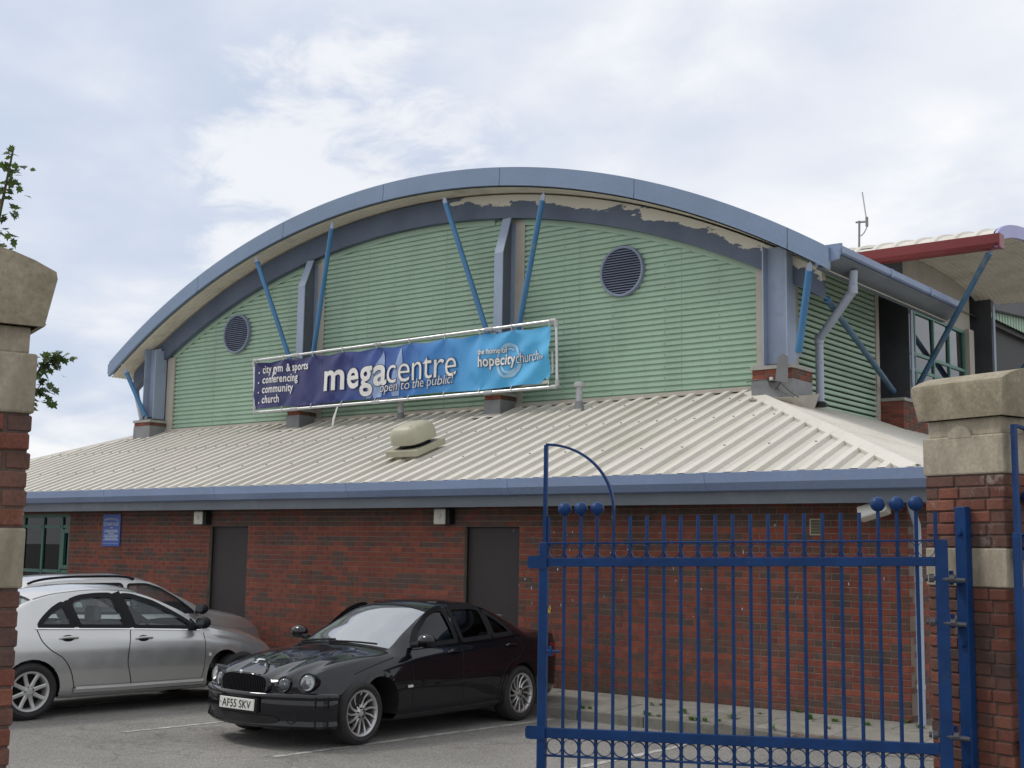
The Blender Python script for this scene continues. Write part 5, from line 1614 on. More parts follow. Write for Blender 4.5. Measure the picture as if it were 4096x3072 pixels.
# ================================================================== PLANTS
Rv = Vector((math.cos(YAW), math.sin(YAW), 0)); Fv = Vector((-math.sin(YAW), math.cos(YAW), 0))
base = Vector((CAM_POS.x, CAM_POS.y, 0)) - Rv * 2.80 + Fv * 6.35
shrub = empty('shrub', (base.x, base.y, ROAD)); tag(shrub, 'leafy self-sown shrub growing behind the left gate pier', 'shrub')
lm = MB()
half = [(0.0, 0.0), (0.06, 0.20), (0.26, 0.16), (0.22, 0.34), (0.46, 0.42), (0.28, 0.56), (0.30, 0.74), (0.12, 0.72), (0.0, 1.0)]
lv = [(x, y, 0.14 * abs(x) - 0.16 * y * y) for x, y in half] + [(-x, y, 0.14 * abs(x) - 0.16 * y * y) for x, y in half[1:-1]]
spine = [(0, 0.2, 0.0), (0, 0.4, -0.02), (0, 0.6, -0.05), (0, 0.8, -0.10)]
lm.faces([(x, y, 0.14 * abs(x) - 0.16 * y * y - 0.0) for x, y in half] + [(0, y, -0.16 * y * y) for y in (0.22, 0.45, 0.7)],
         [(0, 1, 9), (1, 2, 9), (2, 3, 9), (3, 10, 9), (3, 4, 10), (4, 5, 10), (5, 11, 10), (5, 6, 11), (6, 7, 11), (7, 8, 11)])
lm.faces([(-x, y, 0.14 * abs(x) - 0.16 * y * y) for x, y in half] + [(0, y, -0.16 * y * y) for y in (0.22, 0.45, 0.7)],
         [(0, 9, 1), (1, 9, 2), (2, 9, 3), (3, 9, 10), (3, 10, 4), (4, 10, 5), (5, 10, 11), (5, 11, 6), (6, 11, 7), (7, 11, 8)])
leaf_me = lm.mesh('leaf', M['leaf'])
srng = random.Random(12)
def branch(pts, r, nleaf, spread, size=0.075, start=0.25):
    P = []
    for a, z, d in pts: P.append(base + Rv * a + Fv * d + Vector((0, 0, z)))
    m = MB(); m.tube(P, r, 7, radii=[r * (1 - 0.8 * i / (len(P) - 1)) for i in range(len(P))]); br = m.build('branch', M['bark'], shrub)
    for i in range(nleaf):
        t = start + (1 - start) * (i + srng.random()) / nleaf; f = t * (len(P) - 1); k = min(int(f), len(P) - 2)
        p = P[k].lerp(P[k + 1], f - k) + Vector((srng.gauss(0, spread), srng.gauss(0, spread), srng.gauss(0, spread * 0.7)))
        s = size * srng.uniform(0.6, 1.15)
        inst('leaf', leaf_me, shrub, p, (srng.uniform(-1.1, 0.3), srng.uniform(-0.7, 0.7), srng.uniform(0, 6.28)), (s, s, s))
branch([(0, ROAD, 0), (0.02, 1.4, 0), (0.06, 2.4, 0.0), (0.07, 3.0, 0), (0.14, 3.35, 0), (0.20, 3.8, 0)], 0.025, 110, 0.038, 0.064, 0.70)
branch([(0.04, 2.0, 0), (0.10, 2.6, 0), (0.18, 2.85, 0.0), (0.30, 2.98, 0.05)], 0.012, 70, 0.045, 0.068, 0.5)
branch([(0.02, 1.6, 0), (0.18, 2.3, 0.1), (0.33, 2.58, 0.1), (0.39, 2.70, 0.1), (0.47, 2.74, 0.12)], 0.014, 85, 0.032, 0.062, 0.56)
branch([(0.1, 2.0, 0.05), (0.30, 2.45, 0.1), (0.39, 2.60, 0.1)], 0.010, 64, 0.032, 0.062, 0.58)
# weeds in the joints of the path
wm_ = []
for v in range(4):
    m = MB(); r = random.Random(40 + v)
    for i in range(26):
        a = r.uniform(0, 6.28); l = r.uniform(0.03, 0.085); t = r.uniform(0.15, 1.2); b = r.uniform(0, 0.05); w_ = r.uniform(0.004, 0.009)
        d = Vector((math.cos(a), math.sin(a), 0)); s = Vector((-d.y, d.x, 0)) * w_
        p0 = d * b; p1 = p0 + d * l * 0.5 * math.sin(t) + Vector((0, 0, l * 0.7)); p2 = p0 + d * l * math.sin(t) * 1.2 + Vector((0, 0, l * (0.5 + 0.5 * math.cos(t))))
        m.faces([p0 - s, p0 + s, p1 + s * 1.4, p1 - s * 1.4, p2], [(0, 1, 2, 3), (3, 2, 4)])
    wm_.append(m.mesh('weed', M['weed']))
spots = [(-3.55, -1.40), (-3.45, -1.38), (-2.98, -0.62), (-2.88, -0.55), (-2.70, -1.38), (-2.62, -1.41), (-2.50, -1.40), (-2.42, -1.0), (-2.35, -0.98), (-2.08, -1.40), (-2.0, -1.40), (-1.92, -1.38), (-1.72, -1.40),
         (-1.75, -0.98), (-1.62, -0.46), (-1.30, -0.04), (-1.02, -0.46), (-0.72, -0.47), (-0.62, -0.98), (-0.35, -0.48), (-0.05, -0.06), (0.18, -0.30), (-1.1, -1.42)]
for i, (x, y) in enumerate(spots):
    s = random.uniform(0.45, 0.95)
    y *= 0.80; z = 0.05 * y
    o = inst('weed', wm_[i % 4], None, (x, y, z), (0, 0, random.uniform(0, 6)), (s, s, s * random.uniform(0.7, 1.1)))
    tag(o, 'small green weed tuft in a joint of the footpath behind the gate', 'weed', 'weeds in the footpath')
# ================================================================== CARS
LOWP = [(0.0, 0.885), (0.04, 0.935), (0.12, 0.968), (0.28, 0.985), (0.50, 1.0), (0.70, 0.998), (0.86, 0.982), (0.95, 0.958), (1.0, 0.925)]
lowf = spline(LOWP)
class Car:
    """local frame: x forward, y left, z up, origin on the ground under the rear axle"""
    NL, NG, NT = 26, 9, 12
    def __init__(s, sp):
        s.sp = sp
        for k in ('ztop', 'zsh', 'W', 'wr', 'zbot', 'crown'): setattr(s, k, spline(sp[k]))
        s.x0, s.x1 = sp['x0'], sp['x1']
        s.sculpt = sp.get('sculpt')
    def warp(s, x, y):
        a = abs(y) / 0.9
        f = s.sp['nose_bow'] * sstep(s.sp.get('bow_from', 1.5), s.x1, x) + s.sp.get('screen_bow', 0.09) * math.exp(-((x - s.sp['screen'][0]) / 0.55) ** 2)
        r = s.sp['tail_bow'] * sstep(0.1, -0.0 - s.x0, -x) if x < 0 else 0
        return x - f * a ** 2.2 + r * a ** 2.2
    def section(s, x):
        W, zs, zb, zt, yr, cr = s.W(x), s.zsh(x), s.zbot(x), s.ztop(x), s.wr(x), s.crown(x)
        pts = []
        for i in range(s.NL + 1):
            u = i / s.NL
            pts.append((W * lowf(u), zb + (zs - zb) * u))
        y5, z5 = pts[-1]; ze = zt - cr
        for i in range(1, s.NG + 1):
            t = i / s.NG
            pts.append((lerp(y5, yr, t) + 0.022 * math.sin(math.pi * t) * min(1, max(0, (ze - z5) / 0.2)), lerp(z5, ze, t)))
        for i in range(1, s.NT + 1):
            t = i / s.NT; y = yr * (1 - t)
            z = zt - cr * (1 - t) ** 2.3
            pts.append((y, z))
        if s.sculpt:
            k = s.NL - 4
            pts = pts[:k] + [(y, z + s.sculpt(x, y)) for y, z in pts[k:]]
        return pts
    def side(s, x, z, sg=1, off=0.0):
        p = s.section(x)[:s.NL + s.NG + 1]
        for (ya, za), (yb, zb) in zip(p[:-1], p[1:]):
            if za <= z <= zb and zb > za:
                t = (z - za) / (zb - za); y = lerp(ya, yb, t)
                ny, nz = (zb - za), -(yb - ya); l = math.hypot(ny, nz) or 1
                y2, z2 = y + off * ny / l, z + off * nz / l
                return (s.warp(x, y), sg * y2, z2)
        y = p[-1][0] if z > p[-1][1] else p[0][0]
        return (s.warp(x, y), sg * (y + off), z)
    def topz(s, x, y):
        p = s.section(x)[s.NL:]
        y = abs(y)
        for (ya, za), (yb, zb) in zip(p[:-1], p[1:]):
            if yb <= y <= ya and ya > yb:
                return lerp(za, zb, (ya - y) / (ya - yb))
        return p[0][1]

def ribbon(car, pts, wd, off, sg, closed=False, depth=0.0):
    """flat strip laid on the flank along points (x,z)"""
    m = MB(); n = len(pts); A, B = [], []
    for i in range(n):
        a = pts[(i - 1) % n if closed else max(0, i - 1)]; b = pts[(i + 1) % n if closed else min(n - 1, i + 1)]
        dx, dz = b[0] - a[0], b[1] - a[1]; l = math.hypot(dx, dz) or 1
        nx, nz = -dz / l * wd / 2, dx / l * wd / 2
        A.append(car.side(pts[i][0] + nx, pts[i][1] + nz, sg, off)); B.append(car.side(pts[i][0] - nx, pts[i][1] - nz, sg, off))
    if closed: A.append(A[0]); B.append(B[0])
    m.grid([A, B])
    return m
def smooth_poly(pts, n=8, closed=True):
    """Catmull-Rom through points"""
    out_ = []; k = len(pts)
    for i in range(k if closed else k - 1):
        p = [pts[(i + j - 1) % k] if closed else pts[min(max(i + j - 1, 0), k - 1)] for j in range(4)]
        for q in range(n):
            t = q / n
            out_.append(tuple(0.5 * ((2 * p[1][c]) + (-p[0][c] + p[2][c]) * t + (2 * p[0][c] - 5 * p[1][c] + 4 * p[2][c] - p[3][c]) * t * t + (-p[0][c] + 3 * p[1][c] - 3 * p[2][c] + p[3][c]) * t ** 3) for c in range(2)))
    if not closed: out_.append(pts[-1])
    return out_
def in_poly(x, z, poly):
    r = False; j = len(poly) - 1
    for i in range(len(poly)):
        if (poly[i][1] > z) != (poly[j][1] > z) and x < (poly[j][0] - poly[i][0]) * (z - poly[i][1]) / (poly[j][1] - poly[i][1]) + poly[i][0]: r = not r
        j = i
    return r
def rounded(poly, r=0.03, n=4):
    """round the corners of a polygon"""
    out_ = []; k = len(poly)
    for i in range(k):
        P = Vector(poly[i]); A = Vector(poly[i - 1]); B = Vector(poly[(i + 1) % k])
        a = (A - P); b = (B - P); ra = min(r, a.length * 0.4); rb = min(r, b.length * 0.4)
        p0 = P + a.normalized() * ra; p1 = P + b.normalized() * rb
        for j in range(n + 1):
            t = j / n; q = p0 * (1 - t) ** 2 + P * 2 * t * (1 - t) + p1 * t * t
            out_.append((q.x, q.y))
    return out_
def densify(poly, step=0.04, closed=True):
    out_ = []
    k = len(poly)
    for i in range(k if closed else k - 1):
        a, b = Vector(poly[i]), Vector(poly[(i + 1) % k]); n = max(1, int((b - a).length / step))
        for j in range(n): q = a.lerp(b, j / n); out_.append((q.x, q.y))
    if not closed: out_.append(tuple(poly[-1]))
    return out_
def fill_poly(car, poly, sg, off):
    """pane filling a flank outline: horizontal slices"""
    zs = [p[1] for p in poly]; z0, z1 = min(zs), max(zs); N = 12; rows = []
    for i in range(N + 1):
        z = lerp(z0 + 1e-4, z1 - 1e-4, i / N); xs_ = []
        for (a, b) in zip(poly, poly[1:] + poly[:1]):
            if (a[1] > z) != (b[1] > z): xs_.append(a[0] + (b[0] - a[0]) * (z - a[1]) / (b[1] - a[1]))
        if len(xs_) < 2: continue
        xa, xb = min(xs_), max(xs_)
        rows.append([car.side(lerp(xa, xb, j / 14), z, sg, off) for j in range(15)])
    m = MB(); m.smooth = True; m.grid(rows); return m

def make_wheel(Rt, Rr, wd, spokes, style, alloy):
    """returns tyre mesh, rim mesh; axis y, outer face at +y"""
    h = wd / 2
    t = MB(); t.lathe([(Rr - 0.005, h - 0.02), (Rr + 0.012, h - 0.006), (Rt - 0.05, h + 0.004), (Rt - 0.018, h - 0.012), (Rt - 0.003, h - 0.035), (Rt, 0), (Rt - 0.003, -h + 0.035), (Rt - 0.018, -h + 0.012), (Rt - 0.05, -h), (Rr, -h + 0.01), (Rr - 0.02, -h + 0.03)], (0, 0, 0), 'y', 48)
    tm = t.mesh('wheel', M['tyre'])
    r = MB(); r.mi = 0
    r.lathe([(Rr - 0.028, -h + 0.03), (Rr - 0.028, h - 0.03), (Rr - 0.016, h - 0.012), (Rr + 0.002, h - 0.008), (Rr + 0.006, h - 0.02)], (0, 0, 0), 'y', 48)
    hub = 0.062
    r.lathe([(0.0, h - 0.022), (0.028, h - 0.022), (0.032, h - 0.028), (hub, h - 0.034), (hub + 0.01, h - 0.06)], (0, 0, 0), 'y', 24)
    for i in range(spokes):
        a = 2 * math.pi * i / spokes + 0.1
        N = 6; secs = []
        for k in range(N + 1):
            u = k / N; rr = lerp(hub - 0.006, Rr - 0.018, u)
            tw = style['twist'] * u * u
            wv = lerp(style['w0'], style['w1'], u) * (1 - style.get('waist', 0) * math.sin(math.pi * u))
            yy = h - 0.034 - style['dish'] * math.sin(math.pi * min(1, u * 1.05)) * 1.0 + 0.012 * u
            an = a + tw; c, s_ = math.cos(an), math.sin(an)
            ctr = Vector((c * rr, yy, s_ * rr)); tn = Vector((-s_, 0, c)) * wv / 2
            secs.append([ctr - tn, ctr - tn * 0.55 + Vector((0, 0.009, 0)), ctr + tn * 0.55 + Vector((0, 0.009, 0)), ctr + tn, ctr + tn * 0.8 - Vector((0, 0.03, 0)), ctr - tn * 0.8 - Vector((0, 0.03, 0)), ctr - tn])
        r.smooth = False; r.grid(secs)
    r.mi = 1
    r.lathe([(0.0, -0.02), (Rr - 0.03, -0.021)], (0, 0, 0), 'y', 32)        # dark behind the spokes
    r.lathe([(0.0, 0.0), (0.13, 0.0), (0.135, -0.019)], (0, 0, 0), 'y', 24)
    for i in range(5):
        a = 2 * math.pi * i / 5 + 0.3; r.mi = 2 if style.get('nuts') else 1
        r.lathe([(0.0, h - 0.018), (0.008, h - 0.018), (0.010, h - 0.034)], (0.047 * math.cos(a), 0, 0.047 * math.sin(a)), 'y', 8)
    rm = r.mesh('rim', [alloy, M['under'], M['chrome']])
    for me in (tm, rm):
        bm = bmesh.new(); bm.from_mesh(me); bmesh.ops.recalc_face_normals(bm, faces=bm.faces); bm.to_mesh(me); bm.free(); me.set_sharp_from_angle(angle=rad(38))
    return tm, rm

def build_car(name, loc, rz, sp, label, cat='car', group=None):
    car = Car(sp); e = empty(name, loc, rz); tag(e, label, cat, group)
    paint = sp['paint']
    def put(mb, nm, mt, parent=None):
        return mb.build(nm, mt, parent or e, keep_world=False)
    # --- body shell
    NX = 175; N = car.NL + car.NG + car.NT
    xs = [lerp(car.x0, car.x1, i / NX) for i in range(NX + 1)]
    secs = [car.section(x) for x in xs]
    wins = [rounded(w_, 0.05) for w_ in sp['windows']]
    arches = sp['arches']; ra = sp['arch_r']; az = sp.get('arch_z', 0.315)
    x_wb, x_wt = sp['screen']; x_rt, x_rb = sp['rear_screen']
    m = MB(); m.smooth = True
    vid = {}
    for sg in (1, -1):
        for i in range(NX + 1):
            for j in range(N + 1):
                if sg == -1 and j == N: vid[(sg, i, j)] = vid[(1, i, j)]; continue
                y, z = secs[i][j]
                vid[(sg, i, j)] = len(m.v); m.v.append((car.warp(xs[i], y), sg * y, z))
    jt0 = car.NL + car.NG
    for i in range(NX):
        xm = (xs[i] + xs[i + 1]) / 2
        for j in range(N):
            zm = (secs[i][j][1] + secs[i + 1][j + 1][1]) / 2
            if j < jt0:
                if any(in_poly(xm, zm, w_) for w_ in wins): continue
                if any((xm - ax) ** 2 + (zm - az) ** 2 < ra * ra for ax in arches): continue
            else:
                t = (j - jt0 + 0.5) / car.NT
                if t > 0.085 and (x_wt + 0.02 < xm < x_wb - 0.0 or x_rb + 0.0 < xm < x_rt - 0.02): continue
            for sg in (1, -1):
                q = (vid[(sg, i, j)], vid[(sg, i, j + 1)], vid[(sg, i + 1, j + 1)], vid[(sg, i + 1, j)])
                m.f.append(q if sg == 1 else q[::-1]); m.m.append(0); m.sm.append(True)
    # end caps
    for i in (0, NX):
        for j in range(N - 1):
            rowA = []; rowB = []
            K = 14
            for k in range(K + 1):
                t = -1 + 2 * k / K
                for row, jj in ((rowA, j), (rowB, j + 1)):
                    y, z = secs[i][jj]; yy = y * t
                    row.append((car.warp(xs[i], yy) - 0.0, yy, z - 0.0))
            m.grid([rowA, rowB])
    body = put(m, 'body', paint)
    bm = bmesh.new(); bm.from_mesh(body.data); bmesh.ops.remove_doubles(bm, verts=bm.verts, dist=1e-4); bmesh.ops.recalc_face_normals(bm, faces=bm.faces); bm.to_mesh(body.data); bm.free()
    body.data.set_sharp_from_angle(angle=rad(32))
    # floor
    u = MB(); r0, r1 = [], []
    for i in range(0, NX + 1, 5):
        yb_ = secs[i][0][0] * 0.97; xb_ = car.warp(xs[i], yb_) - 0.02 * sstep(2.5, 3.5, xs[i])
        r0.append((xb_, yb_, secs[i][0][1] + 0.01)); r1.append((xb_, -yb_, secs[i][0][1] + 0.01))
    u.grid([r0, r1]); put(u, 'underbody', M['under'])
    # arches: liner and lip
    for ax in arches:
        for sg in (1, -1):
            a0, a1 = -0.30, math.pi + 0.30
            li = MB(); A, B = [], []
            for k in range(33):
                t = lerp(a0, a1, k / 32); x, z = ax + (ra + 0.004) * math.cos(t), az + (ra + 0.004) * math.sin(t)
                if z < sp['zbot'][1][1]: continue
                p = car.side(x, z, sg, -0.004); A.append(p); B.append((p[0], sg * 0.42, p[2]))
            li.grid([A, B]); put(li, 'arch_liner', M['under'])
            lp = []
            for k in range(33):
                t = lerp(a0, a1, k / 32); x, z = ax + (ra + 0.016) * math.cos(t), az + (ra + 0.016) * math.sin(t)
                if z > car.zbot(x) + 0.01: lp.append((x, z))
            put(ribbon(car, lp, 0.05, 0.004, sg), 'arch_lip', paint)
    # side glass and frames
    for w_, wr_ in zip(sp['windows'], wins):
        for sg in (1, -1):
            put(fill_poly(car, wr_, sg, -0.012), 'side_window', sp['glass'])
            put(ribbon(car, densify(wr_, 0.03), sp.get('trim_w', 0.05), 0.004, sg, True), 'window_frame', sp['trim'])
    for pts, wd, mt, off in sp.get('strips', []):
        for sg in (1, -1): put(ribbon(car, densify(pts, 0.04, False), wd, off, sg), 'trim_strip', mt)
    for pts in sp['seams']:
        for sg in (1, -1): put(ribbon(car, densify(smooth_poly(pts, 8, False), 0.02, False), sp.get('seam_w', 0.008), 0.0025, sg), 'door_seam', M['under'])
    # screens
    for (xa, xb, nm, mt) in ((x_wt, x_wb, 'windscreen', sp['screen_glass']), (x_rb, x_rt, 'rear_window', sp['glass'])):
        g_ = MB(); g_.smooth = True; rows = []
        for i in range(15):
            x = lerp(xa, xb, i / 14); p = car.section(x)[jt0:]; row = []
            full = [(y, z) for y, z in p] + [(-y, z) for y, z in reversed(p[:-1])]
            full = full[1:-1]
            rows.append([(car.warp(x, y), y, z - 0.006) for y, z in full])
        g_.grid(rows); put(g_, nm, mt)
        # dark edge band
        for (ra_, rb_) in ((0, 1), (14, 13)):
            f_ = MB()
            f_.grid([[Vector(a) + Vector((0, 0, 0.007)) for a in rows[ra_]], [Vector(a).lerp(Vector(b), 0.75) + Vector((0, 0, 0.007)) for a, b in zip(rows[ra_], rows[rb_])]])
            put(f_, 'screen_surround', M['trim_black'])
    # interior
    it = MB(); it.box((x_rb + 0.1, -0.66, 0.25), (x_wb - 0.1, 0.66, 0.32)); put(it, 'cabin_floor', M['under'])
    d = MB(); d.box((x_wb - 0.55, -0.66, 0.45), (x_wb - 0.12, 0.66, sp['dash'])); ob = put(d, 'dashboard', M['seat_dark']); bevel_mesh(ob.data, 0.05, 2)
    for (sx, ys_) in ((sp['seat_x'][0], (-0.36, 0.36)), (sp['seat_x'][1], (-0.36, 0.36))):
        for y in ys_:
            st = MB(); st.box((sx - 0.05, y - 0.25, 0.40), (sx + 0.48, y + 0.25, 0.55)); st.hexa([(sx - 0.22, y - 0.23, 0.52), (sx - 0.05, y - 0.23, 0.52), (sx - 0.05, y + 0.23, 0.52), (sx - 0.22, y + 0.23, 0.52), (sx - 0.34, y - 0.20, sp['seat_z']), (sx - 0.24, y - 0.20, sp['seat_z']), (sx - 0.24, y + 0.20, sp['seat_z']), (sx - 0.34, y + 0.20, sp['seat_z'])])
            so = put(st, 'seat', sp['seat']); bevel_mesh(so.data, 0.03, 2)
            hr = MB(); hx = sx - 0.31; hr.box((hx - 0.05, y - 0.14, sp['seat_z'] + 0.035), (hx + 0.05, y + 0.14, sp['seat_z'] + 0.22)); hr_o = put(hr, 'headrest', sp['seat'], so); bevel_mesh(hr_o.data, 0.045, 3)
            po = MB(); po.tube([(hx, y - 0.05, sp['seat_z'] - 0.03), (hx, y - 0.05, sp['seat_z'] + 0.05)], 0.008, 6); po.tube([(hx, y + 0.05, sp['seat_z'] - 0.03), (hx, y + 0.05, sp['seat_z'] + 0.05)], 0.008, 6); put(po, 'headrest_post', M['chrome'], so)
    sw = MB(); ctr = Vector((x_wb - 0.72, -0.36, sp['dash'] - 0.06)); tn = Vector((0.42, 0, 0.9)).normalized(); a_ = Vector((0, 1, 0)); b_ = tn.cross(a_)
    b_ = Vector((-0.45, 0, 0.89))
    sw.tube([ctr + a_ * 0.18 * math.cos(2 * math.pi * k / 24) + b_ * 0.18 * math.sin(2 * math.pi * k / 24) for k in range(24)], 0.014, 8, closed=True)
    for k in (0.0, 2.1, 4.2): sw.tube([ctr, ctr + a_ * 0.17 * math.cos(k) + b_ * 0.17 * math.sin(k)], 0.015, 6)
    put(sw, 'steering_wheel', M['trim_black'])
    # wheels
    tm, rm = make_wheel(sp['tyre_r'], sp['rim_r'], sp['tyre_w'], sp['spokes'], sp['spoke_style'], sp['alloy'])
    wn_ = 0
    for ax in arches:
        for sg in (1, -1):
            steer = 0.0
            wo = inst('wheel', tm, e, (ax, sg * (sp['track'] / 2), sp['tyre_r']), (0, random.uniform(0, 3), 0 if sg > 0 else math.pi), keep_world=False)
            ro = inst('rim', rm, wo, keep_world=False)
    # mirrors
    for sg in (1, -1):
        mx, mz, my = sp['mirror']
        mr = MB(); mr.ball((0, 0, 0), 1, 18, (0.075, 0.115, 0.072))
        mr.v = [(x if x > -0.045 else -0.045 + (x + 0.045) * 0.1, y, z * (1.08 if z < 0 else 1)) for x, y, z in mr.v]
        mr.v = [(mx + x + 0.0, sg * (my + y), mz + z) for x, y, z in mr.v]
        mo = put(mr, 'mirror', sp['mirror_mat'])
        q = MB(); q.faces([(mx - 0.051, sg * (my + 0.095 * math.cos(t)), mz + 0.058 * math.sin(t)) for t in [2 * math.pi * k / 16 for k in range(16)]], [tuple(range(16))]); put(q, 'mirror_glass', M['chrome'], mo)
        q = MB(); q.tube([(mx + 0.02, sg * (my - 0.08), mz - 0.04), (mx + 0.03, sg * (my - 0.19), mz - 0.055)], 0.03, 8); put(q, 'mirror_arm', sp['trim'] if sp['trim'] != M['chrome'] else M['trim_black'], mo)
    # handles
    for (hx, hz) in sp['handles']:
        for sg in (1, -1):
            hb = MB(); P = [Vector(car.side(hx + dx, hz + dz, sg, of)) for dx, dz, of in ((-0.105, 0, 0.004), (-0.085, 0.002, 0.028), (0.0, 0.004, 0.036), (0.085, 0.002, 0.028), (0.105, 0, 0.004))]
            hb.tube(P, 0.014, 8, radii=[0.012, 0.014, 0.015, 0.014, 0.012]); ho = put(hb, 'door_handle', sp['handle_mat'])
            cu = MB(); cpts = [(hx - 0.01 + 0.075 * math.cos(2 * math.pi * k / 16), hz + 0.036 * math.sin(2 * math.pi * k / 16)) for k in range(16)]
            cu.faces([car.side(a, b, sg, 0.003) for a, b in cpts], [tuple(range(16))]); put(cu, 'handle_recess', sp['recess_mat'], ho)
    return car, e, put

# ---------------------------------------------------------------- black saloon
M['lamp_bowl'] = mat('lamp_bowl', (0.72, 0.72, 0.70), 0.28, metal=0.15, var=0.15, vscale=40)
def jag_sculpt(x, y):
    y = abs(y)
    f = sstep(2.25, 2.7, x)
    k = sstep(2.35, 3.4, x)
    s = 0.0
    s += f * 0.010 * math.exp(-((y - 0.20 - 0.10 * (3.5 - x)) / 0.05) ** 2)
    s += k * (0.040 * math.exp(-((y - 0.47) / 0.085) ** 2) + 0.050 * math.exp(-((y - 0.675) / 0.095) ** 2))
    return s
jag = dict(x0=-1.03, x1=3.555, screen=(2.26, 1.32), rear_screen=(0.28, -0.40), nose_bow=0.40, bow_from=1.6, tail_bow=0.22,
    ztop=[(-1.10, 0.86), (-1.05, 0.965), (-0.95, 1.0), (-0.40, 1.045), (-0.10, 1.19), (0.28, 1.335), (0.5, 1.372), (0.78, 1.392), (1.1, 1.382), (1.32, 1.345), (1.8, 1.135), (2.26, 0.94), (2.4, 0.915), (2.65, 0.885), (2.95, 0.83), (3.2, 0.77), (3.4, 0.705), (3.5, 0.655), (3.555, 0.58)],
    zsh=[(-1.10, 0.80), (-1.02, 0.90), (-0.74, 0.935), (0, 0.925), (1, 0.895), (1.93, 0.865), (2.5, 0.80), (3.0, 0.715), (3.3, 0.645), (3.5, 0.585), (3.555, 0.53)],
    W=[(-1.10, 0.66), (-1.0, 0.77), (-0.7, 0.845), (-0.2, 0.885), (0.5, 0.895), (1.5, 0.893), (2.3, 0.885), (2.71, 0.883), (3.1, 0.855), (3.4, 0.81), (3.555, 0.76)],
    wr=[(-1.10, 0.60), (-1.0, 0.68), (-0.42, 0.66), (-0.10, 0.595), (0.3, 0.555), (0.7, 0.555), (1.2, 0.575), (1.7, 0.635), (2.26, 0.735), (2.45, 0.755), (2.7, 0.75), (3.1, 0.72), (3.555, 0.66)],
    crown=[(-1.10, 0.03), (-0.42, 0.05), (0.0, 0.07), (0.7, 0.06), (1.3, 0.07), (2.26, 0.05), (2.7, 0.045), (3.3, 0.04), (3.555, 0.03)],
    zbot=[(-1.10, 0.34), (-0.9, 0.24), (-0.5, 0.20), (0.5, 0.19), (2.2, 0.19), (3.1, 0.20), (3.45, 0.20), (3.555, 0.24)],
    sculpt=jag_sculpt, arches=(0.0, 2.71), arch_r=0.352, arch_z=0.322, tyre_r=0.318, rim_r=0.226, tyre_w=0.225, track=1.545, spokes=13,
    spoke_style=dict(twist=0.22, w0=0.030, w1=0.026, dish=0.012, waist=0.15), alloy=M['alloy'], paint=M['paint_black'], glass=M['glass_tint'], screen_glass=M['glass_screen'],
    windows=[[(1.93, 0.925), (1.13, 0.95), (1.15, 1.305), (1.28, 1.305), (1.45, 1.25), (1.68, 1.10)], [(1.03, 0.953), (0.51, 0.973), (0.48, 1.285), (0.62, 1.315), (1.05, 1.315)], [(0.45, 0.978), (0.06, 0.995), (0.14, 1.09), (0.27, 1.19), (0.42, 1.262)]],
    trim=M['trim_black'], trim_w=0.06, strips=[([(2.0, 0.905), (1.0, 0.93), (0.2, 0.965), (-0.1, 0.982)], 0.014, M['paint_black'], 0.010), ([(2.2, 0.535), (1.2, 0.535), (0.42, 0.54)], 0.028, M['paint_black'], 0.012)],
    seams=[[(2.05, 0.87), (2.09, 0.7), (2.07, 0.4), (2.0, 0.25)], [(1.08, 0.93), (1.11, 0.7), (1.11, 0.45), (1.07, 0.25)], [(0.02, 0.97), (-0.02, 0.85), (0.06, 0.74), (0.28, 0.66), (0.41, 0.5), (0.46, 0.27)], [(2.35, 0.835), (2.7, 0.775), (3.05, 0.70)]],
    dash=0.88, seat_x=(1.08, 0.18), seat_z=0.98, seat=M['seat_dark'], mirror=(1.86, 1.0, 0.985), mirror_mat=M['paint_black'], handles=[(1.25, 0.845), (0.19, 0.87)], handle_mat=M['paint_black'], recess_mat=M['paint_black'])
jc, je, jput = build_car('black_saloon_car', (-4.87, -1.73, ROAD), -math.pi / 2, jag, 'glossy black saloon with four round headlamps and thin-spoked alloy wheels parked nose out')
je.scale = (0.965, 1, 1)
# front: built on the curve of the nose
NB = jag['nose_bow']
def nosex(y, z):
    base_ = 3.555 + 0.012 - NB * (abs(y) / 0.9) ** 2.2
    return base_
# bumper: swept profile across the nose
def sweep_front(profile, ymax, nm, mt, n=40, end_pull=0.0):
    m = MB(); m.smooth = True; rows = []
    for i in range(n + 1):
        y = lerp(-ymax, ymax, i / n); row = []
        f = max(0.0, (abs(y) - 0.70) / (ymax - 0.70)) if ymax > 0.70 else 0
        for (px_, z) in profile:
            row.append((nosex(y, z) + px_ * (1 - 0.55 * f) - end_pull * f, y, z))
        rows.append(row)
    m.grid(rows); return jput(m, nm, mt)
# plan outline of the wrap-round bumper follows the wing back to the wheel arch
def bump_path(n=64):
    out_ = []
    for i in range(n + 1):
        t = -1 + 2 * i / n; a = abs(t)
        if a < 0.62:
            y = t / 0.62 * 0.70; x = nosex(y, 0)
        else:
            k = (a - 0.62) / 0.38
            y0 = 0.70; x0 = nosex(0.70, 0); y1 = 0.872; x1 = 3.10
            # quarter-ellipse round the corner
            y = math.copysign(y0 + (y1 - y0) * math.sin(k * math.pi / 2), t); x = x0 + (x1 - x0) * (1 - math.cos(k * math.pi / 2)) * 0.55 + (x1 - x0) * k * 0.45
        out_.append((x, y))
    return out_
def bumper_loft(profile, nm, mt, i0=0, i1=64):
    path = bump_path(); m = MB(); m.smooth = True; rows = []
    for i in range(i0, i1 + 1):
        a = Vector(path[max(0, i - 1)]); b = Vector(path[min(64, i + 1)]); d = (b - a).normalized(); nrm = Vector((d.y, -d.x))
        P = Vector(path[i])
        rows.append([(P.x + nrm.x * o_, P.y + nrm.y * o_, z) for o_, z in profile])
    m.grid(rows); return jput(m, nm, mt)
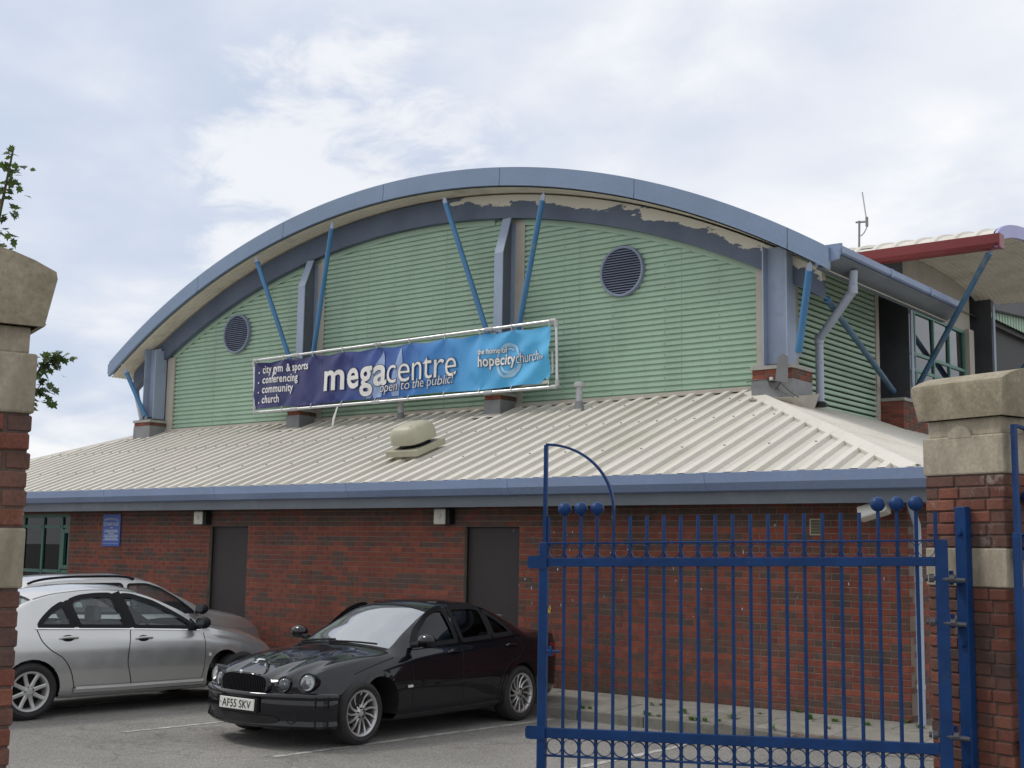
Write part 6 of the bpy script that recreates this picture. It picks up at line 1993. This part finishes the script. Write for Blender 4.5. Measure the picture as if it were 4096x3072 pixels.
bump = bumper_loft([(-0.03, 0.540), (0.015, 0.545), (0.042, 0.530), (0.052, 0.510), (0.048, 0.488), (0.036, 0.476), (0.041, 0.43), (0.042, 0.36), (0.037, 0.30), (0.033, 0.262), (0.041, 0.245), (0.041, 0.225), (0.02, 0.205), (-0.06, 0.20)], 'bumper', M['paint_black'])
m = MB(); m.smooth = True
rows = []
for i in range(25):
    y = lerp(-0.50, 0.50, i / 24); h = 0.045 * math.sqrt(max(0, 1 - (abs(y) / 0.505) ** 4))
    rows.append([(nosex(y, 0) + 0.050, y, 0.285 - h), (nosex(y, 0) + 0.052, y, 0.285), (nosex(y, 0) + 0.050, y, 0.285 + h)])
m.grid(rows); jput(m, 'lower_grille', M['under'])
for sg in (1, -1):
    # round lamps in the leading edge of the wings
    for (y, z, r, nm) in ((0.685, 0.640, 0.078, 'headlamp'), (0.475, 0.615, 0.066, 'headlamp')):
        bx_ = nosex(y, z) - 0.055 + (0.0 if r > 0.07 else -0.005)
        yaw_ = math.atan(NB * 2.2 * (y / 0.9) ** 1.2 / 0.9) * 0.62 * sg
        MT = Matrix.Translation((bx_, sg * y, z)) @ Matrix.Rotation(yaw_, 4, 'Z') @ Matrix.Rotation(rad(-10), 4, 'Y')
        h_ = MB(); h_.lathe([(r + 0.016, -0.12), (r + 0.016, 0.030), (r + 0.010, 0.048), (r, 0.046), (r - 0.004, 0.030)], (0, 0, 0), 'x', 28); h_.xform(MT); ho = jput(h_, nm, M['paint_black'])
        c_ = MB(); c_.lathe([(0.0, -0.02), (r * 0.35, -0.015), (r * 0.36, 0.010), (r * 0.42, 0.012), (r * 0.6, 0.005), (r - 0.003, 0.035)], (0, 0, 0), 'x', 28); c_.xform(MT); jput(c_, 'reflector', M['lamp_bowl'], ho)
        b_ = MB(); b_.ball((0.012, 0, 0), r * 0.33, 14); b_.xform(MT); jput(b_, 'bulb_lens', M['lens_white'], ho)
        l_ = MB(); l_.lathe([(r - 0.001, 0.036), (r * 0.8, 0.050), (r * 0.5, 0.060), (0.0, 0.064)], (0, 0, 0), 'x', 28); l_.xform(MT); jput(l_, 'lens', M['glass_lamp'], ho)
    # fog lamp
    y = 0.60; MT = Matrix.Translation((nosex(y, 0) + 0.032, sg * y, 0.305)) @ Matrix.Rotation(0.45 * sg, 4, 'Z')
    f_ = MB(); f_.lathe([(0.055, -0.03), (0.055, 0.012), (0.044, 0.012), (0.040, -0.004), (0.0, -0.002)], (0, 0, 0), 'x', 20); f_.xform(MT); fo = jput(f_, 'fog_lamp', M['under'])
    f_ = MB(); f_.lathe([(0.038, 0.0), (0.0, 0.010)], (0, 0, 0), 'x', 20); f_.xform(MT); jput(f_, 'lens', M['glass_lamp'], fo)
    # repeater and side light
    q = MB(); P = [jc.side(2.17 + a, 0.535 + b, sg, 0.012) for a, b in ((-0.05, -0.012), (0.05, -0.014), (0.055, 0.012), (-0.05, 0.016))]; P2 = [jc.side(2.17 + a, 0.535 + b, sg, 0.030) for a, b in ((-0.04, -0.008), (0.04, -0.008), (0.045, 0.008), (-0.04, 0.010))]
    q.faces(P + P2, [(0, 1, 2, 3), (4, 5, 6, 7), (0, 4, 5, 1), (1, 5, 6, 2), (2, 6, 7, 3), (3, 7, 4, 0)]); jput(q, 'side_repeater', M['lens_white'])
# grille
m = MB(); m.smooth = True
def goutline(t, s=1.0):
    c, q = math.cos(t), math.sin(t); ex = 0.55
    y = 0.345 * s * math.copysign(abs(c) ** ex, c); z = 0.105 * math.copysign(abs(q) ** 0.7, q)
    z = z * (1.0 if q > 0 else 1.05) * (0.92 + 0.08 * s) 
    return y, 0.605 + z * (1 if s >= 1 else s)
rows = []
for (s_, o_) in ((1.06, 0.012), (1.03, 0.042), (0.98, 0.046), (0.95, 0.030)):
    row = []
    for k in range(49):
        t = 2 * math.pi * k / 48; y, z = goutline(t, 1.0); y *= s_; z = 0.605 + (z - 0.605) * s_
        row.append((nosex(y, z) + o_ - 0.035 * (z - 0.5) / 0.2, y, z))
    rows.append(row)
m.grid(rows); gr = jput(m, 'grille', M['paint_black'])
m = MB(); n = 48; m.quad(*[(nosex(goutline(2 * math.pi * k / n)[0] * 0.97, 0) + 0.006 - 0.035 * (goutline(2 * math.pi * k / n)[1] - 0.5) / 0.2, goutline(2 * math.pi * k / n)[0] * 0.97, goutline(2 * math.pi * k / n)[1]) for k in range(n)]); jput(m, 'grille_back', M['under'], gr)
for k in range(31):
    y = -0.325 + 0.65 * k / 30; zz = 0.105 * (max(0, 1 - (abs(y) / 0.345) ** (2 / 0.55 * 1.0)) ** 0.35) * 0.93
    m = MB(); m.bar((nosex(y, 0) + 0.030 - 0.035 * 0.4, y, 0.605 - zz), (nosex(y, 0) + 0.026 - 0.035 * 0.62, y, 0.605 + zz), 0.006, 0.016, up=(1, 0, 0)); jput(m, 'grille_bar', M['trim_black'], gr)
m = MB(); m.lathe([(0.0, 0.012), (0.018, 0.008), (0.022, 0.0)], (nosex(0, 0) + 0.018, 0, 0.722), 'x', 14); jput(m, 'badge', M['chrome'], gr)
# number plate
pl = MB(); pl.box((-0.006, -0.26, -0.0555), (0.006, 0.26, 0.0555)); PM = Matrix.Translation((nosex(0, 0) + 0.058, 0, 0.415)) @ Matrix.Rotation(rad(-3), 4, 'Y'); pl.xform(PM); plo = jput(pl, 'number_plate', M['plate_white']); bevel_mesh(plo.data, 0.004, 1)
pl = MB(); pl.box((-0.045, -0.285, -0.07), (-0.008, 0.285, 0.07)); pl.xform(PM); jput(pl, 'plate_holder', M['trim_black'])
vs, fs = text_geo('AF55 SKV', 0.008, 1.02); a = min(v[0] for v in vs); b = max(v[0] for v in vs); c = min(v[1] for v in vs); d = max(v[1] for v in vs)
tx = MB(); tx.faces([PM @ Vector((0.0085, lerp(-0.215, 0.215, (v[0] - a) / (b - a)), lerp(-0.038, 0.038, (v[1] - c) / (d - c)))) for v in vs], fs); jput(tx, 'plate_lettering', M['ink'], plo)
tx = MB(); tx.lathe([(0.0, 0.009), (0.006, 0.0085), (0.007, 0.006)], (0, 0, 0), 'x', 10); tx.v = [tuple(PM @ (Vector(v) + Vector((0, -0.238, 0)))) for v in tx.v]; jput(tx, 'plate_screw', M['ink'], plo)
# leaping figure on the bonnet, kept as a plain chrome form
m = MB(); bx0 = 3.30; bz = jc.topz(3.30, 0)
m.tube([(bx0 + 0.085, 0, bz + 0.075), (bx0 + 0.05, 0, bz + 0.085), (bx0 - 0.01, 0, bz + 0.078), (bx0 - 0.06, 0, bz + 0.055), (bx0 - 0.10, 0, bz + 0.03), (bx0 - 0.13, 0, bz + 0.012)], 0.014, 8, radii=[0.011, 0.016, 0.018, 0.017, 0.011, 0.006])
m.tube([(bx0 + 0.07, 0.008, bz + 0.07), (bx0 + 0.105, 0.01, bz + 0.055), (bx0 + 0.125, 0.01, bz + 0.065)], 0.006, 6); m.tube([(bx0 + 0.07, -0.008, bz + 0.07), (bx0 + 0.105, -0.01, bz + 0.055), (bx0 + 0.125, -0.01, bz + 0.065)], 0.006, 6)
m.tube([(bx0 - 0.05, 0, bz + 0.05), (bx0 - 0.04, 0, bz + 0.02), (bx0 - 0.05, 0, bz - 0.005)], 0.012, 8, radii=[0.014, 0.010, 0.018])
jput(m, 'bonnet_ornament', M['chrome'])
# wipers
for y0_, y1_ in ((-0.10, 0.52), (-0.62, -0.06)):
    m = MB(); P = []
    for k in range(9):
        y = lerp(y0_, y1_, k / 8); x = 2.25 - 0.06 * k / 8
        P.append((jc.warp(x, y), y, jc.topz(min(x, 2.26), y) + 0.018))
    m.tube(P, 0.011, 6); jput(m, 'wiper', M['trim_black'])
# grey tax-disc style sticker left off; badge-free tail lamps
for sg in (1, -1):
    m = MB(); P = [jc.side(x, z, sg, 0.006) for x, z in ((-0.78, 0.70), (-0.98, 0.70), (-1.0, 0.84), (-0.80, 0.86))]; m.quad(*P); jput(m, 'tail_lamp', M['maroon'])

# ---------------------------------------------------------------- silver saloon
av = dict(x0=-1.10, x1=3.50, screen=(2.38, 1.40), rear_screen=(0.10, -0.50), nose_bow=0.42, bow_from=1.9, tail_bow=0.22,
    ztop=[(-1.10, 0.90), (-1.04, 1.02), (-0.92, 1.07), (-0.50, 1.10), (-0.2, 1.225), (0.10, 1.365), (0.4, 1.44), (0.85, 1.478), (1.2, 1.468), (1.40, 1.435), (1.85, 1.26), (2.38, 1.00), (2.5, 0.975), (2.8, 0.92), (3.05, 0.86), (3.3, 0.76), (3.44, 0.67), (3.50, 0.58)],
    zsh=[(-1.10, 0.84), (-1.0, 0.945), (-0.7, 0.985), (0, 0.965), (1, 0.925), (2.0, 0.885), (2.6, 0.81), (3.0, 0.735), (3.3, 0.65), (3.50, 0.53)],
    W=[(-1.10, 0.66), (-1.0, 0.77), (-0.6, 0.855), (-0.1, 0.878), (0.7, 0.88), (1.6, 0.878), (2.4, 0.875), (2.7, 0.87), (3.1, 0.83), (3.4, 0.77), (3.50, 0.70)],
    wr=[(-1.10, 0.60), (-0.9, 0.68), (-0.48, 0.64), (0.1, 0.575), (0.7, 0.56), (1.3, 0.575), (1.85, 0.64), (2.38, 0.74), (2.6, 0.76), (2.9, 0.74), (3.50, 0.6)],
    crown=[(-1.10, 0.03), (-0.5, 0.06), (0.6, 0.07), (1.35, 0.075), (2.38, 0.055), (2.9, 0.05), (3.50, 0.03)],
    zbot=[(-1.10, 0.34), (-0.9, 0.24), (-0.5, 0.22), (0.5, 0.21), (2.2, 0.21), (3.1, 0.21), (3.50, 0.25)],
    arches=(0.0, 2.70), arch_r=0.352, arch_z=0.325, tyre_r=0.317, rim_r=0.218, tyre_w=0.215, track=1.54, spokes=8,
    spoke_style=dict(twist=0.0, w0=0.050, w1=0.046, dish=0.006, waist=0.10, nuts=True), alloy=M['alloy_pale'], paint=M['paint_silver'], glass=M['glass_car'], screen_glass=M['glass_car'],
    windows=[[(2.14, 0.945), (1.25, 0.98), (1.14, 1.352), (1.28, 1.345), (1.55, 1.262), (1.86, 1.105)], [(1.15, 0.985), (0.57, 1.005), (0.49, 1.29), (0.64, 1.338), (0.84, 1.358), (1.04, 1.358)], [(0.51, 1.008), (0.09, 1.02), (0.16, 1.10), (0.29, 1.205), (0.43, 1.278)]],
    trim=M['trim_black'], trim_w=0.055, strips=[([(2.24, 0.915), (1.2, 0.96), (0.05, 1.0)], 0.012, M['chrome'], 0.010), ([(1.205, 0.975), (1.15, 1.20), (1.085, 1.385)], 0.11, M['trim_black'], 0.006), ([(0.545, 1.005), (0.495, 1.20), (0.46, 1.30)], 0.045, M['trim_black'], 0.006), ([(2.28, 0.322), (1.0, 0.322), (0.52, 0.327)], 0.030, M['lens_white'], 0.030), ([(2.28, 0.295), (1.0, 0.295), (0.50, 0.30)], 0.05, M['paint_silver'], 0.022), ([(2.28, 0.266), (0.50, 0.272)], 0.010, M['under'], 0.016)],  # pale sill strip paints the light caught by the ledge top
    seams=[[(2.28, 0.885), (2.31, 0.7), (2.29, 0.45), (2.22, 0.25)], [(1.20, 0.96), (1.17, 0.85), (1.14, 0.6), (1.19, 0.4), (1.22, 0.25)], [(0.07, 0.99), (0.10, 0.88), (0.20, 0.77), (0.36, 0.66), (0.46, 0.5), (0.52, 0.28)]], seam_w=0.010,
    dash=0.93, seat_x=(1.25, 0.42), seat_z=1.00, seat=M['seat'], mirror=(2.06, 1.02, 0.965), mirror_mat=M['trim_black'], handles=[(1.35, 0.85), (0.42, 0.885)], handle_mat=M['paint_silver'], recess_mat=M['trim_black'])
ac, ae, aput = build_car('silver_saloon_car', (-8.77, -5.54, ROAD), math.pi / 2 - rad(6), av, 'silver saloon with eight-spoke wheels parked nose in, nearest the left pier')
ae.scale = (1.035, 1, 1)
m = MB(); P = [ac.side(2.24 - a, z, -1, 0.008) for a, z in ((0.0, 0.92), (0.30, 0.945), (0.16, 1.06))]; m.quad(*P); aput(m, 'mirror_sail', M['trim_black'])
for sg in (1, -1):
    m = MB(); rows = []
    for i in range(7):
        x = lerp(3.36, 2.98, i / 6); rows.append([ac.side(x, lerp(0.60, 0.70 + 0.05 * i / 6, j / 4) if True else 0, sg, 0.006) for j in range(5)])
    m.grid(rows); aput(m, 'headlamp', M['glass_lamp'])
    m = MB(); P = [ac.side(2.40 + a, 0.62 + b, sg, 0.010) for a, b in ((-0.03, -0.02), (0.03, -0.02), (0.03, 0.02), (-0.03, 0.02))]; m.quad(*P); aput(m, 'side_repeater', M['lens_white'])
    m = MB(); P = [ac.side(x, z, sg, 0.006) for x, z in ((-0.80, 0.72), (-0.98, 0.74), (-1.0, 0.90), (-0.82, 0.92))]; m.quad(*P); aput(m, 'tail_lamp', M['maroon'])
m = MB(); m.quad(*[(ac.warp(x, y), y, ac.topz(x, y) + 0.003) for x, y in ((1.3, 0.53), (1.3, 0.522), (0.15, 0.53), (0.15, 0.54))]); aput(m, 'roof_seam', M['under'])
for sg in (1, -1):
    m = MB(); A = [(ac.warp(x, 0.535), sg * 0.535, ac.topz(x, 0.535) + 0.004) for x in [lerp(0.12, 1.36, i / 16) for i in range(17)]]; B = [(a_, sg * 0.522, ac.topz(a_, 0.522) + 0.004) for a_ in [lerp(0.12, 1.36, i / 16) for i in range(17)]]; m.grid([A, B]); aput(m, 'roof_seam', M['trim_black'])
m = MB()
for y in (0.36, -0.36): m.box((1.28, y - 0.08, 1.35), (1.36, y + 0.08, 1.40))
aput(m, 'sun_visor', M['seat'])
m = MB(); m.box((1.52, -0.11, 1.25), (1.56, 0.11, 1.315)); mo = aput(m, 'rear_view_mirror', M['trim_black']); bevel_mesh(mo.data, 0.015, 2)

# ---------------------------------------------------------------- pale estate behind it
es = dict(av)
es.update(x0=-1.05, x1=3.48, screen=(2.22, 1.25), rear_screen=(-0.72, -0.96), nose_bow=0.40,
    ztop=[(-1.05, 0.95), (-1.0, 1.05), (-0.96, 1.10), (-0.72, 1.42), (-0.5, 1.485), (0.2, 1.535), (0.9, 1.54), (1.25, 1.50), (1.75, 1.29), (2.22, 1.09), (2.36, 1.05), (2.7, 0.99), (3.05, 0.92), (3.3, 0.82), (3.42, 0.71), (3.48, 0.6)],
    zsh=[(-1.05, 0.88), (-0.9, 0.97), (0, 0.975), (1, 0.945), (2.0, 0.93), (2.6, 0.88), (3.05, 0.79), (3.36, 0.66), (3.48, 0.55)],
    W=[(-1.05, 0.72), (-0.95, 0.81), (-0.6, 0.865), (0.7, 0.875), (1.6, 0.875), (2.6, 0.868), (3.05, 0.83), (3.35, 0.76), (3.48, 0.68)],
    wr=[(-1.05, 0.66), (-0.9, 0.66), (-0.6, 0.60), (0.2, 0.59), (1.1, 0.595), (1.7, 0.65), (2.22, 0.73), (2.6, 0.74), (3.48, 0.58)],
    crown=[(-1.05, 0.03), (-0.6, 0.06), (0.8, 0.07), (2.22, 0.06), (3.48, 0.03)], zbot=[(-1.05, 0.34), (-0.9, 0.25), (-0.5, 0.22), (2.2, 0.21), (3.1, 0.21), (3.48, 0.25)],
    arches=(0.0, 2.60), paint=M['paint_pale'], glass=M['glass_car'], screen_glass=M['glass_car'],
    windows=[[(2.0, 0.99), (0.90, 1.005), (0.90, 1.40), (1.22, 1.40), (1.45, 1.33), (1.75, 1.17)], [(0.82, 1.005), (-0.05, 1.03), (-0.05, 1.41), (0.82, 1.41)], [(-0.12, 1.035), (-0.70, 1.06), (-0.58, 1.30), (-0.40, 1.39), (-0.12, 1.405)]],
    trim_w=0.03, strips=[], seams=[[(2.16, 0.93), (2.16, 0.7), (2.08, 0.3)], [(0.86, 0.98), (0.86, 0.6), (0.86, 0.28)]], spokes=5, spoke_style=dict(twist=0.0, w0=0.06, w1=0.07, dish=0.006), mirror=(1.95, 1.05, 0.955), handles=[(1.05, 0.86), (0.1, 0.88)])
ec, ee, eput = build_car('pale_estate_car', (-10.90, -3.66, ROAD), math.pi / 2 - rad(3), es, 'pale silver estate car with black roof rails, half hidden beyond the silver saloon')
for sg in (1, -1):
    m = MB(); P = [(x, sg * 0.60, ec.topz(x, 0.585) + 0.045 * min(1, max(0.15, (1 - abs((x - 0.22) / 0.82) ** 6)))) for x in [lerp(-0.58, 1.02, i / 20) for i in range(21)]]
    m.tube(P, 0.017, 8); eput(m, 'roof_rail', M['trim_black'])
    m = MB(); rows = []
    for i in range(8):
        x = lerp(3.36, 2.92, i / 7); rows.append([ec.side(x, lerp(0.60, 0.72 + 0.04 * i / 7, j / 4), sg, 0.006) for j in range(5)])
    m.grid(rows); eput(m, 'headlamp', M['glass_lamp'])
    m = MB(); P = [ec.side(2.28 + a, 0.80 + b, sg, 0.010) for a, b in ((-0.04, -0.016), (0.04, -0.018), (0.04, 0.016), (-0.04, 0.018))]; m.quad(*P); eput(m, 'side_repeater', M['trim_black'])
# ---------------------------------------------------------------- a further pale car, only its roof edge shows
fs_ = dict(es); fs_.update(paint=M['paint_silver'], windows=[], seams=[], handles=[])
fc, fe, fput = build_car('far_silver_car', (-13.15, -4.15, ROAD), math.pi / 2, fs_, 'silver car farthest left, only its roof edge showing past the pier')
fe.scale = (1, 1, 0.965)
